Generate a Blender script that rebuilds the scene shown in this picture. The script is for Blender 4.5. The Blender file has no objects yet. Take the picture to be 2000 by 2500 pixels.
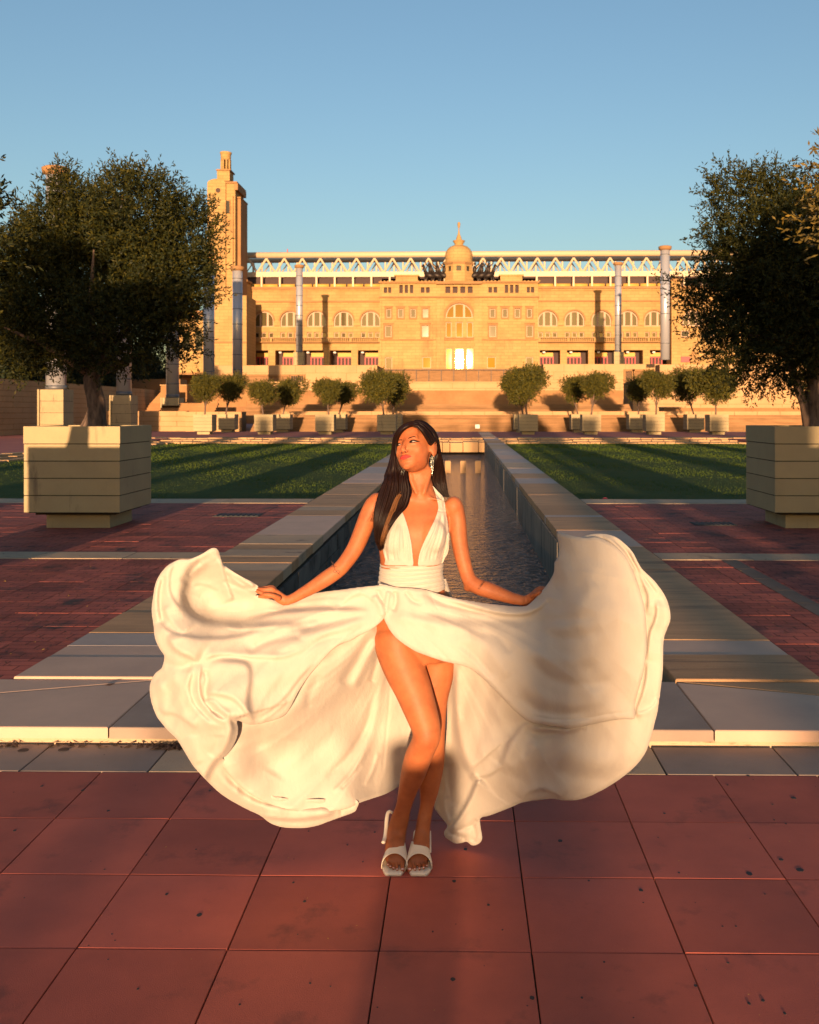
import bpy, bmesh, math, random
import numpy as np
from mathutils import Vector, Matrix
from mathutils.bvhtree import BVHTree
rad = math.radians
random.seed(7); RNG = np.random.RandomState(7)
SC = bpy.context.scene
COL = SC.collection

# ------------------------------------------------------------------ camera
F = 2330.0                     # focal length in pixels of the 2000 px wide photograph
CX, CY = 1094.0, 1005.0
EYE = 1.77
TH = 0.0146
RIGHT = np.array([math.cos(TH), math.sin(TH), 0.0]); FWD = np.array([-math.sin(TH), math.cos(TH), 0.0])
cam_data = bpy.data.cameras.new('camera')
cam = bpy.data.objects.new('camera', cam_data); COL.objects.link(cam); SC.camera = cam
cam.location = (0, 0, EYE); cam.rotation_euler = (rad(90), 0, TH)
cam_data.sensor_fit = 'HORIZONTAL'; cam_data.sensor_width = 36.0
cam_data.lens = F / 2000 * 36.0
cam_data.shift_x = (1000 - CX) / 2000; cam_data.shift_y = -(1250 - CY) / 2000
cam_data.clip_start = 0.05; cam_data.clip_end = 6000
cam_data.dof.use_dof = True; cam_data.dof.focus_distance = 3.62; cam_data.dof.aperture_fstop = 11

# ------------------------------------------------------------------ light
SUN_EL = 3.1
world = bpy.data.worlds.new('World'); SC.world = world; world.use_nodes = True
wn = world.node_tree; wn.nodes.clear()
sky = wn.nodes.new('ShaderNodeTexSky'); sky.sky_type = 'NISHITA'; sky.sun_disc = False
sky.sun_elevation = rad(SUN_EL); sky.sun_rotation = rad(180)
sky.altitude = 100; sky.air_density = 1.0; sky.dust_density = 1.6; sky.ozone_density = 2.0
bg = wn.nodes.new('ShaderNodeBackground'); bg.inputs['Strength'].default_value = 0.15
wo = wn.nodes.new('ShaderNodeOutputWorld')
wn.links.new(sky.outputs[0], bg.inputs[0]); wn.links.new(bg.outputs[0], wo.inputs[0])
sun_d = bpy.data.lights.new('sun', 'SUN'); sun_d.energy = 4.4; sun_d.angle = rad(0.55); sun_d.color = (1.0, 0.64, 0.36)
sun = bpy.data.objects.new('sun', sun_d); COL.objects.link(sun)
sun.rotation_euler = (rad(90 - SUN_EL), 0, rad(-0.6)); sun.location = (0, -20, 20)
vs = SC.view_settings
SC.display_settings.display_device = 'sRGB'
vs.view_transform = 'Standard'; vs.look = 'None'; vs.gamma = 1; vs.use_curve_mapping = False
vs.exposure = 1.22
SC.render.engine = 'CYCLES'

# ------------------------------------------------------------------ helpers
def P(px, py, d):
    """photo pixel (2000x2500) at camera depth d -> world point"""
    px = np.asarray(px, float); py = np.asarray(py, float); d = np.asarray(d, float)
    X = (px - CX) / F * d; Z = EYE + (CY - py) / F * d
    out = X[..., None] * RIGHT + d[..., None] * FWD
    out[..., 2] = Z
    return out
def PY(px, py, Y):
    d = Y / (math.cos(TH) + math.sin(TH) * (px - CX) / F)
    return P(px, py, d)
def XZ(px, py, Y):
    p = PY(px, py, Y); return float(p[0]), float(p[2])

def tag(o, label=None, cat=None, group=None, kind=None):
    if label: o['label'] = label
    if cat: o['category'] = cat
    if group: o['group'] = group
    if kind: o['kind'] = kind
    return o
def empty(name, loc=(0, 0, 0), rz=0.0, parent=None):
    o = bpy.data.objects.new(name, None); COL.objects.link(o); o.location = loc; o.rotation_euler = (0, 0, rz)
    o.empty_display_size = 0.2
    if parent: o.parent = parent
    return o
def mesh_obj(name, me, mat=None, parent=None, smooth=False, loc=None):
    o = bpy.data.objects.new(name, me); COL.objects.link(o)
    if mat is not None and len(me.materials) == 0:
        for m in (mat if isinstance(mat, (list, tuple)) else [mat]): me.materials.append(m)
    if parent is not None: o.parent = parent
    if smooth: me.polygons.foreach_set('use_smooth', [True] * len(me.polygons))
    if loc is not None: o.location = loc
    return o
def np_mesh(name, v, f):
    """v (n,3), f (m,k) arrays"""
    v = np.asarray(v, np.float32); f = np.asarray(f, np.int32)
    me = bpy.data.meshes.new(name)
    me.vertices.add(len(v)); me.vertices.foreach_set('co', v.ravel())
    k = f.shape[1]
    me.loops.add(f.size); me.loops.foreach_set('vertex_index', f.ravel())
    me.polygons.add(len(f)); me.polygons.foreach_set('loop_start', np.arange(0, f.size, k, dtype=np.int32))
    me.update(calc_edges=True); me.validate()
    return me
def children(o): return [c for c in bpy.data.objects if c.parent == o]
def copy_tree(o, parent=None):
    c = o.copy(); COL.objects.link(c)
    if parent: c.parent = parent
    for ch in KIDS.get(o.name, None) or children(o): copy_tree(ch, c)
    return c
KIDS = {}

class MB:
    def __init__(s): s.v = []; s.f = []; s.m = []
    def add(s, vs_, fs, m=0):
        b = len(s.v); s.v.extend([tuple(map(float, p)) for p in vs_])
        for f in fs: s.f.append(tuple(i + b for i in f)); s.m.append(m)
    def box(s, x0, x1, y0, y1, z0, z1, m=0, ch=0.0):
        if ch <= 0:
            s.add([(x0,y0,z0),(x1,y0,z0),(x1,y1,z0),(x0,y1,z0),(x0,y0,z1),(x1,y0,z1),(x1,y1,z1),(x0,y1,z1)],
                  [(0,3,2,1),(4,5,6,7),(0,1,5,4),(1,2,6,5),(2,3,7,6),(3,0,4,7)], m)
        else:
            c = ch
            s.add([(x0,y0,z0),(x1,y0,z0),(x1,y1,z0),(x0,y1,z0),
                   (x0,y0,z1-c),(x1,y0,z1-c),(x1,y1,z1-c),(x0,y1,z1-c),
                   (x0+c,y0+c,z1),(x1-c,y0+c,z1),(x1-c,y1-c,z1),(x0+c,y1-c,z1)],
                  [(0,3,2,1),(0,1,5,4),(1,2,6,5),(2,3,7,6),(3,0,4,7),(4,5,9,8),(5,6,10,9),(6,7,11,10),(7,4,8,11),(8,9,10,11)], m)
        return s
    def prism(s, pts, z0, z1, m=0, axis='z', ch=0.0):
        """polygon extruded; axis z: pts (x,y); axis y: pts (x,z) extruded y0..y1"""
        n = len(pts)
        if axis == 'z':
            lo = [(a, b, z0) for a, b in pts]; hi = [(a, b, z1) for a, b in pts]
            fl = [tuple(range(n))[::-1]]; 
        else:
            lo = [(a, z0, b) for a, b in pts]; hi = [(a, z1, b) for a, b in pts]
            fl = [tuple(range(n))]
        fs = fl + [tuple(range(n, 2 * n)) if axis == 'z' else tuple(range(n, 2 * n))[::-1]]
        for i in range(n):
            j = (i + 1) % n
            fs.append((i, j, n + j, n + i) if axis == 'z' else (j, i, n + i, n + j))
        s.add(lo + hi, fs, m); return s
    def tube(s, pts, rs, n=8, m=0, cap=True, squash=None):
        pts = [Vector(p) for p in pts]
        if not hasattr(rs, '__len__'): rs = [rs] * len(pts)
        b = len(s.v); up = None
        for i, p in enumerate(pts):
            t = (pts[min(i+1, len(pts)-1)] - pts[max(i-1, 0)])
            if t.length < 1e-9: t = Vector((0, 0, 1))
            t.normalize()
            if up is None:
                up = Vector((0, 1, 0)) if abs(t.y) < .9 else Vector((1, 0, 0))
            a = t.cross(up)
            if a.length < 1e-4: a = t.cross(Vector((1, 0, .1)))
            a.normalize(); c = a.cross(t).normalized(); up = c
            r = rs[i]
            ra, rc = (r if hasattr(r, '__len__') else (r, r))
            for k in range(n):
                th = 2 * math.pi * k / n
                q = p + a * (math.cos(th) * ra) + c * (math.sin(th) * rc)
                s.v.append(tuple(q))
        for i in range(len(pts) - 1):
            for k in range(n):
                k2 = (k + 1) % n
                s.f.append((b+i*n+k, b+i*n+k2, b+(i+1)*n+k2, b+(i+1)*n+k)); s.m.append(m)
        if cap:
            s.f.append(tuple(b + k for k in range(n))[::-1]); s.m.append(m)
            e = b + (len(pts) - 1) * n
            s.f.append(tuple(e + k for k in range(n))); s.m.append(m)
        return s
    def lathe(s, prof, cx, cy, n=24, m=0):
        b = len(s.v)
        for r, z in prof:
            for k in range(n):
                th = 2 * math.pi * k / n
                s.v.append((cx + r * math.cos(th), cy + r * math.sin(th), z))
        for i in range(len(prof) - 1):
            for k in range(n):
                k2 = (k + 1) % n
                s.f.append((b+i*n+k, b+i*n+k2, b+(i+1)*n+k2, b+(i+1)*n+k)); s.m.append(m)
        s.f.append(tuple(b + k for k in range(n))[::-1]); s.m.append(m)
        e = b + (len(prof) - 1) * n
        s.f.append(tuple(e + k for k in range(n))); s.m.append(m)
        return s
    def ellipsoid(s, c, r, rot=None, nu=20, nv=12, m=0):
        b = len(s.v); R = rot or Matrix.Identity(3); c = Vector(c)
        s.v.append(tuple(c + R @ Vector((0, 0, -r[2]))))
        for i in range(1, nv):
            ph = -math.pi/2 + math.pi * i / nv
            for k in range(nu):
                th = 2 * math.pi * k / nu
                s.v.append(tuple(c + R @ Vector((r[0]*math.cos(ph)*math.cos(th), r[1]*math.cos(ph)*math.sin(th), r[2]*math.sin(ph)))))
        s.v.append(tuple(c + R @ Vector((0, 0, r[2])))); top = len(s.v) - 1
        for k in range(nu):
            s.f.append((b, b+1+(k+1) % nu, b+1+k)); s.m.append(m)
            s.f.append((top, b+1+(nv-2)*nu+k, b+1+(nv-2)*nu+(k+1) % nu)); s.m.append(m)
        for i in range(nv - 2):
            for k in range(nu):
                k2 = (k+1) % nu
                s.f.append((b+1+i*nu+k, b+1+i*nu+k2, b+1+(i+1)*nu+k2, b+1+(i+1)*nu+k)); s.m.append(m)
        return s
    def mesh(s, name):
        me = bpy.data.meshes.new(name); me.from_pydata(s.v, [], s.f)
        if any(s.m): me.polygons.foreach_set('material_index', s.m)
        me.update(); return me
    def build(s, name, mat, parent=None, smooth=False, loc=None):
        return mesh_obj(name, s.mesh(name), mat, parent, smooth, loc)

# ------------------------------------------------------------------ materials
def newmat(name):
    m = bpy.data.materials.new(name); m.use_nodes = True
    nt = m.node_tree; b = nt.nodes['Principled BSDF']; return m, nt, b
def mixc(nt, a, b_, fac):
    n = nt.nodes.new('ShaderNodeMix'); n.data_type = 'RGBA'
    for i, v in ((6, a), (7, b_)):
        if hasattr(v, 'links') or hasattr(v, 'is_linked'): nt.links.new(v, n.inputs[i])
        else: n.inputs[i].default_value = (*v, 1)
    if hasattr(fac, 'is_linked'): nt.links.new(fac, n.inputs[0])
    else: n.inputs[0].default_value = fac
    return n.outputs[2]
def ramp(nt, src, p0, p1):
    n = nt.nodes.new('ShaderNodeMapRange'); n.inputs[1].default_value = p0; n.inputs[2].default_value = p1
    nt.links.new(src, n.inputs[0]); return n.outputs[0]
def noise(nt, vec, scale, detail=4, rough=.55, stretch=None):
    n = nt.nodes.new('ShaderNodeTexNoise'); n.inputs['Scale'].default_value = scale
    n.inputs['Detail'].default_value = detail; n.inputs['Roughness'].default_value = rough
    if stretch:
        mp = nt.nodes.new('ShaderNodeMapping'); mp.inputs['Scale'].default_value = stretch
        nt.links.new(vec, mp.inputs[0]); vec = mp.outputs[0]
    nt.links.new(vec, n.inputs['Vector']); return n.outputs[0]
def stone(name, c1, c2, scale=3.0, rough=.85, bump=.3, fine=60, spots=None, vary=0.0, stretch=None, dirt=None, grain=.25, fdist=.004):
    """two-tone mottled mineral surface with grain, optional dark spots and per-object tint"""
    m, nt, b = newmat(name)
    geo = nt.nodes.new('ShaderNodeNewGeometry'); vec = geo.outputs['Position']
    n1 = noise(nt, vec, scale, 5, .6, stretch)
    col = mixc(nt, c1, c2, ramp(nt, n1, .3, .7))
    n2 = noise(nt, vec, fine, 3, .7)
    dk = tuple(x * .45 for x in c1)
    col = mixc(nt, col, dk, ramp(nt, n2, .55, .55 + .5 / max(grain * 4, .01)))
    if dirt:
        n3 = noise(nt, vec, dirt[0], 6, .65, dirt[3] if len(dirt) > 3 else None)
        col = mixc(nt, col, dirt[1], ramp(nt, n3, dirt[2], dirt[2] + .16))
    if vary:
        oi = nt.nodes.new('ShaderNodeObjectInfo')
        hs = nt.nodes.new('ShaderNodeHueSaturation')
        mr = nt.nodes.new('ShaderNodeMapRange'); mr.inputs[3].default_value = 1 - vary; mr.inputs[4].default_value = 1 + vary
        nt.links.new(oi.outputs['Random'], mr.inputs[0]); nt.links.new(mr.outputs[0], hs.inputs['Value'])
        nt.links.new(col, hs.inputs['Color']); col = hs.outputs[0]
    nt.links.new(col, b.inputs['Base Color'])
    b.inputs['Roughness'].default_value = rough
    b.inputs['Specular IOR Level'].default_value = .25
    bp = nt.nodes.new('ShaderNodeBump'); bp.inputs['Strength'].default_value = bump; bp.inputs['Distance'].default_value = fdist
    nt.links.new(n2, bp.inputs['Height']); nt.links.new(bp.outputs[0], b.inputs['Normal'])
    return m
def plain(name, c, rough=.6, metal=0.0, spec=.4, sss=0, emis=None):
    m, nt, b = newmat(name)
    b.inputs['Base Color'].default_value = (*c, 1); b.inputs['Roughness'].default_value = rough
    b.inputs['Metallic'].default_value = metal; b.inputs['Specular IOR Level'].default_value = spec
    return m

M = {}
M['red_tile'] = stone('red_tile', (.46,.108,.070), (.33,.08,.056), 2.2, .72, .6, 240, vary=.15, dirt=(3.0,(.17,.055,.045),.57), grain=.3, fdist=.002)
M['red_paver'] = stone('red_paver', (.44,.115,.08), (.30,.078,.06), 1.6, .85, .7, 120, vary=.22, dirt=(2.5,(.07,.045,.045),.54), grain=.5, fdist=.005)
M['red_far'] = stone('red_far', (.42,.13,.10), (.34,.10,.085), .6, .9, .4, 30)
M['joint'] = stone('joint', (.035,.028,.022), (.02,.02,.012), 8, .95, .6, 80)
M['granite'] = stone('granite', (.46,.37,.31), (.38,.30,.26), 2.0, .75, .5, 320, vary=.06, grain=.5, fdist=.0015)
M['granite_pink'] = stone('granite_pink', (.60,.395,.28), (.50,.33,.24), 2.0, .7, .5, 300, vary=.05, grain=.4, fdist=.0015)
M['granite_grey'] = stone('granite_grey', (.34,.25,.195), (.26,.19,.15), 2.5, .75, .5, 280, vary=.06, grain=.5, fdist=.0015)
M['sandstone'] = stone('sandstone', (.52,.305,.16), (.36,.215,.115), 2.0, .85, .8, 90, vary=.12, stretch=(.6, 5, 3), grain=.4, dirt=(1.2,(.11,.08,.06),.56,(.5,6,3)), fdist=.004)
M['tan_strip'] = stone('tan_strip', (.50,.345,.215), (.36,.27,.19), 2.0, .85, .6, 140, vary=.10, grain=.45, dirt=(3,(.14,.10,.08),.60))
M['kerb'] = stone('kerb', (.55,.40,.26), (.46,.33,.22), 3, .85, .6, 160, vary=.04, dirt=(9,(.13,.11,.06),.56,(1,1,4)), grain=.5)
M['concrete'] = stone('concrete', (.40,.315,.175), (.34,.265,.15), 1.5, .88, .5, 120, vary=.05, dirt=(1.6,(.17,.13,.085),.58,(2.5,2.5,.5)), grain=.3)
M['wallstone'] = stone('wallstone', (.14,.125,.11), (.07,.065,.06), 3, .8, .8, 40, vary=.25, dirt=(3,(.03,.032,.03),.5))
M['poolwall'] = stone('poolwall', (.30,.25,.19), (.20,.17,.14), 1.5, .8, .6, 60, dirt=(1.5,(.08,.075,.065),.48,(1.5,1.5,.35)))
M['facade'] = stone('facade', (.45,.285,.115), (.37,.225,.085), .25, .9, .4, 6, grain=.15, dirt=(.18,(.31,.17,.07),.55,(1,1,.4)), fdist=.05)
def coursing(m, bw, rh, dark):
    nt = m.node_tree; b = nt.nodes['Principled BSDF']; src = b.inputs['Base Color'].links[0].from_socket
    geo = nt.nodes.new('ShaderNodeNewGeometry'); sp = nt.nodes.new('ShaderNodeSeparateXYZ'); cb = nt.nodes.new('ShaderNodeCombineXYZ')
    nt.links.new(geo.outputs['Position'], sp.inputs[0]); nt.links.new(sp.outputs[0], cb.inputs[0]); nt.links.new(sp.outputs[2], cb.inputs[1])
    br = nt.nodes.new('ShaderNodeTexBrick'); br.inputs['Scale'].default_value = 1; br.inputs['Brick Width'].default_value = bw; br.inputs['Row Height'].default_value = rh
    br.inputs['Mortar Size'].default_value = .045; br.inputs['Color1'].default_value = (1,1,1,1); br.inputs['Color2'].default_value = (.86,.86,.86,1); br.inputs['Mortar'].default_value = (dark,dark,dark,1)
    nt.links.new(cb.outputs[0], br.inputs['Vector'])
    mx = nt.nodes.new('ShaderNodeMix'); mx.data_type = 'RGBA'; mx.blend_type = 'MULTIPLY'; mx.inputs[0].default_value = 1
    nt.links.new(src, mx.inputs[6]); nt.links.new(br.outputs[0], mx.inputs[7]); nt.links.new(mx.outputs[2], b.inputs['Base Color'])
coursing(M['facade'], 1.7, .62, .72)
M['facade_trim'] = stone('facade_trim', (.33,.18,.078), (.26,.14,.058), .4, .9, .4, 6, grain=.2, fdist=.03)
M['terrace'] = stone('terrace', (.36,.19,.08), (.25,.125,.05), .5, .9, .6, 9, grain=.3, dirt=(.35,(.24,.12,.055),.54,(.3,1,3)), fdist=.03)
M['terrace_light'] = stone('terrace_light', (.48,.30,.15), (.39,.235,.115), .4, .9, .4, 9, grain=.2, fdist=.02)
M['brown_brick'] = stone('brown_brick', (.30,.165,.075), (.20,.11,.05), .6, .9, .5, 10, stretch=(1,1,6), fdist=.03, vary=.2)
M['steel_white'] = plain('steel_white', (.52,.385,.24), .5)
M['dark'] = plain('dark', (.03,.022,.02), .8)
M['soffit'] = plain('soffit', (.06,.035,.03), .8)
M['ochre'] = plain('ochre', (.5,.30,.06), .6)
M['red_paint'] = plain('red_paint', (.45,.03,.03), .5)
M['glass'] = plain('glass', (.085,.065,.028), .05, metal=0.0)
M['glass_bright'] = plain('glass_bright', (.095,.060,.020), .02, metal=.9)
M['glass_dark'] = plain('glass_dark', (.035,.03,.02), .05, metal=0.0)
M['frame'] = plain('frame', (.42,.28,.19), .6)
M['bronze'] = plain('bronze', (.035,.025,.02), .5, metal=.5)
M['lamp_glass'] = plain('lamp_glass', (.42,.42,.45), .30, metal=.35)
M['lamp_ring'] = plain('lamp_ring', (.14,.14,.15), .5, metal=.4)
M['white_box'] = plain('white_box', (.75,.7,.62), .5)
M['soil'] = stone('soil', (.06,.045,.03), (.03,.025,.018), 9, .95, 1.0, 60)
M['iron_grey'] = stone('iron_grey', (.15,.115,.095), (.11,.085,.07), 3, .85, .5, 90, vary=.1)
M['iron'] = stone('iron', (.05,.045,.045), (.03,.03,.03), 9, .7, .6, 60)
M['gum'] = plain('gum', (.03,.024,.026), .8)
M['leaf_yellow'] = plain('leaf_yellow', (.55,.30,.04), .6)
M['leaf_brown'] = plain('leaf_brown', (.05,.028,.02), .8)
def paver_bricks(m):
    nt = m.node_tree; b = nt.nodes['Principled BSDF']; src = b.inputs['Base Color'].links[0].from_socket
    geo = nt.nodes.new('ShaderNodeNewGeometry')
    br = nt.nodes.new('ShaderNodeTexBrick'); br.inputs['Scale'].default_value = 1; br.inputs['Brick Width'].default_value = .225; br.inputs['Row Height'].default_value = .112
    br.inputs['Mortar Size'].default_value = .006; br.inputs['Color1'].default_value = (1,1,1,1); br.inputs['Color2'].default_value = (.70,.70,.74,1); br.inputs['Mortar'].default_value = (.28,.28,.28,1)
    nt.links.new(geo.outputs['Position'], br.inputs['Vector'])
    mx = nt.nodes.new('ShaderNodeMix'); mx.data_type = 'RGBA'; mx.blend_type = 'MULTIPLY'; mx.inputs[0].default_value = .9
    nt.links.new(src, mx.inputs[6]); nt.links.new(br.outputs[0], mx.inputs[7]); nt.links.new(mx.outputs[2], b.inputs['Base Color'])
paver_bricks(M['red_paver'])
def bark():
    m, nt, b = newmat('bark'); geo = nt.nodes.new('ShaderNodeNewGeometry')
    n1 = noise(nt, geo.outputs['Position'], 14, 6, .7, (1, 1, .22))
    nt.links.new(mixc(nt, (.05,.03,.022), (.20,.13,.09), ramp(nt, n1, .35, .65)), b.inputs['Base Color'])
    b.inputs['Roughness'].default_value = .95
    bp = nt.nodes.new('ShaderNodeBump'); bp.inputs['Strength'].default_value = 1; bp.inputs['Distance'].default_value = .03
    nt.links.new(n1, bp.inputs['Height']); nt.links.new(bp.outputs[0], b.inputs['Normal']); return m
M['bark'] = bark()
def leafmat(name, c1, c2, c3):
    m, nt, b = newmat(name)
    at = nt.nodes.new('ShaderNodeAttribute'); at.attribute_name = 'tint'
    col = mixc(nt, c1, c2, at.outputs['Fac'])
    geo = nt.nodes.new('ShaderNodeNewGeometry')
    col2 = mixc(nt, col, c3, geo.outputs['Backfacing'])
    nt.links.new(col2, b.inputs['Base Color']); b.inputs['Roughness'].default_value = .55
    b.inputs['Specular IOR Level'].default_value = .15
    tr = nt.nodes.new('ShaderNodeBsdfTranslucent'); nt.links.new(col, tr.inputs[0])
    mx = nt.nodes.new('ShaderNodeMixShader'); mx.inputs[0].default_value = .18
    out = nt.nodes['Material Output']
    nt.links.new(b.outputs[0], mx.inputs[1]); nt.links.new(tr.outputs[0], mx.inputs[2]); nt.links.new(mx.outputs[0], out.inputs[0])
    return m
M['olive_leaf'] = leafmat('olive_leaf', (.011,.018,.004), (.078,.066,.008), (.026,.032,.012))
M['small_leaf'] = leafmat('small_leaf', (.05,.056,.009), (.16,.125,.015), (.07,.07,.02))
M['sunlit_leaf'] = leafmat('sunlit_leaf', (.08,.065,.012), (.24,.15,.025), (.12,.09,.03))  # same leaves made lighter: the sun's gold is put into the colour
M['dark_leaf'] = leafmat('dark_leaf', (.012,.022,.012), (.03,.042,.018), (.02,.03,.02))
def grassmat(name, c1, c2):
    m, nt, b = newmat(name); geo = nt.nodes.new('ShaderNodeNewGeometry')
    n1 = noise(nt, geo.outputs['Position'], .8, 5, .6); n2 = noise(nt, geo.outputs['Position'], 30, 3, .7)
    c = mixc(nt, c1, c2, ramp(nt, n1, .3, .7)); c = mixc(nt, c, (.022,.036,.006), ramp(nt, n2, .5, 1.1))
    nt.links.new(c, b.inputs['Base Color']); b.inputs['Roughness'].default_value = .9; b.inputs['Specular IOR Level'].default_value = .1
    bp = nt.nodes.new('ShaderNodeBump'); bp.inputs['Strength'].default_value = .4; bp.inputs['Distance'].default_value = .02
    nt.links.new(n2, bp.inputs['Height']); nt.links.new(bp.outputs[0], b.inputs['Normal']); return m
M['grass'] = grassmat('grass', (.030,.055,.008), (.050,.072,.010))
M['blade'] = grassmat('blade', (.050,.085,.010), (.075,.10,.015))
def watermat():
    m, nt, b = newmat('water'); geo = nt.nodes.new('ShaderNodeNewGeometry')
    b.inputs['Base Color'].default_value = (.075,.078,.08,1); b.inputs['Roughness'].default_value = .06
    b.inputs['IOR'].default_value = 1.33; b.inputs['Specular IOR Level'].default_value = .8
    n1 = noise(nt, geo.outputs['Position'], 3.2, 4, .6, (1, 1.6, 1)); n2 = noise(nt, geo.outputs['Position'], 13, 3, .6)
    a = nt.nodes.new('ShaderNodeMath'); a.operation = 'MULTIPLY_ADD'; a.inputs[1].default_value = .35
    nt.links.new(n2, a.inputs[0]); nt.links.new(n1, a.inputs[2])
    bp = nt.nodes.new('ShaderNodeBump'); bp.inputs['Strength'].default_value = 1.0; bp.inputs['Distance'].default_value = .22
    nt.links.new(a.outputs[0], bp.inputs['Height']); nt.links.new(bp.outputs[0], b.inputs['Normal']); return m
M['water'] = watermat()
def skinmat():
    m, nt, b = newmat('skin'); geo = nt.nodes.new('ShaderNodeNewGeometry')
    n1 = noise(nt, geo.outputs['Position'], 14, 6, .65); n2 = noise(nt, geo.outputs['Position'], 400, 2, .6)
    c = mixc(nt, (.44,.145,.055), (.31,.090,.034), ramp(nt, n1, .3, .7))
    nt.links.new(c, b.inputs['Base Color']); b.inputs['Roughness'].default_value = .54
    b.inputs['Specular IOR Level'].default_value = .26
    b.inputs['Subsurface Weight'].default_value = .12; b.inputs['Subsurface Scale'].default_value = .01
    b.inputs['Subsurface Radius'].default_value = (1, .35, .2)
    bp = nt.nodes.new('ShaderNodeBump'); bp.inputs['Strength'].default_value = .15; bp.inputs['Distance'].default_value = .0006
    nt.links.new(n2, bp.inputs['Height']); nt.links.new(bp.outputs[0], b.inputs['Normal']); return m
M['skin'] = skinmat()
def clothmat(name, c, tr=.12):
    m, nt, b = newmat(name); geo = nt.nodes.new('ShaderNodeNewGeometry')
    n1 = noise(nt, geo.outputs['Position'], 700, 2, .6); n2 = noise(nt, geo.outputs['Position'], 16, 4, .6)
    nt.links.new(mixc(nt, c, tuple(x*.93 for x in c), n2), b.inputs['Base Color'])
    b.inputs['Roughness'].default_value = .75; b.inputs['Sheen Weight'].default_value = .15
    b.inputs['Specular IOR Level'].default_value = .2
    bp = nt.nodes.new('ShaderNodeBump'); bp.inputs['Strength'].default_value = .25; bp.inputs['Distance'].default_value = .0006
    nt.links.new(n1, bp.inputs['Height']); nt.links.new(bp.outputs[0], b.inputs['Normal'])
    n3 = noise(nt, geo.outputs['Position'], 26, 5, .6, (1.6, .6, .8))
    bq = nt.nodes.new('ShaderNodeBump'); bq.inputs['Strength'].default_value = .35; bq.inputs['Distance'].default_value = .010
    nt.links.new(n3, bq.inputs['Height']); nt.links.new(bp.outputs[0], bq.inputs['Normal']); nt.links.new(bq.outputs[0], b.inputs['Normal'])
    t = nt.nodes.new('ShaderNodeBsdfTranslucent'); t.inputs[0].default_value = (*c, 1)
    mx = nt.nodes.new('ShaderNodeMixShader'); mx.inputs[0].default_value = tr; out = nt.nodes['Material Output']
    nt.links.new(b.outputs[0], mx.inputs[1]); nt.links.new(t.outputs[0], mx.inputs[2]); nt.links.new(mx.outputs[0], out.inputs[0])
    return m
M['dress'] = clothmat('dress', (.55,.49,.42), .16)
def hairmat():
    m, nt, b = newmat('hair'); geo = nt.nodes.new('ShaderNodeNewGeometry')
    n1 = noise(nt, geo.outputs['Position'], 260, 3, .6, (1, 1, .05)); n2 = noise(nt, geo.outputs['Position'], 14, 2, .5)
    c = mixc(nt, (.006,.002,.0015), (.035,.011,.005), ramp(nt, n1, .42, .75)); nt.links.new(mixc(nt, c, (.012,.005,.003), n2), b.inputs['Base Color'])
    b.inputs['Roughness'].default_value = .42; b.inputs['Specular IOR Level'].default_value = .22; return m
M['hair'] = hairmat()
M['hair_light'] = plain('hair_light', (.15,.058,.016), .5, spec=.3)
M['shoe'] = plain('shoe', (.80,.69,.54), .45)
M['eyewhite'] = plain('eyewhite', (.42,.33,.27), .6)
M['iris'] = plain('iris', (.010,.006,.004), .5)
M['brow'] = plain('brow', (.010,.005,.003), 1.0, spec=.05)
M['lips'] = plain('lips', (.46,.045,.04), .75, spec=.12)
M['nostril'] = plain('nostril', (.10,.03,.02), .8)
M['nail'] = plain('nail', (.75,.50,.46), .2)
M['crystal'] = plain('crystal', (.55,.55,.45), .3, metal=.85)
M['ink'] = plain('ink', (.05,.025,.02), .7)
# ================================================================== SETTING
VX = 0.0
XL0, XL1, XR0, XR1 = -2.82, -1.88, 1.33, 2.25      # coping edges
ZT = 0.09                                          # upper level
YK, YP = 5.05, 5.96                                # kerb face, back of platform
YG0, YG1 = 18.3, 55.9                              # lawn
ZG = -0.11; ZW = -0.73; YE = 80.0

def struct(name, mb, mat, label=None, parent=None, smooth=False):
    o = mb.build(name, mat, parent, smooth)
    if parent is None: o['kind'] = 'structure'
    return o
# far ground sheet
struct('ground', MB().box(-3000, 3000, -3000, 3000, -1.45, -1.35), M['red_far'])
# lower plaza bed and tiles
plaza = struct('plaza_floor', MB().box(-60, 60, -90, YK, -.30, -.012), M['joint'])
tile_me = MB().box(-.2475, .2475, -.2475, .2475, -.04, 0, ch=.002).mesh('tile')
tile_me.materials.append(M['red_tile'])
TX0, TY0 = -.272, 3.629
cnt = 0
far = MB()
for j in range(-16, 3):
    y0 = TY0 + .5 * j; y1 = y0 + .5
    if y0 > 4.6: continue
    for i in range(-12, 13):
        x0 = TX0 + .5 * i
        top = y1 > 4.60
        if -4 <= j and -6 <= i <= 6:
            o = mesh_obj('tile', tile_me, None, plaza)
            sy = 1.0
            if j == 1: sy = (4.665 - y0) / .5; 
            o.location = (x0 + .25, (y0 + .25 if j != 1 else (y0 + 4.662) / 2), random.uniform(-.0008, .0))
            o.scale = (1, sy, 1); o.rotation_euler = (random.uniform(-.0015, .0015), random.uniform(-.0015, .0015), random.uniform(-.003, .003))
        else:
            far.box(x0 + .003, x0 + .497, y0 + .003, min(y1, 4.665) - .003, -.04, random.uniform(-.001, .001))
o = far.build('outer_tiles', M['red_tile'], plaza); o['kind'] = 'stuff'
plainf = MB()
plainf.box(-60, TX0 - 6.0, -90, 4.662, -.10, -.004); plainf.box(TX0 + 6.5, 60, -90, 4.662, -.10, -.004)
plainf.box(TX0 - 5.996, TX0 + 6.496, -90, TY0 - 8.0, -.10, -.004)
plainf.build('paving_sheet', M['red_tile'], plaza)['kind'] = 'stuff'
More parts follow.
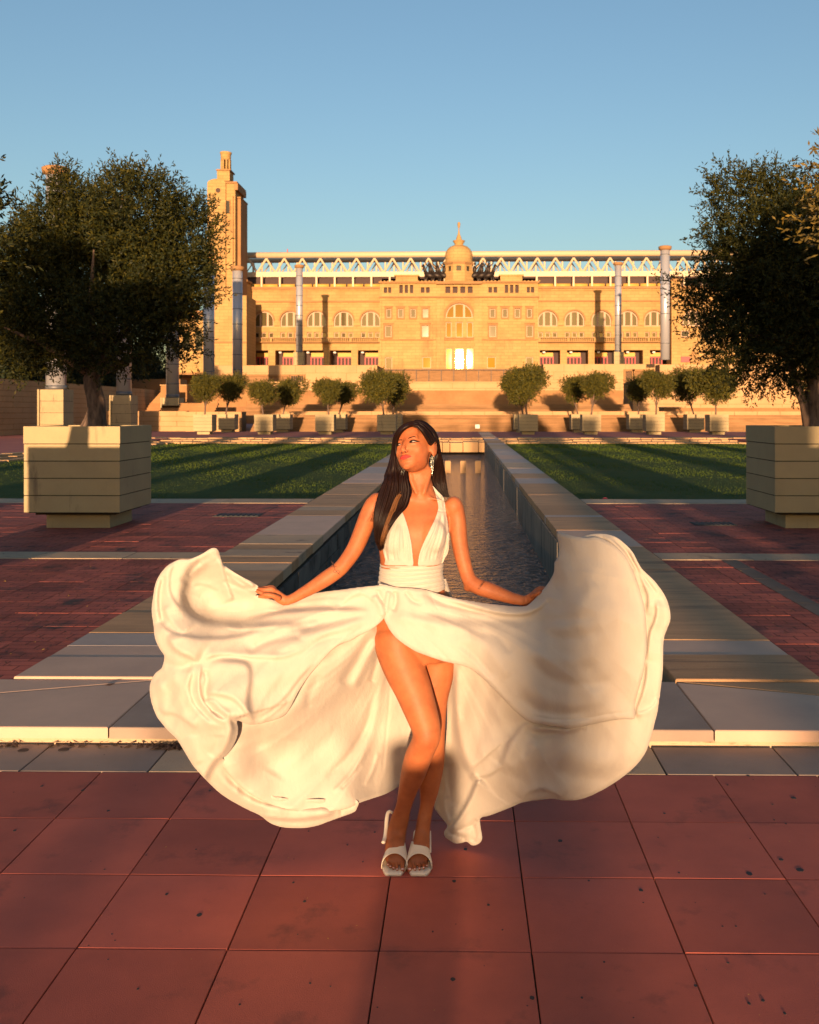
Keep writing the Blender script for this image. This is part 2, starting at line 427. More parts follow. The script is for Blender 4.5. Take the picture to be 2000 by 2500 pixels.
# granite border strip
sx = -1.545
for i in range(-8, 9):
    x0 = sx + .636 * i
    o = MB().box(x0 + .004, x0 + .632, 4.668, YK - .004, -.05, .001 + random.uniform(-.001, .001), ch=.003).build('border_slab', M['granite_grey'] if i % 3 else M['tan_strip'], plaza)
MB().box(-60, sx - .636*8, 4.668, YK - .004, -.05, 0).build('border_strip', M['granite_grey'], plaza)
MB().box(sx + .636*9, 60, 4.668, YK - .004, -.05, 0).build('border_strip', M['granite_grey'], plaza)

# platform (raised step) with slabs
plat = struct('platform', MB().box(-60, 60, YK + .03, YP - .003, -.25, ZT - .062), M['kerb'])
def slab(pts, mat, name='slab', z0=ZT-.06, z1=ZT, ch=.008, parent=None):
    """polygonal slab with a rounded top edge"""
    n = len(pts); c = np.mean(pts, axis=0)
    def inset(d):
        out = []
        for i in range(n):
            p = np.array(pts[i]); a = np.array(pts[i-1]); b = np.array(pts[(i+1) % n])
            u = (p - a) / np.linalg.norm(p - a); v = (b - p) / np.linalg.norm(b - p)
            nu = np.array([-u[1], u[0]]); nv = np.array([-v[1], v[0]])
            k = nu + nv; k = k / max(1e-6, (1 + nu @ nv))
            out.append(p + k * d)
        return out
    rings = [(0, z0), (0, z1 - ch), (ch * .35, z1 - ch * .3), (ch, z1)]
    v = []; f = []
    for d, z in rings: v += [(q[0], q[1], z) for q in inset(d)]
    for r in range(len(rings) - 1):
        for i in range(n):
            j = (i + 1) % n; f.append((r*n+i, r*n+j, (r+1)*n+j, (r+1)*n+i))
    f.append(tuple(range(3*n, 4*n))); f.append(tuple(range(n))[::-1])
    m = MB(); m.add(v, f); return m.build(name, mat, parent)
g = .004
Y0, Y1 = YK, YP
# centre slabs across the channel mouth
xs = [XL1, -.75, .35, XR0]
for a, b in zip(xs[:-1], xs[1:]):
    slab([(a+g, Y0), (b-g, Y0), (b-g, Y1-g), (a+g, Y1-g)], M['granite_grey'], parent=plat)
# mitred corner slabs
slab([(XR0+g, Y0), (XR0+2.6, Y0), (XR0+2.6, Y0+.02), (XR0+g, Y1-.02)], M['granite_pink'], parent=plat)
slab([(XR0+.012, Y1-g), (XR0+2.6, Y0+.032), (XR0+2.6, Y1-g)], M['sandstone'], parent=plat)
slab([(XL1-2.6, Y0), (XL1-g, Y0), (XL1-g, Y1-.02), (XL1-2.6, Y0+.02)], M['granite_pink'], parent=plat)
slab([(XL1-.012, Y1-g), (XL1-2.6, Y1-g), (XL1-2.6, Y0+.032)], M['granite_pink'], parent=plat)
for k in range(4):
    a = XR0 + 2.604 + 1.6 * k; slab([(a+g, Y0), (a+1.6-g, Y0), (a+1.6-g, Y1-g), (a+g, Y1-g)], M['granite_pink' if k % 2 else 'granite'], parent=plat)
    a = XL1 - 2.604 - 1.6 * (k+1); slab([(a+g, Y0), (a+1.6-g, Y0), (a+1.6-g, Y1-g), (a+g, Y1-g)], M['granite_pink' if k % 2 else 'granite'], parent=plat)

# coping of the channel
def coping(name, xa, xb, seed, lab):
    rnd = random.Random(seed)
    base = struct(name, MB().box(xa + .03, xb - .03, YP + .004, YE, -.35, ZT - .045), M['poolwall'])
    y = YP + .004
    seqL = [(.50,'granite_pink'),(.30,'granite_pink'),(.40,'granite'),(.75,'sandstone'),(.9,'sandstone'),(1.2,'sandstone'),(.5,'tan_strip'),(.45,'sandstone'),(.55,'tan_strip'),(.5,'sandstone'),(.9,'tan_strip'),(2.4,'granite_pink'),(.8,'sandstone'),(.7,'tan_strip'),(.6,'sandstone')]
    seqR = [(.62,'sandstone'),(.42,'granite_pink'),(1.5,'sandstone'),(1.6,'sandstone'),(1.4,'sandstone'),(.35,'sandstone'),(1.6,'granite_pink'),(1.7,'sandstone'),(.25,'granite'),(1.6,'sandstone'),(2.2,'sandstone')]
    seq = seqL if seed == 1 else seqR
    i = 0
    while y < YE - .5:
        if i < len(seq): L, mt = seq[i]
        else:
            L = rnd.choice([1.2, 1.8, 2.4, 3.0]) ; mt = rnd.choice(['granite_pink', 'granite_pink', 'sandstone', 'tan_strip', 'granite'])
        i += 1; y1 = min(y + L, YE)
        slab([(xa, y), (xb, y), (xb, y1 - .006), (xa, y1 - .006)], M[mt], 'coping_slab', ZT - .11 + rnd.uniform(0, .01), ZT + .012 + rnd.uniform(-.003, .003), .010, base)
        y = y1
    return base
cl = coping('coping_left', XL0, XL1, 1, '')
cr = coping('coping_right', XR0, XR1, 2, '')
# left inner wall of stone blocks
rnd = random.Random(5)
course_h = (ZT - .12 - ZW) / 3
for r in range(3):
    y = YP + rnd.uniform(.1, .5); z0 = ZW - .02 + r * course_h
    while y < 30:
        L = rnd.uniform(.55, .95)
        MB().box(XL1 - .05, XL1 + .02 + rnd.uniform(-.008, .012), y + .006, y + L - .006, z0 + .006, z0 + course_h - .006).build('wall_block', M['wallstone'], cl)
        y += L
MB().box(XL1 - .06, XL1 + .012, 30, YE, ZW - .3, ZT - .13).build('wall_face', M['wallstone'], cl)
MB().box(XL1 - .07, XL1 - .002, YP, 30, ZW - .3, ZT - .13).build('wall_face', M['joint'], cl)
# right inner wall: concrete panels
y = YP + .01
while y < YE - 1:
    L = 2.4
    MB().box(XR0 - .015 + rnd.uniform(-.004, .004), XR0 + .05, y + .004, min(y + L, YE) - .004, ZW - .3, ZT - .125).build('wall_panel', M['poolwall'], cr)
    y += L
# front and end walls
struct('channel_end_wall', MB().box(XL1 - .2, XR0 + .2, YE + .01, YE + .8, ZW - .4, ZT - .01), M['terrace_light'])
struct('channel_front_wall', MB().box(XL1 + .03, XR0 - .03, YP - .06, YP, ZW - .4, ZT - .065), M['wallstone'])
struct('water', MB().box(XL1 - .04, XR0 + .04, YP + .005, YE + .005, ZW - .2, ZW), M['water'])
struct('pool_bed', MB().box(XL1 - .3, XR0 + .3, YP, YE + .5, ZW - .6, ZW - .35), M['dark'])
# stepping posts in the channel
for k, px in enumerate((1094, 1131, 1167, 1060)):
    x, z = XZ(px, 1123, 39.0)
    w = .115
    o = MB().box(-w, w, -.2, .2, 0, .52, ch=.02).build('stepping_post', M['terrace_light'], None, loc=(x, 39.0, ZW - .02))
    tag(o, ['pale square stone post standing in the channel, left of three in view', 'pale square stone post in the channel, middle of the three in view', 'pale square stone post in the channel next to the right wall', 'pale square stone post in the channel hidden beside her hair'][k], 'post', 'stone posts standing in the channel water')
o = MB().box(-.19, .19, -.15, .15, 0, .60, ch=.02).build('bollard_box', M['white_box'], None, loc=(XZ(1166, 1050, 81.2)[0], 81.4, ZT - .01))
tag(o, 'small white box standing at the far end of the right coping', 'box')

# upper red paving, left and right
def paving(name, xa, xb, ya, yb, seed):
    rnd = random.Random(seed)
    base = struct(name, MB().box(min(xa, xb), max(xa, xb), ya, yb, -.3, ZT - .012), M['joint'])
    T = .45; near = []; 
    me = MB().box(-T/2+.002, T/2-.002, -T/2+.002, T/2-.002, -.03, 0, ch=.0015).mesh('paver'); me.materials.append(M['red_paver'])
    sgn = 1 if xb > xa else -1
    stuff = MB()
    ylist = list(np.linspace(ya, 10.83, 11)[:-1] + (10.83 - ya) / 20)
    Ta = (10.83 - ya) / 10; Tb = (17.44 - 11.35) / 13
    ylist += list(11.35 + Tb * (np.arange(13) + .5))
    for y in ylist:
        sy = (Ta if y < 11 else Tb) / T
        for i in range(0, 40):
            x = xa + sgn * T * (i + .5)
            if abs(x - xa) > abs(xb - xa): break
            dz = rnd.uniform(-.002, .0015)
            if y < 11 and abs(x) < 7 or (y < 14 and abs(x) < 4.6):
                o = mesh_obj('paver', me, None, base, loc=(x, y, ZT + dz)); o.scale = (1, sy, 1); o.rotation_euler = (rnd.uniform(-.003, .003), rnd.uniform(-.003, .003), rnd.uniform(-.006, .006))
            else:
                stuff.box(x-T/2+.004, x+T/2-.004, y-T*sy/2+.004, y+T*sy/2-.004, ZT-.03, ZT+dz)
    o = stuff.build('far_pavers', M['red_paver'], base); o['kind'] = 'stuff'
    # tan bands
    for (b0, b1) in ((10.84, 11.34), (17.45, YG0 - .01)):
        x = xa
        while abs(x - xa) < abs(xb - xa) - .4:
            L = 1.05 if b0 < 12 else 1.6
            MB().box(min(x, x+sgn*L)+.005, max(x, x+sgn*L)-.005, b0, b1, ZT-.05, ZT+.004+rnd.uniform(-.003,.003), ch=.004).build('band_slab', M['tan_strip'], base)
            x += sgn * L
    return base
pl = paving('red_paving_left', XL0 - .01, -17.9, YP, YG0, 11)
pr = paving('red_paving_right', XR1 + .01, 17.9, YP, YG0, 12)
for k in range(8): MB().box(2.93, 3.11, YP + .01 + .607*k, YP + .605 + .607*k, ZT - .03, ZT + .005, ch=.003).build('drain_slab', M['iron_grey'], pr)
# lawns
def lawn(name, x0, x1):
    nx, ny = 60, 160
    X, Y = np.meshgrid(np.linspace(x0, x1, nx), np.linspace(YG0, YG1, ny))
    Z = ZG + .012 * np.sin(X * 1.3 + Y * .7) + .01 * RNG.randn(ny, nx) * .5
    v = np.stack([X, Y, Z], -1).reshape(-1, 3)
    idx = np.arange(nx * ny).reshape(ny, nx)
    f = np.stack([idx[:-1, :-1], idx[:-1, 1:], idx[1:, 1:], idx[1:, :-1]], -1).reshape(-1, 4)
    o = mesh_obj(name, np_mesh(name, v, f), M['grass'], None, True); o['kind'] = 'structure'
    # blades
    n = 45000
    bx = RNG.uniform(x0 + .05, x1 - .05, n); by = YG0 + .06 + (YG1 - YG0 - .1) * RNG.rand(n) ** 1.6
    h = RNG.uniform(.010, .026, n) * (1 + (by - 18) / 30); w = .005 * (1 + (by - 18) / 10)
    a = RNG.uniform(0, 6.28, n); dx = np.cos(a) * w; dy = np.sin(a) * w; lx = RNG.randn(n) * .015; ly = RNG.randn(n) * .015
    base = ZG - .01
    v = np.stack([np.stack([bx-dx, by-dy, np.full(n, base)], -1), np.stack([bx+dx, by+dy, np.full(n, base)], -1), np.stack([bx+lx, by+ly, base + .012 + h], -1)], 1).reshape(-1, 3)
    me = np_mesh('grass', v, np.arange(3*n).reshape(-1, 3))
    g_ = mesh_obj('grass_blades', me, M['blade']); tag(g_, 'short green grass of the %s lawn beside the channel' % ('left' if x0 < 0 else 'right'), 'grass', kind='stuff')
lawn('lawn_left', -17.0, XL0 + .02); lawn('lawn_right', XR1 - .02, 16.6)
# stone steps round the lawns
st = MB(); sl = MB()
rs = random.Random(3)
def stone_row(mb, x0, x1, y0, y1, z0, z1, along='x', L=.5):
    a, b = (x0, x1) if along == 'x' else (y0, y1)
    t = a
    while t < b:
        l = rs.uniform(.6, 1.4) * L; e = min(t + l, b); j = rs.uniform(-.06, .06); dz = rs.uniform(-.03, .02)
        if along == 'x': mb.box(t + .02, e - .02, y0 + j, y1, z0, z1 + dz)
        else: mb.box(x0, x1 + j, t + .02, e - .02, z0, z1 + dz)
        t = e
for k in range(3):
    stone_row(st, -22, 27, YG1 + 2.0 * k, YG1 + 2.0 * k + 1.9, -.6, ZG + .005 + .075 * (k + 1), 'x', .7)
    for (a, b, s) in ((-17.05, -18.0, -1),):
        stone_row(sl, -17.05 - .45*(k+1) , -17.0 - .45*k, YG0 - 1, YG1, -.6, ZG + .01 + .066 * (k + 1), 'y', 1.2)
lo = st.build('lawn_steps_far', M['terrace_light']); lo['kind'] = 'structure'
lo = sl.build('lawn_steps_side', M['terrace_light']); lo['kind'] = 'structure'
struct('far_paving', MB().box(-80, 80, YG1 + 5.95, 79.9, -.5, ZT), M['red_far'])
struct('left_paving', MB().box(-80, -18.4, YP, YG1 + 5.94, -.5, ZT - .002), M['red_far'])
struct('right_paving', MB().box(16.65, 80, YP, YG1 + 5.94, -.5, ZT - .002), M['red_far'])
# grates in the paving
def grate(x, y, w, d, lab):
    e = empty('drain_grate', (x, y, ZT + .004))
    MB().box(-w/2, w/2, -d/2, d/2, -.01, .004).build('frame', M['iron'], e)
    n = 9
    for i in range(n):
        a = -w/2 + w * (i + .3) / n
        MB().box(a, a + w/n*.5, -d/2+.03, d/2-.03, .0045, .012).build('bar', M['iron'], e)
    tag(e, lab, 'drain grate')
grate(-3.62, 15.4, .74, .42, 'dark iron drain grate in the red paving left of the channel')
grate(3.75, 14.3, .62, .4, 'dark iron drain grate in the red paving right of the channel')
e = empty('ground_spotlight', (2.83, 18.9, ZG))
MB().lathe([(.10,0),(.11,.10),(.09,.13)], 0, 0, 14).build('body', M['iron'], e)
MB().lathe([(.055,.131),(.06,.16),(.03,.18)], 0, 0, 14).build('cap', M['red_paint'], e)
tag(e, 'small dark ground spotlight with red cap on the lawn edge right of the coping', 'spotlight')

# ------------------------------------------------------------------ planters
def make_planter():
    e = empty('planter')
    b = MB(); b.box(-.46, .46, -.46, .46, 0, .235); b.build('base', M['concrete'], e)
    z = .235; W = .685
    hs = [.245, .245, .245, .245, .255]
    for i, h in enumerate(hs):
        w = W if i < 4 else W + .006
        m = MB()
        # course with drafted edges (ring of four sides, open middle)
        t = .12
        c = .008
        for (x0, x1, y0, y1) in ((-w, w, -w, -w+t), (-w, w, w-t, w), (-w, -w+t, -w+t, w-t), (w-t, w, -w+t, w-t)):
            m.box(x0, x1, y0, y1, z + .012, z + h)
        m.build('course', M['concrete'], e)
        z += h
    MB().box(-W+.115, W-.115, -W+.115, W-.115, .20, z - .05).build('soil', M['soil'], e)
    MB().box(-W+.015, W-.015, -W+.015, W-.015, .2355, z - .06).build('joint_core', M['joint'], e)
    return e
planter0 = make_planter(); KIDS[planter0.name] = children(planter0)
for c in KIDS[planter0.name]: KIDS[c.name] = []
def planter(x, y, label, group, first=[True]):
    o = planter0 if first[0] else copy_tree(planter0); first[0] = False
    o.location = (x, y, ZT + .0); tag(o, label, 'planter', group); return o
PLX, PRX = -5.55, 5.13
planter(PLX, 14.18, 'large square concrete planter at left holding the big olive tree', 'large concrete planters')
planter(PRX, 14.3, 'large square concrete planter at right holding the two stemmed tree', 'large concrete planters')
for y, w_ in ((7.4, 'just outside the frame'),):
    for x in (PLX, PRX):
        planter(x, y, 'square concrete planter %s, on the %s' % (w_, 'left' if x < 0 else 'right'), 'large concrete planters')

# ------------------------------------------------------------------ foliage
def leaf_mesh(name, centers, radii, ntwig, nleaf, llen, lwid, twig, mat, up=.35, seed=1, shell=.55, flat=1.0, droop=0.0):
    """crown: twigs spread through overlapping lumps, leaf quads along each twig"""
    R = np.random.RandomState(seed)
    centers = np.array(centers); radii = np.array(radii)
    wgt = radii ** 2; wgt = wgt / wgt.sum()
    ci = R.choice(len(centers), ntwig, p=wgt)
    d = R.randn(ntwig, 3); d /= np.linalg.norm(d, axis=1)[:, None]
    rr = (shell + (1 - shell) * R.rand(ntwig) ** .6)
    inner = R.rand(ntwig) < .35; rr[inner] = R.rand(inner.sum()) ** .5 * .8
    base = centers[ci] + d * (rr * radii[ci])[:, None] * np.array([1, 1, flat])
    dirn = d + R.randn(ntwig, 3) * .55 + np.array([0, 0, up]); dirn /= np.linalg.norm(dirn, axis=1)[:, None]
    tl = twig * R.uniform(.5, 1.3, ntwig)
    t = (np.arange(nleaf) + .5) / nleaf
    pos = base[:, None, :] + dirn[:, None, :] * (t[None, :, None] * tl[:, None, None])
    pos[..., 2] -= droop * (t[None, :] ** 2) * tl[:, None]
    ld = dirn[:, None, :] * .7 + R.randn(ntwig, nleaf, 3) * .6
    ld /= np.linalg.norm(ld, axis=2)[..., None]
    sd = np.cross(ld, R.randn(ntwig, nleaf, 3)); sd /= np.linalg.norm(sd, axis=2)[..., None]
    L = llen * R.uniform(.7, 1.25, (ntwig, nleaf, 1)); W = lwid * R.uniform(.8, 1.2, (ntwig, nleaf, 1))
    a = pos; b = pos + ld * L * .5 + sd * W; c = pos + ld * L; e = pos + ld * L * .5 - sd * W
    v = np.stack([a, b, c, e], 2).reshape(-1, 3); n = ntwig * nleaf
    me = np_mesh(name, v, np.arange(4 * n).reshape(-1, 4))
    tint = np.clip(R.rand(ntwig)[:, None] * .6 + R.rand(ntwig, nleaf) * .4, 0, 1)
    at = me.attributes.new('tint', 'FLOAT', 'FACE'); at.data.foreach_set('value', tint.ravel().astype(np.float32))
    me.materials.append(mat); return me
def trunk_mb(path, r0, r1, seed=0, n=10, gnarl=.12):
    R = random.Random(seed); m = MB()
    pts = []; rs_ = []
    N = 14
    P_ = [Vector(p) for p in path]
    for i in range(N + 1):
        u = i / N * (len(P_) - 1); k = min(int(u), len(P_) - 2); f_ = u - k
        p0 = P_[max(k-1, 0)]; p1 = P_[k]; p2 = P_[k+1]; p3 = P_[min(k+2, len(P_)-1)]
        q = .5*((2*p1)+(-p0+p2)*f_+(2*p0-5*p1+4*p2-p3)*f_*f_+(-p0+3*p1-3*p2+p3)*f_**3)
        pts.append(q); r = r0 + (r1 - r0) * (i / N) ** .7
        if i == 0: r *= 1.5
        if i == 1: r *= 1.18
        rs_.append(r * R.uniform(1 - gnarl, 1 + gnarl))
    m.tube(pts, rs_, n); return m, pts
def limbs(m, start, ends, r, seed=0):
    R = random.Random(seed)
    for e_ in ends:
        s0 = Vector(start); e_ = Vector(e_); mid = (s0 + e_) / 2 + Vector((R.uniform(-.1, .1), R.uniform(-.1, .1), R.uniform(-.05, .12))) * (e_ - s0).length
        m.tube([s0, (s0+mid)/2, mid, (mid+e_)/2, e_], [r, r*.8, r*.6, r*.4, r*.15], 7)
def W3(px, py, Y): return PY(px, py, Y)

def crown_from_px(blobs, Y, jy):
    cs, rs_ = [], []
    for (px, py, r, dy) in blobs:
        p = W3(px, py, Y + dy * jy); cs.append(p); rs_.append(max(r - 26, 14) / F * Y)
    return cs, rs_
# big left tree
YT = 14.2
blobsL = [(150,575,105,.0),(330,525,125,-.3),(450,560,100,.2),(250,660,160,.5),(420,680,120,-.2),(90,650,120,.3),(130,770,130,0),(290,800,130,-.4),(410,790,95,.1),(30,640,90,0),
          (60,840,110,.4),(180,860,80,0),(500,640,50,0),(520,740,40,-.2),(300,440,50,0),(400,450,45,.1),(160,470,52,0),(110,500,44,0),(145,440,44,0),(185,480,60,0),(60,545,50,.2),(480,850,40,0),(440,880,36,0),(-60,700,120,0),(230,560,120,.9),(350,700,150,1.0)]
cs, rs_ = crown_from_px(blobsL, YT, 1.0)
e = empty('olive_tree', (float(W3(228,1047,YT)[0]), YT, ZT + 1.42)); org = Vector(e.location)
def shift(cs): return [np.array(c) - np.array(org) for c in cs]
mt, pts = trunk_mb([Vector((0,0,-.05)), Vector((.05,0,.35)), Vector((-.02,0,.75)), Vector((.12,.02,1.15)), Vector((.15,0,1.6))], .17, .09, 1)
limbs(mt, Vector((.0,0,.8)), [Vector((-.8,.2,2.0)), Vector((-1.2,-.3,1.5)), Vector((.9,.3,2.2)), Vector((1.2,-.2,1.4)), Vector((.2,-.5,2.6)), Vector((-.3,.6,2.8))], .075, 2)
mt.build('trunk', M['bark'], e, True)
me = leaf_mesh('crown', shift(cs), rs_, 11500, 16, .064, .0105, .32, M['olive_leaf'], seed=3, up=.6)
mesh_obj('crown', me, None, e)
tag(e, 'large dark olive tree with a broad crown growing in the left planter', 'tree', 'trees in the large planters')
# big right tree
blobsR = [(1800,480,90,0),(1880,470,75,.2),(1945,505,95,0),(1990,600,140,.3),(1880,620,130,-.3),(1790,640,90,.1),(1760,570,60,0),(1960,760,150,0),(1830,760,120,.4),(1740,730,80,0),(1680,720,45,0),
          (1900,860,110,0),(1790,850,80,-.2),(1720,800,55,0),(1990,880,100,.3),(1740,480,32,0),(1712,570,30,0),(1640,690,30,0),(1830,930,45,0),(1780,920,35,0),(2080,700,160,0),(2060,560,100,0),(1900,700,140,.9)]
cs, rs_ = crown_from_px(blobsR, YT, 1.0)
e = empty('olive_tree', (float(W3(1990,1047,14.3)[0]), 14.3, ZT + 1.42)); org = Vector(e.location)
mt, pts = trunk_mb([Vector((0,0,-.05)), Vector((.0,0,.4)), Vector((.05,0,.9)), Vector((.1,0,1.6))], .17, .10, 4)
mt.tube([Vector((-.10,-.02,.0)), Vector((-.16,0,.35)), Vector((-.28,0,.7)), Vector((-.42,0,1.15)), Vector((-.5,0,1.6))], [.085,.065,.06,.055,.045], 9)
limbs(mt, Vector((.05,0,.95)), [Vector((-.9,.2,2.2)), Vector((-1.2,-.3,1.4)), Vector((.9,.3,2.4)), Vector((1.0,-.2,1.4)), Vector((.2,-.5,2.8)), Vector((-.4,.6,3.0))], .08, 5)
mt.build('trunk', M['bark'], e, True)
me = leaf_mesh('crown', shift(cs), rs_, 9000, 16, .066, .0105, .34, M['olive_leaf'], seed=5, up=.25)
mesh_obj('crown', me, None, e)
tag(e, 'large dark tree with two stems growing in the right planter', 'tree', 'trees in the large planters')
# near trees beside the camera (leaves reach into the frame)
def near_tree(x, y, seed, label, rscale=1.0, spread=None):
    e = empty('olive_tree', (x, y, ZT + 1.42))
    R = random.Random(seed)
    cs = spread or [(R.uniform(-.9,.9), R.uniform(-.9,.9), R.uniform(1.6,3.1)) for _ in range(14)]
    rr = [R.uniform(.55,.95)*rscale for _ in cs]
    if spread: rr = [min(r_, max(.42, 1.05 - .3*abs(c_q[0]))) for r_, c_q in zip(rr, cs)]
    me = leaf_mesh('crown', cs, rr, 5200, 14, .06, .0100, .26, M['sunlit_leaf'] if x > 0 else M['olive_leaf'], seed=seed)
    mt, _ = trunk_mb([Vector((0,0,-.05)), Vector((.06,0,.5)), Vector((-.05,.04,1.0)), Vector((.0,0,1.7))], .16, .1, seed)
    limbs(mt, Vector((0,0,1.1)), [Vector((-.8,.2,2.2)), Vector((.8,.3,2.4)), Vector((.1,-.6,2.6))], .08, seed)
    t = mt.build('trunk', M['bark'], e, True); c = mesh_obj('crown', me, None, e)
    tag(e, label, 'tree', 'trees in the large planters'); return e
tl = near_tree(PLX, 7.4, 21, 'olive tree at the left edge, only leaf tips reaching into view', .9,
   [(.2,0,1.5),(-.5,.3,1.7),(.5,.3,1.6),(-.2,-.4,2.2),(-.3,.4,2.5),(.7,0,1.6),(-.8,0,2.3),(1.20,.1,1.75)])
tr = near_tree(PRX, 7.4, 22, 'golden lit tree at the right edge leaning its twigs into view', .9,
   [(-.3,0,1.9),(.5,.3,2.0),(-.8,.3,2.3),(.2,-.4,2.7),(-.4,.4,3.0),(-1.2,0,2.15),(.8,0,2.6),(-1.5,0,2.1),(-1.75,.1,2.15),(-2.0,0,1.8)])
KIDS[tl.name] = children(tl); KIDS[tr.name] = children(tr)
for k_ in list(KIDS.values()):
    for c in k_: KIDS.setdefault(c.name, [])
for i, y in enumerate(()):
    for x, s in ((PLX, tl), (PRX, tr)):
        o = copy_tree(s); o.location = (x, y, ZT + 1.42); o.rotation_euler[2] = .9 + 1.3 * i
        o.scale = (1.0, 1.0, .78)
        tag(o, 'olive tree in the planter %s, on the %s' % (('level with the camera', 'behind the camera', 'farthest behind the camera')[i], 'left' if x < 0 else 'right'), 'tree', 'trees in the large planters')

# rows of small trees in the distance
small_me = []
for s in range(4):
    R = random.Random(40 + s)
    cs = [(0,0,0)] + [(R.uniform(-.75,.75), R.uniform(-.7,.7), R.uniform(-.45,.55)) for _ in range(11)]
    rr = [.85] + [R.uniform(.38,.62) for _ in cs[1:]]
    small_me.append(leaf_mesh('crown', cs, rr, 2200, 9, .10, .022, .26, M['small_leaf'], seed=50 + s, flat=1.0))
rows = [ # px of planter centre in front row, tree list (px, py crown, radius px, depth, trunk px)
 ('far left', -19.1, [(503,955,33,70,500),(561,950,34,77,550)]),
 ('second from left', -14.6, [(636,962,33,70,643),(703,962,33,77,690)]),
 ('third from left', -10.1, [(798,962,31,70,803),(843,962,29,77,826)]),
 ('left of her head', -5.55, [(930,948,43,70,938),(965,952,40,77,959)]),
 ('just right of the channel', 4.88, [(1280,948,46,70,1287),(1268,950,38,77,1278)]),
 ('second right of the channel', 9.5, [(1452,944,36,70,1443),(1400,955,33,77,1412)]),
 ('third right of the channel', 14.15, [(1604,946,34,70,1602),(1560,955,30,77,1559)]),
 ('far right', 18.8, [(1748,942,50,70,1748),(1678,945,40,77,1696)])]
for ri, (nm, X0, trees) in enumerate(rows):
    for ti, (px, py, r, Y, tpx) in enumerate(trees):
        rowname = 'front' if ti == 0 else 'back'
        planter(X0, Y + .68, 'small distant concrete planter, %s row, %s' % (rowname, nm), 'planters in the two far rows')
        bx = X0; bz = ZT + 1.42
        cxw, czw = XZ(px, py, Y + .68)
        e = empty('small_olive_tree', (bx, Y + .68, bz))
        bxx = XZ(tpx, 1000, Y + .68)[0] - bx
        s = r / F * Y / 1.15
        c = mesh_obj('crown', small_me[(ri * 2 + ti) % 4], None, e); c.location = (cxw - bx, 0, czw - bz + .12); c.scale = (s*1.15, s*1.15, s * 1.18); c.rotation_euler[2] = ri * 1.7 + ti
        mt, _ = trunk_mb([Vector((bxx,0,-.08)), Vector((bxx + .3*(cxw-bx-bxx),0,.4)), Vector((cxw-bx, 0, czw-bz-.2))], .085, .05, ri, 7)
        limbs(mt, Vector((bxx + .4*(cxw-bx-bxx),0,.6)), [Vector((cxw-bx-.7*s,0,czw-bz+.1)), Vector((cxw-bx+.7*s,0,czw-bz+.1)), Vector((cxw-bx,.3,czw-bz+.5*s))], .035, ri)
        mt.build('trunk', M['bark'], e, True)
        tag(e, 'small round olive tree in the %s row of far planters, %s' % (rowname, nm), 'tree', 'small trees in the two far rows')
# ================================================================== TERRACES
def X_at(px, Y): return XZ(px, 1000, Y)[0]
def Z_at(py, Y): return XZ(1128, py, Y)[1]
TR = [] 
def wall(name, x0, x1, y0, y1, z0, z1, mat, label, cat='wall', cap=None, group=None, joints=None):
    e = empty(name, ((x0 + x1) / 2, y0, z0)); ox, oy, oz = e.location
    if joints:
        cw, chh = joints
        m = MB(); m.box(x0 - ox, x1 - ox, .06, y1 - oy, 0, z1 - oz); m.build('core', M['facade_trim'], e)
        R = random.Random(int(abs(x0) * 7 + y0)); m = MB()
        nz = max(1, round((z1 - z0) / chh)); hz = (z1 - z0) / nz
        for r in range(nz):
            x = x0 - (cw * .5 if r % 2 else 0)
            while x < x1:
                a, b = max(x, x0), min(x + cw, x1)
                if b - a > .05: m.box(a - ox + .02, b - ox - .02, R.uniform(-.02, .02), .07, r * hz + .02, (r + 1) * hz - .02)
                x += cw
        o = m.build('stonework', mat, e); o['kind'] = 'stuff'
    else:
        m = MB(); m.box(x0 - ox, x1 - ox, 0, y1 - oy, 0, z1 - oz); m.build('face', mat, e)
    if cap:
        m = MB(); m.box(x0 - ox - .05, x1 - ox + .05, -.12, y1 - oy + .05, z1 - oz, z1 - oz + cap); m.build('coping', M['terrace_light'], e)
    tag(e, label, cat, group); return e
def empty_struct(name):
    o = MB().box(0, .01, 0, .01, -2, -1.99).build(name, M['terrace']); o['kind'] = 'structure'; return o
def steps(name, x0, x1, y0, z0, z1, n, tread, mat):
    h = (z1 - z0) / n; base = empty_struct(name)
    for i in range(n):
        m = MB(); zz0 = z0 + i * h - (.5 if i == 0 else 0)
        m.box(x0, x1, y0 + i * tread + .04, y0 + (i + 1) * tread + .05, zz0, z0 + (i + 1) * h - .035); m.box(x0, x1, y0 + i * tread, y0 + (i + 1) * tread + .04, z0 + (i + 1) * h - .035, z0 + (i + 1) * h)
        m.build('step', mat, base)
    return base
    m = MB()
    for i in range(n): m.box(x0, x1, y0 + i * tread, y0 + n * tread + .3, z0 + i * h - (.5 if i == 0 else 0) , z0 + (i + 1) * h - (0.0 if i == n - 1 else 0.0)) if i == 0 else m.box(x0, x1, y0 + i * tread, y0 + n * tread + .3, z0 + i * h, z0 + (i + 1) * h)
    for i in range(n): pass
    o = m.build(name, mat); o['kind'] = 'structure'; return o
xl, xr = -18.0, 30.0
zA = Z_at(1013.6, 81.5)
steps('stairs_lower', xl, xr, 80.9, ZT, zA, 11, .30, M['brown_brick'])
wall('parapet_wall', xl + 2, xr, 84.4, 85.0, zA - .05, Z_at(1004, 84.4), M['terrace_light'], 'low bright parapet wall above the lower stairs', joints=(2.0, .4))
struct('landing_lower', MB().box(xl, xr, 85.0, 94.5, zA - .3, zA + .02), M['red_far'])
zB = Z_at(1004, 84.4); zC = Z_at(987, 96)
steps('stairs_middle', X_at(600, 94), X_at(1540, 94), 92.5, zA + .02, zC, 6, .45, M['brown_brick'])
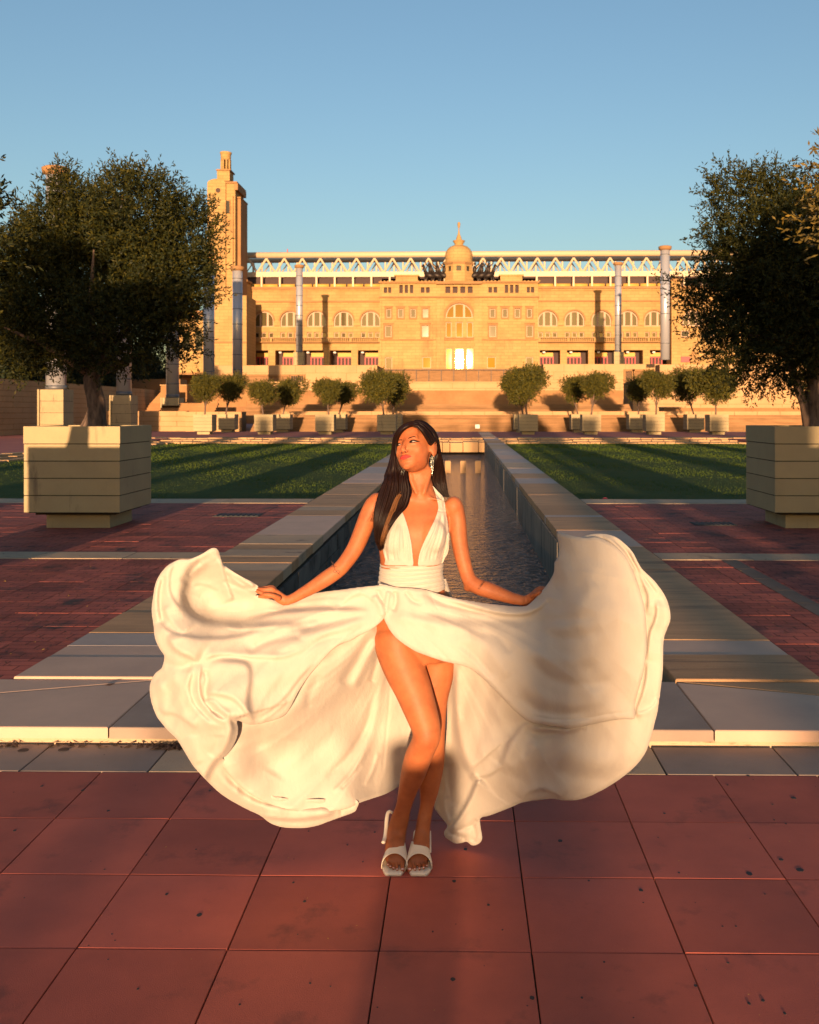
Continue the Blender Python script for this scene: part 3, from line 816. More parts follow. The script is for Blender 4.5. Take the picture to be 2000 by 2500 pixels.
wall('terrace_wall', X_at(640, 99), X_at(1522, 99), 99, 101, zC - .3, Z_at(953, 99), M['terrace'], 'long orange lit terrace wall below the stadium forecourt', joints=(2.4, .55))
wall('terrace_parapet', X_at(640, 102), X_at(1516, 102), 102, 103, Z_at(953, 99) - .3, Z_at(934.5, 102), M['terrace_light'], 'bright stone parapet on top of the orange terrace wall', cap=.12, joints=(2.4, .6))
bw = wall('forecourt_wall', X_at(915, 150), X_at(1330, 150), 150, 151, 4.5, Z_at(900, 150), M['brown_brick'], 'brown stone wall with railing below the central block of the stadium', joints=(3, .9))
rl = empty('railing', (0, 149.3, Z_at(938, 149.3)))
for k in range(14):
    x = X_at(925 + k * 30.5, 149.3); MB().box(x-.05, x+.05, 0, .1, -.4, 2.25).build('post', M['bronze'], rl)
MB().box(X_at(925,149.3), X_at(1322,149.3), .02, .08, 2.2, 2.28).build('rail', M['bronze'], rl)
tag(rl, 'thin dark railing in front of the brown forecourt wall', 'railing')
# side blocks
lb = wall('block_wall_left', X_at(523, 140), X_at(921, 140), 140, 160, 3.0, Z_at(891.5, 140), M['terrace_light'], 'pale lit retaining wall left of the stadium entrance', joints=(3, 1.1))
rb = wall('block_wall_right', X_at(1327, 140), X_at(1612, 140), 140, 160, 3.0, Z_at(889, 140), M['terrace_light'], 'pale lit retaining wall right of the stadium entrance', joints=(3, 1.1))
def opening(px0, px1, py0, py1, Y, lab, mat='brown_brick', box=None):
    e = empty('service_gate', (X_at(px0, Y), Y - .1, Z_at(py1, Y)))
    w = X_at(px1, Y) - X_at(px0, Y); h = Z_at(py0, Y) - Z_at(py1, Y)
    MB().box(0, w, 0, .12, 0, h).build('door_leaf', M[mat], e)
    for a, b, c, d in ((-.25, 0, 0, h + .25), (w, w + .25, 0, h + .25), (0, w, h, h + .25)):
        MB().box(a, b, -.25, .1, c, d).build('frame', M['facade_trim'], e)
    for i in range(1, 6): MB().box(w*i/6-.03, w*i/6+.03, -.06, 0, 0, h).build('rib', M['facade_trim'], e)
    tag(e, lab, 'gate'); return e
opening(540, 705, 918, 940, 140, 'wide brown service gate in the left retaining wall')
opening(712, 741, 918, 938, 140, 'dark square opening beside the brown gate in the left retaining wall', 'dark')
opening(1527, 1545, 906, 934, 140, 'dark narrow opening in the right retaining wall', 'dark')
opening(1547, 1594, 906, 934, 140, 'wide brown gate in the right retaining wall')
# big right side walls
wall('side_wall_right', X_at(1545, 106), 62, 106, 112, 1.0, Z_at(934, 106), M['terrace_light'], 'big bright stone wall behind the right hand small trees', cap=.1, joints=(3, .8))
wall('upper_wall_right', X_at(1611, 128), 75, 128, 131, 3.0, Z_at(890, 128), M['terrace_light'], 'pale upper wall behind the right hand column', joints=(3, 1.0))
wall('low_wall_right', X_at(1620, 88), 60, 88, 90, .0, Z_at(996, 88), M['terrace'], 'low stone wall at the far right behind the planters', cap=.1, joints=(3, .5))
# left side
wall('low_wall_left', -36, X_at(455, 85), 85, 86, 0, Z_at(1003.5, 85), M['terrace_light'], 'low sunlit wall between the column pedestals at left', joints=(3, .45))
wall('inner_low_wall', X_at(452, 84.2), X_at(590, 84.2), 84.2, 86, 0, Z_at(1005, 84.2), M['terrace_light'], 'low pale wall behind the left hand small planters', joints=(2, .45))
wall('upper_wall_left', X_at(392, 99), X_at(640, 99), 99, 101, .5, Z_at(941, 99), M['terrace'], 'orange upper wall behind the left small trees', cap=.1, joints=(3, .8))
steps('stairs_left', X_at(350, 90), X_at(520, 90), 89, .8, 2.6, 8, .4, M['terrace'])
m = MB(); x0, x1 = X_at(330, 96), X_at(395, 96)
m.add([(x0, 96, .5), (x1+1.5, 96, .5), (x1+1.5, 96, 3.9), (x1, 96, 3.9), (x0, 96, .9), (x0, 97, .5), (x1+1.5, 97, .5), (x1+1.5, 97, 3.9), (x1, 97, 3.9), (x0, 97, .9)],
      [(0,1,2,3,4), (9,8,7,6,5), (0,5,6,1), (1,6,7,2), (2,7,8,3), (3,8,9,4), (4,9,5,0)])
o = m.build('stair_cheek', M['terrace']); tag(o, 'sloping orange stair cheek wall behind the second pedestal', 'wall')
wall('back_wall_left', -60, X_at(440, 118), 118, 121, 0, Z_at(925, 118), M['terrace'], 'shaded wall behind the left stairs', joints=(3, .9))
# long side wall running away from the camera at left
e = empty('side_wall_left', (-32, 48, ZT)); R = random.Random(9)
MB().box(-1.2, 0, 0, 62, -.2, 3.98).build('core', M['facade_trim'], e)
mm = MB()
for r in range(10):
    y = -1.5 if r % 2 else 0
    while y < 62:
        a, b = max(y, 0), min(y + 3, 62); mm.box(-.02, .035 + R.uniform(-.01, .015), a + .02, b - .02, r * .396 + .02, (r + 1) * .396 - .015); y += 3
o = mm.build('stonework', M['terrace_light'], e); o['kind'] = 'stuff'
tag(e, 'long shaded stone wall running away behind the left planter', 'wall')

# ================================================================== STADIUM
YF = 193.0
def fx(px): return XZ(px, 1000, YF)[0]
def fz(py): return XZ(1128, py, YF)[1]
stadium = empty('stadium_building', (fx(1121), YF, fz(900)))
SO = Vector(stadium.location)
tag(stadium, 'golden lit stone stadium with arched windows, central dome and white roof truss', 'building')
def sub(name, mb, mat, parent=None, smooth=False):
    """mb in world coordinates -> local to stadium"""
    mb.v = [(x - SO.x, y - SO.y, z - SO.z) for x, y, z in mb.v]
    return mb.build(name, mat, parent or stadium, smooth)
def wall_holes(name, x0, x1, z0, z1, y, holes, mat, reveal=.6, arches=()):
    """front sheet with rectangular holes (x0,x1,z0,z1) and arch holes (cx,r,zb,zs)"""
    hs = list(holes) + [(cx - r, cx + r, zb, zs + r) for cx, r, zb, zs in arches]
    xs = sorted({x0, x1, *[h[0] for h in hs], *[h[1] for h in hs]}); zs = sorted({z0, z1, *[h[2] for h in hs], *[h[3] for h in hs]})
    m = MB()
    for i in range(len(xs) - 1):
        for j in range(len(zs) - 1):
            cx, cz = (xs[i] + xs[i+1]) / 2, (zs[j] + zs[j+1]) / 2
            if any(h[0] < cx < h[1] and h[2] < cz < h[3] for h in hs): continue
            m.add([(xs[i], y, zs[j]), (xs[i+1], y, zs[j]), (xs[i+1], y, zs[j+1]), (xs[i], y, zs[j+1])], [(0,1,2,3)])
    for h in holes:
        a, b, c, d = h
        m.add([(a,y,c),(b,y,c),(b,y,d),(a,y,d),(a,y+reveal,c),(b,y+reveal,c),(b,y+reveal,d),(a,y+reveal,d)], [(0,4,5,1),(1,5,6,2),(2,6,7,3),(3,7,4,0)])
    for cx, r, zb, zsp in arches:
        n = 16; arc = [(cx + r*math.cos(math.pi*k/n), zsp + r*math.sin(math.pi*k/n)) for k in range(n+1)]
        for k in range(n):   # spandrel
            (xa, za), (xb, zb_) = arc[k], arc[k+1]
            m.add([(xa,y,za),(xb,y,zb_),(xb,y,zsp+r),(xa,y,zsp+r)], [(3,2,1,0)])
            m.add([(xa,y,za),(xb,y,zb_),(xb,y+reveal,zb_),(xa,y+reveal,za)], [(0,1,2,3)])
        for s in (-1, 1): m.add([(cx+s*r,y,zb),(cx+s*r,y,zsp),(cx+s*r,y+reveal,zsp),(cx+s*r,y+reveal,zb)], [(0,1,2,3)])
        m.add([(cx-r,y,zb),(cx+r,y,zb),(cx+r,y+reveal,zb),(cx-r,y+reveal,zb)], [(0,1,2,3)])
    return sub(name, m, mat)
def rect_window(x0, x1, z0, z1, y, glass='glass', arched=False, sill=True, mull=0, tilt=0.0, yaw=0.0):
    m = MB(); t = .14
    m.box(x0, x0+t, y, y+.12, z0, z1); m.box(x1-t, x1, y, y+.12, z0, z1); m.box(x0+t, x1-t, y, y+.12, z1-t, z1); m.box(x0+t, x1-t, y, y+.12, z0, z0+t)
    for k in range(mull):
        c = x0 + (x1-x0) * (k+1) / (mull+1); m.box(c-.09, c+.09, y+.005, y+.115, z0+t, z1-t)
    w = sub('window', m, M['frame'])
    g_ = MB(); g_.add([(x0+t*.5, y+.06+tilt+yaw, z0+t*.5), (x1-t*.5, y+.06+tilt-yaw, z0+t*.5), (x1-t*.5, y+.06-tilt-yaw, z1-t*.5), (x0+t*.5, y+.06-tilt+yaw, z1-t*.5)], [(0,1,2,3)])
    g_.v = [(a - SO.x, b - SO.y, c - SO.z) for a, b, c in g_.v]
    g_.build('pane', M[glass], w)
    return w
def arch_window(cx, r, zb, zsp, y, glass='glass', bars=2):
    n = 20
    def ring(rad_, yy): return [(cx - rad_, yy, zb)] + [(cx + rad_*math.cos(math.pi - math.pi*k/n), yy, zsp + rad_*math.sin(math.pi*k/n)) for k in range(n+1)] + [(cx + rad_, yy, zb)]
    A = ring(r, y); B = ring(r - .22, y); m = MB(); k = len(A)
    m.add(A + B, [(i, i+1, k+i+1, k+i) for i in range(k-1)])
    m.box(cx - r + .2, cx + r - .2, y, y+.12, zb, zb+.2)
    for s in (-1, 1):
        bx = cx + s * r * .36; h = math.sqrt(max(0, r*r - (r*.36+.2)**2))
        m.box(bx-.2, bx+.2, y-.02, y+.15, zb+.2, zsp+h-.05)
    w = sub('arch_window', m, M['frame'])
    g_ = MB(); pts = ring(r - .1, y+.06)
    g_.add(pts, [tuple(range(len(pts)))]); g_.v = [(a - SO.x, b - SO.y, c - SO.z) for a, b, c in g_.v]
    g_.build('pane', M[glass], w)
    return w
zbase = fz(905); 
def wing(side):
    mir = (lambda p: p) if side < 0 else (lambda p: 2242 - p)
    X = lambda p: fx(mir(p))
    def span(a, b): 
        u, v = X(a), X(b); return (min(u, v), max(u, v))
    cxs = [643.8, 708, 773, 838.6, 904.4]; r = 24 / F * YF
    holes = []; arches = []
    for c in cxs:
        arches.append((X(c), r, fz(797), fz(783)))
        for k in (-1, 0, 1):
            a, b = span(c + k*17.5 - 5.8, c + k*17.5 + 5.8); holes.append((a, b, fz(824), fz(811)))
    gr = [(605, 655), (672, 719), (740, 790), (805.5, 857.7), (873.8, 924)]
    for a, b in gr:
        u, v = span(a, b); holes.append((u, v, fz(891), fz(855)))
    x0, x1 = span(592, 929)
    w = wall_holes('wing_wall', x0, x1, zbase, fz(702), YF, holes, M['facade'], .8, arches)
    for (c, r_, zb, zs_) in arches: arch_window(c, r_, zb, zs_, YF + .55, 'glass')
    for i, (a, b, c, d) in enumerate(holes[:15]): rect_window(a, b, c, d, YF + .5, ['glass', 'glass_dark', 'glass', 'glass'][(i * 7 + 1) % 4], tilt=.01)
    # portals: recess with red doors and ochre lintel
    for i, (a, b, c, d) in enumerate(holes[15:]):
        m = MB(); m.box(a - .3, b + .3, YF + 4.2, YF + 4.4, c - .2, d + .2); sub('portal_back', m, M['soffit'])
        m = MB(); m.box(a - .05, b + .05, YF + .85, YF + 4.2, d, d + .1); m.box(a - .1, a, YF + .85, YF + 4.2, c, d); m.box(b, b + .1, YF + .85, YF + 4.2, c, d); sub('portal_lining', m, M['facade_trim'])
        wd = b - a; aa = a + wd * (.30 if side < 0 else .05); bb = aa + wd * .66
        m = MB(); m.box(aa, bb, YF + 2.6, YF + 2.9, d - 1.15, d - .35); sub('lintel_sign', m, M['ochre'])
        m = MB(); n = 5
        for k in range(n):
            u = aa + (bb - aa) * k / (n - 1); m.box(u - .09, u + .09, YF + 2.5, YF + 2.7, c, d - 1.15)
        m.box(aa, bb, YF + 2.55, YF + 2.65, d - 1.4, d - 1.2)
        dr = sub('door', m, M['red_paint'])
        g_ = MB(); g_.add([(aa, YF+2.68, c), (bb, YF+2.68, c), (bb, YF+2.68, d-1.15), (aa, YF+2.68, d-1.15)], [(0,1,2,3)]); g_.v = [(p - SO.x, q - SO.y, s_ - SO.z) for p, q, s_ in g_.v]
        g_.build('pane', M['soffit'], dr)
        m = MB(); m.lathe([(.3, 0), (.3, .3)], 0, 0, 10); m.v = [(x_ + a + .9, YF + .6 + y_, z_ + d - .55) for x_, y_, z_ in m.v]; sub('lamp', m, M['white_box'])
    for (p0, p1, dy, mat) in ((700, 705.5, .55, 'facade_trim'), (706, 709, .3, 'facade'), (733.5, 737.5, .35, 'facade_trim'), (793.5, 796.2, .12, 'facade_trim')):
        if p0 > 790:
            prev = x0
            ed = sorted([x0] + [v for c_, r_, _, _ in arches for v in (c_ - r_ - .25, c_ + r_ + .25)] + [x1])
            for q in range(0, len(ed) - 1, 2): sub('string_course', MB().box(ed[q], ed[q+1], YF - dy, YF - .003, fz(p1), fz(p0)), M[mat])
        else: sub('cornice', MB().box(x0 + .05, x1 - .05, YF - dy, YF - .003, fz(p1), fz(p0)), M[mat])
    # archivolts
    for (c, r_, zb, zs_) in arches:
        m = MB(); n = 18
        for k in range(n):
            a0, a1 = math.pi*k/n, math.pi*(k+1)/n; ro = r_ + .32; ri = r_ + .02
            q = [(c+ri*math.cos(a0), zs_+ri*math.sin(a0)), (c+ro*math.cos(a0), zs_+ro*math.sin(a0)), (c+ro*math.cos(a1), zs_+ro*math.sin(a1)), (c+ri*math.cos(a1), zs_+ri*math.sin(a1))]
            m.prism(q, YF - .15, YF - .004, axis='y')
        sub('archivolt', m, M['facade_trim'])
    # balcony with balusters
    m = MB(); m.box(x0, x1, YF - 1.3, YF - .004, fz(837), fz(834.5)); m.box(x0, x1, YF - 1.3, YF - 1.05, fz(826.8), fz(825)); sub('balcony', m, M['facade_trim'])
    m = MB(); x = x0
    while x < x1 - .3:
        wdt = .5 if int((x - x0) / .42) % 13 == 0 else .14
        m.box(x, x + wdt, YF - 1.27, YF - 1.1, fz(834.5), fz(826.8)); x += .42 if wdt < .3 else .75
    o = sub('baluster', m, M['facade']); o['kind'] = 'stuff'
    # end pavilion
    a, b = span(592, 614)
    m = MB(); m.box(a, b, YF - 4.5, YF - .003, zbase, fz(690)); sub('end_pavilion', m, M['facade'])
    m = MB(); m.box(a - .25, b + .25, YF - 4.8, YF, fz(694), fz(689)); m.box(a - .15, b + .15, YF - 4.7, YF, fz(737), fz(733)); sub('cornice', m, M['facade_trim'])
    # blocking above: dark gap, ochre tubes, posts
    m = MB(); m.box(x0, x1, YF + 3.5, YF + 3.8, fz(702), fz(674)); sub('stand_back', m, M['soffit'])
    m = MB(); zc = fz(694.5)
    for k in range(8):
        u = x0 + (x1 - x0) * (k + .05) / 8; v = x0 + (x1 - x0) * (k + .95) / 8
        m.tube([(u, YF + 1.8, zc), (v, YF + 1.8, zc)], .42, 10)
    sub('ochre_pipe', m, M['ochre'], smooth=True)
for s in (-1, 1): wing(s)
o = sub('outer_wing_wall', MB().box(fx(1650.5), fx(1960), YF - .2, YF + 3, zbase - 3, fz(702)), M['facade'])
sub('cornice', MB().box(fx(1650.5), fx(1960), YF - .7, YF - .203, fz(705.5), fz(700)), M['facade_trim'])
sub('cornice', MB().box(fx(1650.5), fx(1960), YF - .5, YF - .203, fz(737.5), fz(733.5)), M['facade_trim'])
for k in range(4):
    a = fx(1690 + k*64); arch_window(a, 24/F*YF, fz(797), fz(783), YF - .36, 'glass')
for k in range(5): rect_window(fx(1662 + 60*k), fx(1682 + 60*k), fz(824), fz(808), YF - .36, 'glass_dark')
sub('red_sign', MB().box(fx(1662), fx(1684), YF - .4, YF - .21, fz(885), fz(871)), M['red_paint'])
# central block
def c_(px): return fx(px)
rects = []
for L in ((944.5,956.2),(973,986),(1003,1016),(1033,1046.5)): rects.append((L[0], L[1], 755.5, 777))
for L in ((941.5,957.5),(1031,1047.5)): rects.append((L[0], L[1], 796, 824))
rects.append((1032, 1053, 872, 900)); rects.append((942, 959, 873, 902))
sm = [(939,947,703.5,717),(949.5,956.8,703.5,717),(976.5,985,698,717.5),(989.5,997.5,698,717.5),(1002,1010,698,717.5),(1028.5,1037.5,703.5,717),(1041,1050,703.5,717)]
rects += sm
rects = rects + [(2242-b, 2242-a, c, d) for a, b, c, d in rects]
mid4 = [(1088,1100,702,717.5),(1105.5,1117.5,702,717.5),(1124,1136,702,717.5),(1142,1154,702,717.5)]
rects += mid4
cen = [(1089,1103,788,825),(1113,1130,788,825),(1140,1155,788,825),(1089,1104,851,902),(1111.5,1132.5,851,903),(1139,1156,851,902)]
rects += cen
def RH(r): return (c_(r[0]), c_(r[1]), fz(r[3]), fz(r[2]))
YC = YF - 1.6
ca = (c_(1121.5), 32.5/F*YF, fz(778), fz(774.5))
wall_holes('central_wall', c_(929.5), c_(1312.5), zbase, fz(692), YC, [RH(r) for r in rects], M['facade'], .7, [ca])
for r in rects:
    if r[2] < 720:
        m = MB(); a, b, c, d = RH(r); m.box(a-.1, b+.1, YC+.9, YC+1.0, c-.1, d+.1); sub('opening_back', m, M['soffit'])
    else:
        rect_window(*RH(r), YC + .45, 'glass_bright' if r in cen or (r[2] > 860 and 1030 < r[0] < 1200) else 'glass', mull=0, tilt=0 if r in cen else random.uniform(-.01, .01), yaw=.0033 if r in cen else 0)
arch_window(*ca, YC + .45, 'glass_bright')
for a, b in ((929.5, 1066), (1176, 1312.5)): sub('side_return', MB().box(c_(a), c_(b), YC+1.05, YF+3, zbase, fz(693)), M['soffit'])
for (a, b, p0, p1, dy, mt_) in ((927,1315,725.5,729.5,.5,'facade_trim'),(927,1315,690,694,.6,'facade_trim'),(929,1313,733,735,.2,'facade'),(929,1313,829,832.5,.35,'facade_trim'),(1066,1176,693.5,697,1.0,'facade_trim'),(1084,1160,825.2,828,.4,'facade_trim')):
    sub('cornice', MB().box(c_(a), c_(b), YC-dy, YC-.003, fz(p1), fz(p0)), M[mt_])
for r in rects[:6] + rects[15:21]:
    a, b, c, d = RH(r); m = MB(); t = .32
    for q in ((a-t, a-.01, c, d+t), (b+.01, b+t, c, d+t), (a-.01, b+.01, d+.01, d+t)): m.box(q[0], q[1], YC-.14, YC-.004, q[2], q[3])
    m.box(a-t-.1, b+t+.1, YC-.3, YC-.004, d+t+.01, d+t+.2); sub('window_surround', m, M['facade_trim'])
for a, b in ((1066, 1085), (1157, 1176)):
    sub('pilaster', MB().box(c_(a), c_(b), YC-.55, YC-.004, zbase, fz(735.3)), M['facade'])
for a, b in ((929.5, 934), (1060, 1065), (1177, 1182), (1308, 1312.5)): sub('pilaster', MB().box(c_(a), c_(b), YC-.25, YC-.004, zbase, fz(735.3)), M['facade'])
for r in rects[:6] + rects[15:21] + cen[:3]:
    a, b, c, d = RH(r); m = MB(); m.box(a-.25, b+.25, YC-.22, YC-.003, c-.35, c-.02); sub('sill', m, M['facade_trim'])
m = MB(); n = 20; c, r_, zb, zs_ = ca
for k in range(n):
    a0, a1 = math.pi*k/n, math.pi*(k+1)/n; ro = r_ + .5; ri = r_ + .02
    m.prism([(c+ri*math.cos(a0), zs_+ri*math.sin(a0)), (c+ro*math.cos(a0), zs_+ro*math.sin(a0)), (c+ro*math.cos(a1), zs_+ro*math.sin(a1)), (c+ri*math.cos(a1), zs_+ri*math.sin(a1))], YC-.25, YC-.004, axis='y')
sub('archivolt', m, M['facade_trim'])
for px in (1066 - 3, 1176 + 3, 929.5, 1312):
    m = MB(); x = c_(px); m.lathe([(.35, 0), (.4, .5), (.2, .8), (.3, 1.1), (.05, 1.6)], 0, 0, 10)
# raised attic blocks
for a, b in ((968, 1021), (1221, 1274)):
    m = MB(); m.box(c_(a), c_(b), YC-.35, YF+2.5, fz(689.9), fz(675)); m.box(c_(a)-.3, c_(b)+.3, YC-.7, YF+2.8, fz(677.5), fz(674)); sub('attic_block', m, M['facade'])
m = MB(); x = c_(929.5)
while x < c_(1066): m.box(x, x+.35, YC-.2, YC+.2, fz(690), fz(687.6)); m.box(fx(2242 - (x - fx(0)) / (fx(1) - fx(0)))-.35, fx(2242 - (x - fx(0)) / (fx(1) - fx(0))), YC-.2, YC+.2, fz(690), fz(687.6)); x += .75
o = sub('merlon', m, M['facade']); o['kind'] = 'stuff'
# dome on lantern
dx = c_(1120.5); rL = 37/F*YF; yD = YF + 2.0
oc = lambda r, n=8: [(dx + r*math.cos(2*math.pi*(k+.5)/n), yD + r*math.sin(2*math.pi*(k+.5)/n)) for k in range(n)]
sub('lantern', MB().prism(oc(rL*1.02), fz(690), fz(662)), M['facade'])
m = MB(); m.prism(oc(rL*1.08), fz(690.2), fz(687)); m.prism(oc(rL*1.05), fz(643), fz(640)); m.prism(oc(rL*.99), fz(646), fz(643.05)); sub('lantern_cornice', m, M['facade_trim'])
# lantern drum with openings: eight piers
m = MB(); o8 = oc(rL*.97)
for k in range(8):
    a = np.array(o8[k]); b = np.array(o8[(k+1) % 8]); u = (b - a)
    nrm = np.array([a[0]+b[0]-2*dx, a[1]+b[1]-2*yD]); nrm /= np.linalg.norm(nrm)
    for t0, t1 in ((0, .28), (.72, 1)):
        p, q = a + u*t0, a + u*t1; m.prism([tuple(p), tuple(q), tuple(q - nrm*.8), tuple(p - nrm*.8)], fz(662), fz(646))
    p, q = a + u*.28, a + u*.72; m.prism([tuple(p), tuple(q), tuple(q - nrm*.8), tuple(p - nrm*.8)], fz(649.5), fz(646))
sub('lantern_pier', m, M['facade'])
sub('lantern_glass', MB().prism(oc(rL*.86), fz(669), fz(646.2)), M['glass_dark'])
def zz(p): return fz(p)
prof = [(35.5,640),(36,636),(33,634),(33,630),(34.2,624),(34,618),(32,611),(28,604.5),(22,599),(14,595.5),(10,594.5),(10.5,592),(14,586),(15.5,584),(14,583),(9,582.5),(7,580),(5.5,574),(3,568),(1.6,560),(1.2,553),(2.2,551),(3.2,547),(3.6,542),(3,538.5),(.6,537)]
m = MB(); m.lathe([(r/F*YF, zz(p)) for r, p in prof], dx, yD, 32); sub('dome', m, M['facade'], smooth=True)
# bronze riders each side
def riders(x, sgn):
    m = MB(); y = YF + 1.0; z0 = fz(690) - .6
    for k, off in enumerate((-1.35, 0.1, 1.5)):
        xx = x + off
        m.tube([(xx-.9*sgn, y, z0+1.9), (xx, y, z0+2.2), (xx+.9*sgn, y, z0+2.5)], [.5, .62, .55], 8)
        m.tube([(xx+.8*sgn, y, z0+2.6), (xx+1.2*sgn, y, z0+3.7), (xx+1.35*sgn, y, z0+4.4)], [.42,.28,.2], 7)
        m.tube([(xx+1.25*sgn, y, z0+4.4), (xx+1.75*sgn, y, z0+4.0)], [.24,.12], 6)
        for lx in (-.8, -.5, .5, .9): m.tube([(xx+lx*sgn, y, z0+2.2), (xx+(lx+.25)*sgn, y, z0+1.1), (xx+lx*sgn, y, z0)], [.25,.16,.12], 6)
        m.tube([(xx, y, z0+2.5), (xx+.05, y, z0+3.6), (xx+.1*sgn, y, z0+4.1)], [.35,.4,.25], 7); m.ellipsoid((xx+.1*sgn, y, z0+4.6), (.26,.26,.32), None, 10, 6)
        m.tube([(xx, y, z0+3.8), (xx+.9*sgn, y, z0+4.6), (xx+1.0*sgn, y, z0+5.2)], [.14,.11,.08], 6)
    return m
riders_h = .72
sub('bronze_riders', riders(c_(1066), -1), M['bronze'], smooth=True); sub('bronze_riders', riders(c_(1175), 1), M['bronze'], smooth=True)
# roof truss
YR = 197.0
rx = lambda p: XZ(p, 1000, YR)[0]; rz = lambda p: XZ(1128, p, YR)[1]
xa, xb = rx(560), rx(1900)
sub('top_chord', MB().tube([(xa, YR, rz(622)), (rx(1121), YR, rz(620.5)), (xb, YR, rz(618.5))], .62, 14), M['steel_white'], smooth=True)
sub('rear_chord', MB().tube([(xa, YR+5, rz(626)), (xb, YR+5, rz(622))], .5, 10), M['steel_white'], smooth=True)
m = MB(); m.box(xa, xb, YR-.6, YR+.6, rz(676), rz(664)); sub('bottom_chord', m, M['steel_white'])
m = MB(); m.box(xa, xb, YR-.2, YR+12, rz(680), rz(676.4)); sub('roof_deck', m, M['soffit'])
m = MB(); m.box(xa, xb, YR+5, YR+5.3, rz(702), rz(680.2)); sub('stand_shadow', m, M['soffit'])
bay = 44.2/F*YR; nb = int((xb - xa) / bay) + 1; zt, zb_ = rz(630), rz(665); H = zt - zb_
mA = MB().tube([(0, 0, 0), (bay/2, 0, -H)], .22, 8).mesh('brace'); mB_ = MB().tube([(0, 0, 0), (-bay/2, 0, -H)], .22, 8).mesh('brace')
mX1 = MB().tube([(0, 0, -H*.5), (bay/4, 0, -H)], .13, 6).mesh('cross_brace'); mX2 = MB().tube([(0, 0, -H*.5), (-bay/4, 0, -H)], .13, 6).mesh('cross_brace')
mC = MB().tube([(0, 0, 0), (0, 0, -H)], .2, 6).mesh('rear_brace'); mD = MB().tube([(0, 0, 0), (bay*.32, -2.5, -H)], .13, 6).mesh('rear_brace'); mE = MB().tube([(0, 0, 0), (-bay*.32, -2.5, -H)], .13, 6).mesh('rear_brace')
mP = MB().box(-.18, .18, -.18, .18, 0, rz(676) - fz(699)).mesh('roof_post')
for mm_ in (mX1, mX2, mA, mB_, mC, mD, mE, mP): mm_.materials.append(M['steel_white'])
for k in range(nb):
    x = rx(606.5) + (k - 1) * bay
    if x > xb: break
    for me_, y_, xo in ((mA, YR, 0), (mB_, YR, 0), (mC, YR + 4.6, 0), (mD, YR + 4.8, 0), (mE, YR + 4.8, 0), (mC, YR + 4.6, bay/2)):
        o = mesh_obj('brace' if y_ == YR else 'rear_brace', me_, None, stadium); o.location = Vector((x + xo, y_, zt)) - SO
    if x < fx(1050) or x > fx(1190):
        o = mesh_obj('roof_post', mP, None, stadium); o.location = Vector((x + bay*.9, YF + 1.2, fz(699))) - SO
m = MB(); m.tube([(rx(702), YR, rz(616)), (rx(702), YR, rz(607))], .1, 6); sub('antenna', m, M['red_paint'])
# forecourt slab
struct('forecourt', MB().box(-90, 90, 160.2, 192.5, 8.0, 8.4), M['terrace'])

# ================================================================== TOWER
YT2 = 181.0
tx = lambda p: XZ(p, 1000, YT2)[0]; tz = lambda p: XZ(1128, p, YT2)[1]
tw = empty('stone_tower', (tx(545), YT2, tz(900))); TO = Vector(tw.location)
tag(tw, 'tall square stone tower with round lantern top left of the stadium', 'tower')
def tsub(name, m, mat, smooth=False):
    m.v = [(x - TO.x, y - TO.y, z - TO.z) for x, y, z in m.v]; return m.build(name, mat, tw, smooth)
x0, x1, x2 = tx(506), tx(551), tx(573)
tsub('shaft', MB().box(x0, x1, YT2, YT2+7, tz(905), tz(452)), M['facade'])
# rounded gable of the main shaft
n = 10; cxs_ = (x0 + x1) / 2; rr_ = (x1 - x0) / 2
pts = [(x1, tz(452.2)), (x1, tz(445))] + [(cxs_ + rr_*math.cos(math.pi*k/n), tz(445) + (tz(434)-tz(445))*math.sin(math.pi*k/n)) for k in range(1, n)] + [(x0, tz(445)), (x0, tz(452.2))]
tsub('gable', MB().prism(pts[::-1], YT2, YT2+7, axis='y'), M['facade'])
tsub('side_shaft', MB().box(x1+.003, x2, YT2+.5, YT2+7.5, tz(905), tz(441)), M['facade'])
tsub('corner_strip', MB().box(x2+.003, tx(581), YT2+2.3, YT2+8, tz(905), tz(474)), M['facade_trim'])
tsub('corner_strip', MB().box(tx(567), tx(569), YT2+.2, YT2+.5, tz(905), tz(475)), M['facade_trim'])
m = MB(); m.box(x1-.1, x2+.4, YT2+.2, YT2+7.8, tz(444), tz(440)); m.box(x2-.1, tx(582), YT2+2, YT2+8.1, tz(476), tz(472.5)); m.box(x2-.2, x2+.5, YT2+.4, YT2+7.6, tz(460), tz(444.2)); tsub('cornice', m, M['facade_trim'])
m = MB(); cx_, cz_ = tx(532.5), tz(462.5); m.lathe([(.42, 0), (.55, .15), (.55, .35)], 0, 0, 20); m.v = [(cx_ + a, YT2 - b_ , cz_ + c) for a, c, b_ in m.v]
m2 = MB(); m2.prism([(cx_ + .46*math.cos(2*math.pi*k/16), cz_ + .46*math.sin(2*math.pi*k/16)) for k in range(16)][::-1], YT2-.06, YT2-.004, axis='y'); tsub('round_opening', m2, M['soffit'])
m = MB(); m.box(tx(551.5), tx(559.5), YT2+.36, YT2+.494, tz(518), tz(487)); tsub('slot_window', m, M['glass_dark'])
m = MB(); m.box(tx(550.2), tx(551.4), YT2+.2, YT2+.49, tz(519), tz(486)); m.box(tx(559.6), tx(560.8), YT2+.2, YT2+.49, tz(519), tz(486)); tsub('slot_frame', m, M['facade_trim'])
tsub('lantern_base', MB().box(tx(525), tx(556), YT2+1.5, YT2+4.6, tz(434.5), tz(408)), M['facade'])
tsub('lantern_base_cornice', MB().box(tx(523.5), tx(559), YT2+1.2, YT2+4.9, tz(409.5), tz(406.5)), M['facade_trim'])
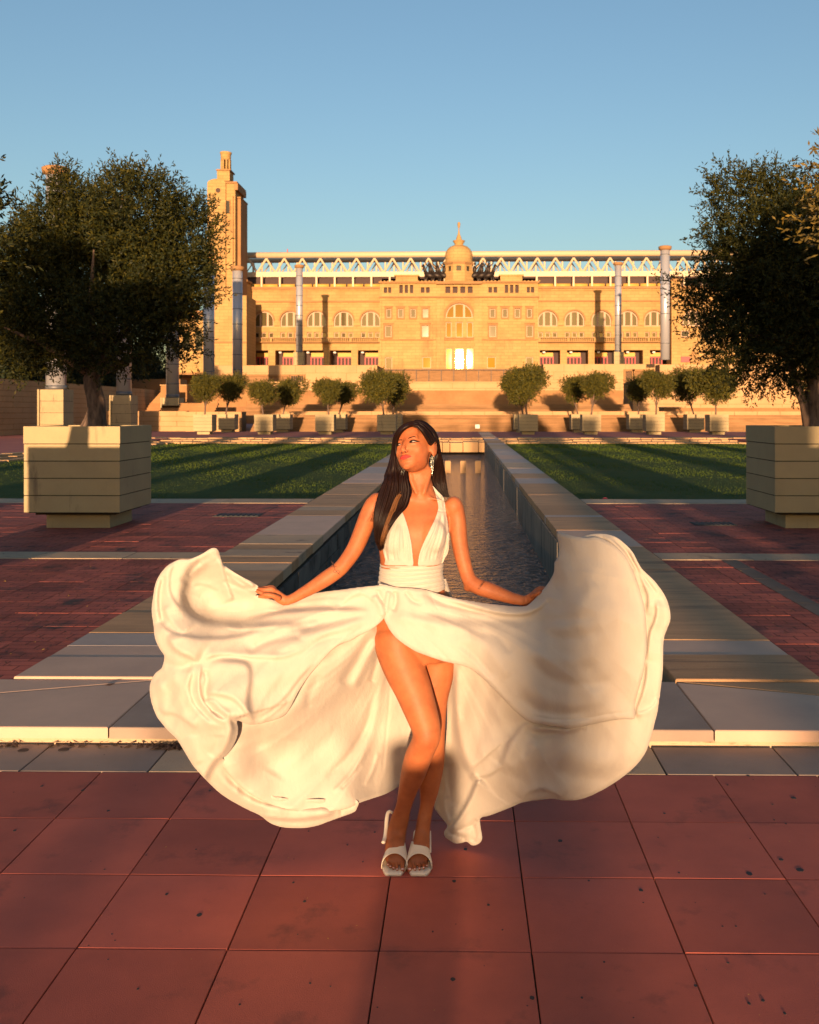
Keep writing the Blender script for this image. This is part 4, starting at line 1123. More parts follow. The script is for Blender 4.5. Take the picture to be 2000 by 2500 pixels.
rc = 12.4/F*YT2; cx_, cy_ = tx(542), YT2 + 3.0
m = MB()
for k in range(8):
    a = 2*math.pi*(k+.5)/8; m.tube([(cx_+rc*.86*math.cos(a), cy_+rc*.86*math.sin(a), tz(406.4)), (cx_+rc*.86*math.cos(a), cy_+rc*.86*math.sin(a), tz(378))], .2, 8)
tsub('lantern_column', m, M['facade'], True)
m = MB(); m.lathe([(rc*.95, tz(379)), (rc*1.0, tz(374)), (rc*1.02, tz(366)), (rc*1.16, tz(362)), (rc*1.18, tz(359.5)), (rc*.9, tz(358.5)), (.05, tz(358))], cx_, cy_, 20); m.lathe([(rc*1.02, tz(406.4)), (rc*1.02, tz(403)), (rc*.9, tz(402.9))], cx_, cy_, 20); tsub('lantern_cap', m, M['facade'], True)
tsub('tower_base', MB().box(tx(500), tx(605), YT2-1.0, YT2+7.2, tz(905), tz(722)), M['facade'])
tsub('tower_base_cornice', MB().box(tx(500), tx(606), YT2-1.3, YT2-1.003, tz(838), tz(834)), M['facade_trim'])
e = empty('annex_building', (tx(455), YT2 + 2, 8)); m = MB(); m.box(-4.5, 3.4, 0, 8, -4, 13); m.build('wall', M['facade'], e)
for k in range(3): MB().box(-3.6 + 2.4*k, -2.3 + 2.4*k, -.06, .02, 5.5, 9).build('window', M['glass_dark'], e)
MB().box(-4.7, 3.5, -.3, -.003, 12.4, 13.2).build('cornice', M['facade_trim'], e)
tag(e, 'low orange annex building behind the olive tree left of the tower', 'building')

# ================================================================== LIGHT COLUMNS
def column(x, y, zped, zb, ztop, label, dia=1.25, ped=True, ring=1.9, capd=1.0):
    e = empty('light_column', (x, y, zped)); r = dia / 2
    if ped:
        h = zb - zped; w = .86; 
        n = max(2, round(h / .8)); 
        for i in range(n): MB().box(-w, w, -w, w, i*h/n + .015, (i+1)*h/n - .005, ch=.01).build('pedestal_block', M['concrete'], e)
        MB().box(-w+.03, w-.03, -w+.03, w-.03, 0, h-.02).build('pedestal_core', M['joint'], e)
        MB().box(-w - .001, -w+.12, -w-.16, -w-.003, 0, h).build('pedestal_fin', M['concrete'], e)
        MB().lathe([(r+.04, h), (r+.04, h+.3)], 0, 0, 24).build('base_ring', M['lamp_ring'], e, True)
    z = zb - zped + .3; H = ztop - zped
    MB().lathe([(r, z), (r, H - .6)], 0, 0, 28).build('shaft', M['lamp_glass'], e, True)
    k = z + ring * .55
    while k < H - 1:
        MB().lathe([(r+.006, k-.05), (r+.03, k-.04), (r+.03, k+.04), (r+.006, k+.05)], 0, 0, 24).build('ring', M['lamp_ring'], e, True); k += ring * (.62 if False else 1)
    MB().lathe([(r*.9, H-.6), (r+.02, H-.55), (r+.22, H-.45), (r+.28, H-.1), (r+.1, H), (.02, H)], 0, 0, 24).build('cap', M['facade_trim'], e, True)
    tag(e, label, 'column', 'tall glazed light columns'); return e
ords = ['nearest glazed column on a tall pedestal behind the left planter', 'second glazed column from the left on its pedestal, behind the olive trunk', 'third glazed column from the left on its pedestal', 'fourth glazed column from the left, beside the tower base', 'fifth glazed column, standing in front of the tower corner']
for k, (px, D, pyp, pyt) in enumerate(((137, 65.8, 951, 405), (303, 79, 965, 480), (421.5, 92.3, 971, 560), (510, 105.5, 937, 640), (580, 119, 929, 649))):
    p = W3(px, 1000, D); zped = ZT if k < 4 else 1.2
    column(float(p[0]), D, zped, Z_at(pyp, D), Z_at(pyt, D), ords[k], 1.35 if k == 0 else 1.22)
p = W3(731, 1000, 164); column(float(p[0]), 164, Z_at(892, 164), Z_at(860, 164), Z_at(646, 164), 'glazed column in front of the left wing arches of the stadium', 1.15, ring=1.7)
p = W3(1509.5, 1000, 166); column(float(p[0]), 166, Z_at(892, 166), Z_at(860, 166), Z_at(641, 166), 'glazed column in front of the right wing arches of the stadium', 1.15, ring=1.7)
p = W3(1624, 1000, 129.5); column(float(p[0]), 129.5, Z_at(886, 129.5), Z_at(884, 129.5), Z_at(602, 129.5), 'tall glazed column at right with its top against the sky, partly behind leaves', 1.25, ped=False, ring=4)
# dark trees behind the left wall
dark_me = []
for s in range(2):
    R = random.Random(70 + s); cs = [(R.uniform(-2.6,2.6), R.uniform(-2,2), R.uniform(2.5,10.5)) for _ in range(22)]; rr = [R.uniform(1.2, 2.1) for _ in cs]
    dark_me.append(leaf_mesh('crown', cs, rr, 3200, 9, .34, .10, .7, M['dark_leaf'], seed=80 + s))
for i, (px, Y, s) in enumerate(((-60, 78, 1.0), (20, 84, 1.0), (85, 92, 1.05), (150, 96, .98), (215, 102, .95), (270, 112, .9), (330, 125, .8), (400, 136, .75))):
    p = W3(px, 1000, Y)
    e = empty('dark_tree', (float(p[0]), Y, .1)); c = mesh_obj('crown', dark_me[i % 2], None, e); c.scale = (s, s, s); c.rotation_euler[2] = i * 1.1
    m, _ = trunk_mb([Vector((0,0,0)), Vector((.1,0,2.5)), Vector((0,0,6))], .35, .15, i, 8); m.build('trunk', M['bark'], e, True)
    tag(e, ['tall dark tree at the far left edge behind the side wall', 'tall dark tree behind the wall, second from the left edge', 'dark tree right behind the first glazed column', 'dark tree between the first column and the olive crown', 'dark tree behind the middle of the olive crown', 'dark tree behind the second column', 'smaller dark tree behind the olive trunk near the third column', 'distant dark tree behind the third glazed column'][i], 'tree', 'dark trees behind the left wall')

# ================================================================== UNSEEN BLOCKERS ADDED BEHIND THE CAMERA (to cast the evening shade)
for i, (x, y, w, h) in enumerate(((-.06, -34, .42, 7.0), (1.55, -40, .5, 8.0), (-1.89, -30, .12, 7.0), (2.9, -36, .6, 7.0))):
    e = empty('shade_column', (x, y, 0)); MB().box(-w/2-.1, w/2+.1, -w/2-.1, w/2+.1, 0, .8).build('base', M['concrete'], e)
    MB().box(-w/2, w/2, -w/2, w/2, .8, h).build('shaft', M['concrete'], e); tag(e, 'square column added behind the camera to cast a shade band', 'column', 'shade columns added behind the camera')  # unseen, added only for soft shade bands on skirt and tiles
for i, (x, w) in enumerate(((-15.6, 1.1), (-11.4, 1.5), (-8.9, .8), (4.1, 1.1), (8.3, 1.5), (12.6, 1.3), (17.5, 1.2))):
    e = empty('shade_column', (x, -25, 0)); MB().box(-w/2-.1, w/2+.1, -.6, .6, 0, .8).build('base', M['concrete'], e)
    MB().box(-w/2, w/2, -.5, .5, .8, 6.5).build('shaft', M['concrete'], e); tag(e, 'broad pier added behind the camera to cast shade over the lawns', 'column', 'shade piers added behind the camera')  # unseen, added for the shade bands across lawns and far planters
R = random.Random(99)
cs = []; rr = []
for k in range(60):
    x = -30 + k * 1.0; top = 2.5 + .25 * math.sin(k * .9) + R.uniform(-.2, .2)
    pass
    cs.append((x, R.uniform(-.3, .3), top - 1.0)); rr.append(1.0); cs.append((x + .5, R.uniform(-.3, .3), top - 2.1)); rr.append(1.2)
me = leaf_mesh('shade_hedge', cs, rr, 9000, 10, .22, .07, .3, M['dark_leaf'], seed=90, shell=.2)
e = empty('shade_block', (-.24, -4, 0)); MB().box(-.15, .15, -.15, .15, 0, .84, ch=.03).build('block', M['concrete'], e); MB().box(-.17, .17, -.17, .17, 0, .08).build('foot', M['concrete'], e)  # unseen block, added to shade the legs below the knee
tag(e, 'low square block added behind the camera to shade her lower legs', 'shade block')
e = empty('shade_hedge', (0, -50, 0)); mesh_obj('foliage', me, None, e)  # unseen foliage, added to cast low shade over the plaza
MB().box(-30, 30, -.4, .4, 0, 1.9).build('branch_mass', M['dark_leaf'], e)
tag(e, 'long clipped hedge added behind the camera to cast low shade', 'shade_hedge')
# ================================================================== PERSON
D0 = 3.68
def A_(x, y): return (850 + x / 4.311, 1000 + y / 4.311)
def B_(x, y): return (340 + x / 2.6136, 1300 + y / 2.6136)
def C_(x, y): return (900 + x / 2.2115, 1250 + y / 2.2115)
def D_(x, y): return (850 + x / 3.1257, 1480 + y / 3.1257)
def F_(x, y): return (920 + x / 10.78, 2000 + y / 10.78)
def H_(x, y): return (940 + x / 10.78, 1020 + y / 10.78)
def K_(x, y): return (600 + x / 6.635, 1380 + y / 6.635)
def N_(x, y): return (1120 + x / 7.1875, 1380 + y / 7.1875)
def cr(pts, n):
    """Catmull-Rom through rows of any dimension"""
    pts = np.array(pts, float); out = []
    N = len(pts)
    for i in range(N - 1):
        p0 = pts[max(i-1, 0)]; p1 = pts[i]; p2 = pts[i+1]; p3 = pts[min(i+2, N-1)]
        for k in range(n):
            t = k / n
            out.append(.5*((2*p1)+(-p0+p2)*t+(2*p0-5*p1+4*p2-p3)*t*t+(-p0+3*p1-3*p2+p3)*t**3))
    out.append(pts[-1]); return np.array(out)
body = MB()
def limb(rows, n=16, sub_=5, aspect=1.0, mb=body):
    """rows (px,py,d,r_px[,aspect]) -> swept ellipse"""
    rows = [tuple(r) + (aspect,) if len(r) == 4 else tuple(r) for r in rows]
    q = cr(rows, sub_)
    pts = P(q[:, 0], q[:, 1], q[:, 2]); rs_ = [(r * d / F, r * d / F * a) for r, d, a in zip(q[:, 3], q[:, 2], q[:, 4])]
    # ends rounded
    v0 = Vector(pts[0]) - Vector(pts[1]); v1 = Vector(pts[-1]) - Vector(pts[-2])
    e0 = Vector(pts[0]) + v0.normalized() * rs_[0][0] * .5; e1 = Vector(pts[-1]) + v1.normalized() * rs_[-1][0] * .5
    pts = [e0] + [Vector(p) for p in pts] + [e1]; rs_ = [(rs_[0][0]*.6, rs_[0][1]*.6)] + rs_ + [(rs_[-1][0]*.6, rs_[-1][1]*.6)]
    mb.tube(pts, rs_, n)
# torso: horizontal ellipse rings
tor = [ (1028,1180,30,.046,3.70),(1028,1200,33,.052,3.70),(1024,1216,52,.058,3.70),(1016,1232,74,.070,3.70),(1011,1255,84,.085,3.69),(1009,1290,87,.098,3.68),(1007,1330,83,.100,3.68),
       (1005,1365,77,.092,3.68),(1003,1400,74,.088,3.69),(1003,1430,79,.092,3.69),(1006,1465,90,.100,3.70),(1010,1505,99,.108,3.71),(1014,1545,101,.110,3.71),(1018,1580,94,.105,3.71),(1022,1610,75,.09,3.71)]
tq = cr(tor, 4)
m = MB(); n = 40
for (cx, py, hw, dp, d) in tq:
    hwm = hw * d / F
    c = P(cx, py, d)
    for k in range(n):
        th = 2*math.pi*k/n; s_, c_s = math.sin(th), math.cos(th)
        ex = abs(c_s)**.85 * np.sign(c_s) * hwm; ey = abs(s_)**.95 * np.sign(s_) * dp
        m.v.append(tuple(c + RIGHT * ex + FWD * ey))
for i in range(len(tq) - 1):
    for k in range(n):
        k2 = (k+1) % n; m.f.append((i*n+k, (i+1)*n+k, (i+1)*n+k2, i*n+k2)); m.m.append(0)
m.f.append(tuple(range(n))); m.m.append(0); e_ = (len(tq)-1)*n; m.f.append(tuple(range(e_, e_+n))[::-1]); m.m.append(0)
body.add(m.v, m.f)
def ell(px, py, d, rx_, ry_, rz_, rot=None):
    body.ellipsoid(P(px, py, d), (rx_, ry_, rz_), rot, 24, 14)
ell(968, 1315, 3.620, .056, .052, .066); ell(1055, 1309, 3.620, .054, .051, .066)      # bust
ell(1108, 1236, 3.69, .036, .042, .040); ell(921, 1228, 3.69, .038, .042, .042)         # shoulders
# collar bones and neck muscles
limb([(1020,1212,3.652,4),(985,1219,3.643,4.5),(950,1219,3.66,5)], 8); limb([(1038,1212,3.652,4),(1064,1219,3.643,4.5),(1086,1224,3.662,4)], 8)
limb([H_(1180,1350)+(3.69,8), H_(1130,1600)+(3.665,8), H_(1060,1850)+(3.645,7), H_(1010,2020)+(3.635,5)], 8)
limb([H_(650,1400)+(3.66,7), H_(700,1700)+(3.65,6), H_(840,2010)+(3.635,5)], 8)
# neck
limb([(1018,1118,3.70,27),(1022,1150,3.70,28.5,1.05),(1025,1175,3.70,29.5,1.1),(1028,1200,3.70,31,1.2),(1028,1216,3.70,38,1.1)], 20)
# left (viewer) arm
limb([(915,1226,3.69,22),(900,1258,3.68,23),(884,1300,3.66,22.5),(866,1340,3.64,21),(842,1375,3.62,19.5),(826,1392,3.61,19.5),(800,1410,3.60,20),(768,1431,3.60,17.5),(735,1450,3.60,14.5),(712,1463,3.60,12.5,.9),(699,1466,3.60,12,.8)], 18)
# hand: wrist bend, palm
limb([K_(650,580)+(3.60,13), K_(560,530)+(3.60,13.5), K_(470,460)+(3.595,12.5), K_(400,430)+(3.59,11)], 14, 5, .7)
def finger(rows, mb=body): limb(rows, 10, 4, 1.0, mb)
finger([K_(470,430)+(3.59,6.6), K_(420,385)+(3.585,6.3), K_(330,395)+(3.58,5.6), K_(250,390)+(3.58,4.8), K_(190,375)+(3.585,4.0)])
finger([K_(470,400)+(3.60,6.4), K_(430,360)+(3.60,6.0), K_(330,368)+(3.60,5.2), K_(250,372)+(3.605,4.5), K_(200,362)+(3.61,3.6)])
finger([K_(440,460)+(3.582,6.8), K_(350,465)+(3.572,6.0), K_(270,455)+(3.57,5.2), K_(200,430)+(3.57,4.6), K_(165,405)+(3.572,3.4)])
finger([K_(470,490)+(3.60,6.5), K_(380,505)+(3.61,5.8), K_(300,510)+(3.615,5.0), K_(240,508)+(3.62,4.4), K_(205,505)+(3.625,3.6)])
finger([K_(540,540)+(3.575,8), K_(450,500)+(3.56,6.8), K_(370,480)+(3.556,5.8), K_(290,478)+(3.558,5.0)])
# right arm
limb([(1112,1238,3.69,21),(1118,1275,3.69,21.5),(1121,1315,3.68,21),(1128,1355,3.67,20),(1137,1390,3.66,18.5),(1147,1416,3.65,19),(1165,1431,3.64,20),(1192,1440,3.63,20.5),(1222,1451,3.63,18),(1252,1461,3.63,15),(1276,1467,3.63,13,.9)], 18)
ell(1143, 1434, 3.66, .020, .022, .018)
limb([N_(1130,640)+(3.63,13), N_(1210,610)+(3.63,12.5), N_(1290,560)+(3.62,12), N_(1370,490)+(3.62,10.5)], 14, 5, .7)
finger([N_(1330,480)+(3.62,6.2), N_(1400,415)+(3.62,5.8), N_(1470,400)+(3.615,5.2), N_(1530,420)+(3.62,4.6)])
finger([N_(1340,510)+(3.61,6.2), N_(1420,440)+(3.60,5.8), N_(1490,425)+(3.60,5.2), N_(1550,455)+(3.61,4.4)])
finger([N_(1350,540)+(3.62,6.0), N_(1440,480)+(3.63,5.6), N_(1510,460)+(3.64,5.0), N_(1570,480)+(3.64,4.2)])
finger([N_(1330,570)+(3.63,5.6), N_(1420,530)+(3.65,5.0), N_(1490,500)+(3.66,4.4), N_(1540,520)+(3.66,3.8)])
finger([N_(1290,540)+(3.60,6.4), N_(1370,500)+(3.58,5.6), N_(1450,470)+(3.58,4.8), N_(1500,480)+(3.585,4.0)])
# front leg
limb([(968,1545,3.68,55),(971,1575,3.67,56,1.0),(977,1600,3.66,54),(991,1640,3.64,50.5),(1007,1678,3.62,46.5),(1022,1720,3.60,42.5),(1035,1758,3.585,38.5),(1042,1785,3.575,35.5),(1041,1802,3.575,34.5),(1032,1825,3.60,33),(1021,1850,3.635,33.5,1.1),(1010,1885,3.68,31,1.15),(996,1930,3.72,23.5,1.1),(985,1972,3.76,19.5,1.1),(977,2000,3.785,23,1.05),(970,2025,3.79,24,1.0),(966,2050,3.77,24),(964,2070,3.735,24)], 22)
ell(1049, 1800, 3.553, .030, .022, .036)       # knee cap
# back leg
limb([(1055,1560,3.74,52),(1064,1600,3.74,47),(1067,1624,3.74,45),(1061,1665,3.74,43),(1056,1700,3.74,39.5),(1055,1745,3.74,35),(1055,1785,3.74,33),(1055,1815,3.745,31.5),(1054,1855,3.77,32,1.1),(1050,1890,3.78,30.5,1.15),(1048,1928,3.785,24,1.1),(1043,1965,3.79,18,1.1),(1036,2000,3.79,18,1.15),(1033,2020,3.79,18.5,1.1),(1030,2045,3.77,20),(1027,2070,3.74,22.5)], 22)
# feet
limb([(965,2060,3.75,23,1.0),(964,2078,3.73,25,.75),(965,2093,3.705,25,.45),(966,2101,3.695,23,.38)], 18)
limb([(1028,2060,3.75,21,1.0),(1025,2080,3.73,24,.75),(1023,2095,3.705,24,.45),(1022,2103,3.695,23,.38)], 18)
ell(972, 2052, 3.83, .030, .032, .030); ell(1032, 2052, 3.83, .030, .032, .030)
toes = []
for px, tip, r in ((947.5,2118,3.6),(953,2123,4.2),(961,2127,4.2),(970,2130,4.4),(983,2131,6.6)):
    limb([(px+1,2098,3.70,r*.85),(px,2108,3.682,r*.85),(px,tip-9,3.662,r*.85),(px,tip-4,3.652,r*.72)], 9); toes.append((px, tip, r))
for px, tip, r in ((1000.5,2131,7.0),(1013.5,2130,4.6),(1024.5,2128,4.5),(1035,2126,4.2),(1042.5,2121,3.6)):
    limb([(px-1,2099,3.70,r*.85),(px,2109,3.682,r*.85),(px,tip-9,3.662,r*.85),(px,tip-4,3.652,r*.72)], 9); toes.append((px, tip, r))
# ---- head
HC = Vector(P(1011, 1099, 3.665))
HR = Matrix.Rotation(rad(-3), 3, 'Y') @ Matrix.Rotation(rad(-24), 3, 'X') @ Matrix.Rotation(rad(-25), 3, 'Z')
HS = .99
def hl(p): return HC + HR @ (Vector(p) * HS)
def hell(c, r): body.ellipsoid(hl(c), tuple(x * HS for x in r), HR, 28, 18)
hell((0,.022,.028), (.068,.088,.074))
hell((0,-.012,-.010), (.064,.062,.076))
hell((0,-.022,-.052), (.046,.050,.044))
hell((0,-.010,-.054), (.058,.056,.032))
hell((0,-.058,-.086), (.019,.017,.014)); hell((0,-.048,-.078), (.032,.024,.017))
for s in (-1, 1):
    hell((s*.034,-.040,-.018), (.026,.024,.030)); hell((s*.026,-.058,.028), (.026,.013,.012))
    hell((s*.029,-.060,.006), (.0155,.014,.0125)); hell((s*.012,-.083,-.034), (.0080,.010,.0065)); hell((s*.020,-.052,-.050),(.022,.020,.026))
hell((0,-.048,.052), (.050,.024,.036))
hell((0,-.066,-.057), (.026,.016,.018))
m = MB(); m.tube([hl((0,-.061,.024)), hl((0,-.069,.010)), hl((0,-.078,-.006)), hl((0,-.087,-.020)), hl((0,-.091,-.028))], [(.009,.010),(.009,.010),(.0092,.010),(.0095,.010),(.009,.008)], 12); body.add(m.v, m.f)
hell((0,-.0900,-.027), (.0090,.009,.0078)); hell((0,-.084,-.036), (.0055,.012,.004))
hell((0,-.0785,-.0515), (.020,.0065,.0045)); hell((0,-.0775,-.0605), (.017,.0065,.0050)); hell((.006,-.0800,-.0505), (.008,.005,.0035)); hell((-.006,-.0800,-.0505), (.008,.005,.0035))
for s in (-1, 1):
    Re = HR @ Matrix.Rotation(rad(s * -22), 3, 'Z')
    body.ellipsoid(hl((s*.075,.020,-.008)), (.0085,.020,.030), Re, 14, 10)
    m = MB(); ring = [hl((s*(.080 + .004*math.sin(a)), .024 + .017*math.cos(a), -.004 + .031*math.sin(a))) for a in np.linspace(-1.2, 3.9, 14)]
    m.tube(ring, .0032, 8); body.add(m.v, m.f); 
    body.ellipsoid(hl((s*.077,.016,-.036)), (.0045,.008,.010), Re, 10, 8)
bm_me = body.mesh('body_parts')
tmp = mesh_obj('tmp', bm_me)
rm = tmp.modifiers.new('r', 'REMESH'); rm.mode = 'VOXEL'; rm.voxel_size = .0028; rm.adaptivity = 0
dg = bpy.context.evaluated_depsgraph_get()
pm = bpy.data.meshes.new_from_object(tmp.evaluated_get(dg)); pm.name = 'person'
bpy.data.objects.remove(tmp)
# facial refinements: pull eye sockets in, mouth line, nostrils
co = np.empty(len(pm.vertices) * 3, np.float32); pm.vertices.foreach_get('co', co); co = co.reshape(-1, 3)
_e = np.empty(len(pm.edges) * 2, np.int32); pm.edges.foreach_get('vertices', _e); _e = _e.reshape(-1, 2)
deg = np.bincount(_e.ravel(), minlength=len(co)).astype(float)[:, None]
def lap(c, w, it):
    for _ in range(it):
        acc = np.stack([np.bincount(_e[:, 0], c[_e[:, 1], k], len(c)) + np.bincount(_e[:, 1], c[_e[:, 0], k], len(c)) for k in range(3)], 1) / deg
        c = c + (acc - c) * w
    return c
co = co.astype(float)
inhead = np.linalg.norm(co - np.array(HC), axis=1) < .115
hands = np.minimum(np.linalg.norm(co - P(655, 1450, 3.59), axis=1), np.linalg.norm(co - P(1318, 1448, 3.61), axis=1)) < .088
feet = co[:, 2] < .085
wgt = np.where(inhead | hands | feet, 0.0, .5)[:, None]
wgt = lap(wgt, .5, 20) if False else wgt
co = lap(co, wgt, 45); _l = (co - np.array(HC)) @ np.array(HR) / HS
_mid = np.exp(-(_l[:, 0] / .024) ** 2) * (_l[:, 1] < -.062) * (_l[:, 2] < .016)
co = lap(co, np.where(inhead, .5 * (1 - .85 * _mid), .0)[:, None], 44); co = lap(co, .5, 4)
HRn = np.array(HR); loc = (co - np.array(HC)) @ HRn / HS
face = (np.linalg.norm(loc, axis=1) < .16) & (loc[:, 1] < -.03)
dl = np.zeros_like(loc)
def g3(c, s): return np.exp(-(((loc - np.array(c)) / np.array(s)) ** 2).sum(1))
for s in (-1, 1):
    dl[:, 1] += .0035 * g3((s*.029,-.072,.017), (.017,.02,.006))      # crease under the brow
    dl[:, 1] += .0015 * g3((s*.017,-.072,.006), (.006,.02,.010))      # inner corner
    dl[:, 1] += .0020 * g3((s*.030,-.072,-.008), (.014,.02,.004))
    dl[:, 2] += .0035 * g3((s*.0075,-.090,-.036), (.0035,.006,.004))  # nostril
dl[:, 1] += .0035 * g3((0,-.088,-.0562), (.019,.02,.0016))            # mouth line
dl[:, 1] += .0025 * g3((0,-.080,-.070), (.016,.02,.005))              # below the lip
dl[:, 1] += .0015 * g3((0,-.084,-.043), (.003,.02,.006))
dl[~face] = 0
co = co + (dl * HS) @ HRn.T
pm.vertices.foreach_set('co', co.astype(np.float32).ravel()); pm.update()
person = mesh_obj('person', pm, None, None, True); pm.materials.clear(); pm.materials.append(M['skin'])
tag(person, 'woman with long dark hair in a cream halter dress, holding her wide skirt out', 'person')
dg = bpy.context.evaluated_depsgraph_get()
BV = BVHTree.FromObject(person, dg)

# ---- decals that follow the face
def project_local(pts, off=.0006, y0=-.2):
    out = []; d = HR @ Vector((0, 1, 0))
    for x, z in pts:
        o_ = hl((x, y0, z)); h = BV.ray_cast(o_, d, .4)
        out.append(h[0] - d * off if h[0] is not None else hl((x, -.07, z)))
    return out
def fill(outline, name, mat, off, parent, thick=.0008, cx=None):
    """fan patch between a centre line and outline, projected on the face"""
    o_ = cr(outline + [outline[0]], 5)[:-1]; c = o_.mean(0)
    rings = [c + (o_ - c) * k for k in (1.0, .66, .33)]
    pts = [tuple(q) for r in rings for q in r] + [tuple(c)]
    v = project_local(pts, off); n = len(o_); f = []
    for r in range(2):
        for i in range(n): j = (i+1) % n; f.append((r*n+i, r*n+j, (r+1)*n+j, (r+1)*n+i))
    for i in range(n): f.append((2*n+i, 2*n+(i+1) % n, 3*n))
    d = HR @ Vector((0, 1, 0))
    b = [q + d * thick * 2.5 for q in v[:n]]
    f += [(i, 3*n+1+i, 3*n+1+(i+1) % n, (i+1) % n) for i in range(n)]
    m = MB(); m.add(v + b, f); return m.build(name, M[mat], parent, True)
for s in (-1, 1):
    cx = s * .0300
    # almond eye, slightly lowered lids
    outl = [(cx - s*.0130, .0035), (cx - s*.006, .0068), (cx + s*.002, .0075), (cx + s*.009, .0068), (cx + s*.0140, .0053), (cx + s*.008, .0032), (cx, .0026), (cx - s*.008, .0027)]
    eye = fill(outl, 'eye', 'eyewhite', .0008, person)
    ic = (cx - .0040 if s > 0 else cx - .0035, .0050)
    fill([(ic[0] + .0068*math.cos(a), ic[1] + .0031*math.sin(a)) for a in np.linspace(0, 2*math.pi, 9)[:-1]], 'iris', 'iris', .0014, eye)
    ul = [(cx - s*.0135, .0036), (cx - s*.006, .0070), (cx + s*.002, .0072), (cx + s*.009, .0066), (cx + s*.0160, .0058), (cx + s*.0215, .0086), (cx + s*.016, .0102), (cx + s*.009, .0118), (cx + s*.002, .0120), (cx - s*.006, .0100)]
    fill(ul, 'eyelash', 'brow', .0020, person)
    br = [(cx - s*.0165, .0236), (cx - s*.008, .0254), (cx + s*.004, .0266), (cx + s*.011, .0258), (cx + s*.019, .0214), (cx + s*.011, .0235), (cx + s*.004, .0238), (cx - s*.008, .0224), (cx - s*.0160, .0210)]
    fill([(cx - s*.0135, .0030), (cx - s*.006, .0018), (cx + s*.002, .0014), (cx + s*.009, .0024), (cx + s*.016, .0052), (cx + s*.009, .0010), (cx + s*.002, .0000), (cx - s*.006, .0006)], 'lower_lashes', 'brow', .0012, person)
    fill(br, 'eyebrow', 'brow', .0010, person)
    fill([(s*.0078 + .0030*math.cos(a), -.0372 + .0018*math.sin(a)) for a in np.linspace(0, 2*math.pi, 8)[:-1]], 'nostril', 'nostril', .0006, person)
up = [(-.0265,-.0540), (-.014,-.0500), (-.0045,-.0472), (0,-.0482), (.0045,-.0472), (.014,-.0500), (.0265,-.0540), (.013,-.0560), (0,-.0568), (-.013,-.0560)]
lw = [(-.0245,-.0552), (-.011,-.0567), (0,-.0575), (.011,-.0567), (.0245,-.0552), (.014,-.0618), (.004,-.0648), (-.004,-.0648), (-.014,-.0618)]
fill(up, 'lip', 'lips', .0007, person); fill(lw, 'lip', 'lips', .0008, person)
# toe nails / finger nails
m = MB()
for px, tip, r in toes:
    c = Vector(P(px, tip - 7, 3.652)) + Vector((0, -.003, r*3.66/F*.45)); m.ellipsoid(c, (r*3.66/F*.62, r*3.66/F*.7, r*3.66/F*.35), Matrix.Rotation(rad(-30), 3, 'X'), 10, 6)
for k, c in enumerate((K_(158,402)+(3.566,), K_(190,500)+(3.618,), K_(188,372)+(3.58,))):
    m.ellipsoid(P(*c), (.0045, .003, .0028), None, 8, 6)
m.build('nails', M['nail'], person, True)
# tattoos: thin ink lines following the arms
def on_body(px, py, off=.0008):
    o_ = Vector((0, 0, EYE)); p = Vector(P(px, py, 3.6)); d = (p - o_).normalized(); h = BV.ray_cast(o_, d, 8)
    return (h[0] - d * off) if h[0] is not None and h[3] < 4.2 else p
def ink(polys, tr, w=.0007):
    m = MB()
    for pl_ in polys:
        q = cr(pl_, 3) if len(pl_) > 2 else np.array(pl_, float)
        pts = [on_body(*tr(x, y)) for x, y in q]; m.tube(pts, w, 5)
    return m
fl = [[(1225,180),(1240,215),(1255,245),(1280,270)],[(1225,180),(1232,192),(1240,188)],[(1235,205),(1222,212),(1232,220)],[(1245,222),(1262,215)],[(1248,235),(1238,252),(1252,256),(1262,248)],[(1255,245),(1270,240),(1278,255),(1268,262)],[(1238,200),(1250,198)],[(1228,190),(1238,200),(1246,220)]]
ink(fl, B_).build('tattoo', M['ink'], person)
# lettering tattoo running across the right forearm
STROKES = {'V':[[(0,1),(.5,0)],[(.5,0),(1,1)]],'I':[[(.5,0),(.5,1)]],'A':[[(0,0),(.5,1)],[(.5,1),(1,0)],[(.25,.4),(.75,.4)]],'M':[[(0,0),(.1,1)],[(.1,1),(.5,.3)],[(.5,.3),(.9,1)],[(.9,1),(1,0)]],
  'O':[[(.5,0),(0,.3),(0,.7),(.5,1),(1,.7),(1,.3),(.5,0)]],'R':[[(0,0),(0,1)],[(0,1),(.8,.9),(.8,.6),(0,.5)],[(.4,.5),(1,0)]],'C':[[(1,.85),(.5,1),(0,.6),(0,.4),(.5,0),(1,.15)]]}
P0 = np.array(N_(345,415)); P1 = np.array(N_(475,245)); u = (P1 - P0); L_ = np.linalg.norm(u); u = u / L_; vv = np.array([u[1], -u[0]])
txt = 'VIVAMORCI'; m = MB(); adv = L_ / len(txt)
for i, ch_ in enumerate(txt):
    for st_ in STROKES[ch_]:
        pts = [on_body(*(P0 + u * (adv * (i + .12 + .72 * a)) - vv * (b - .5) * 5.2)) for a, b in st_]; m.tube(pts, .00055, 4)
m.build('tattoo', M['ink'], person)

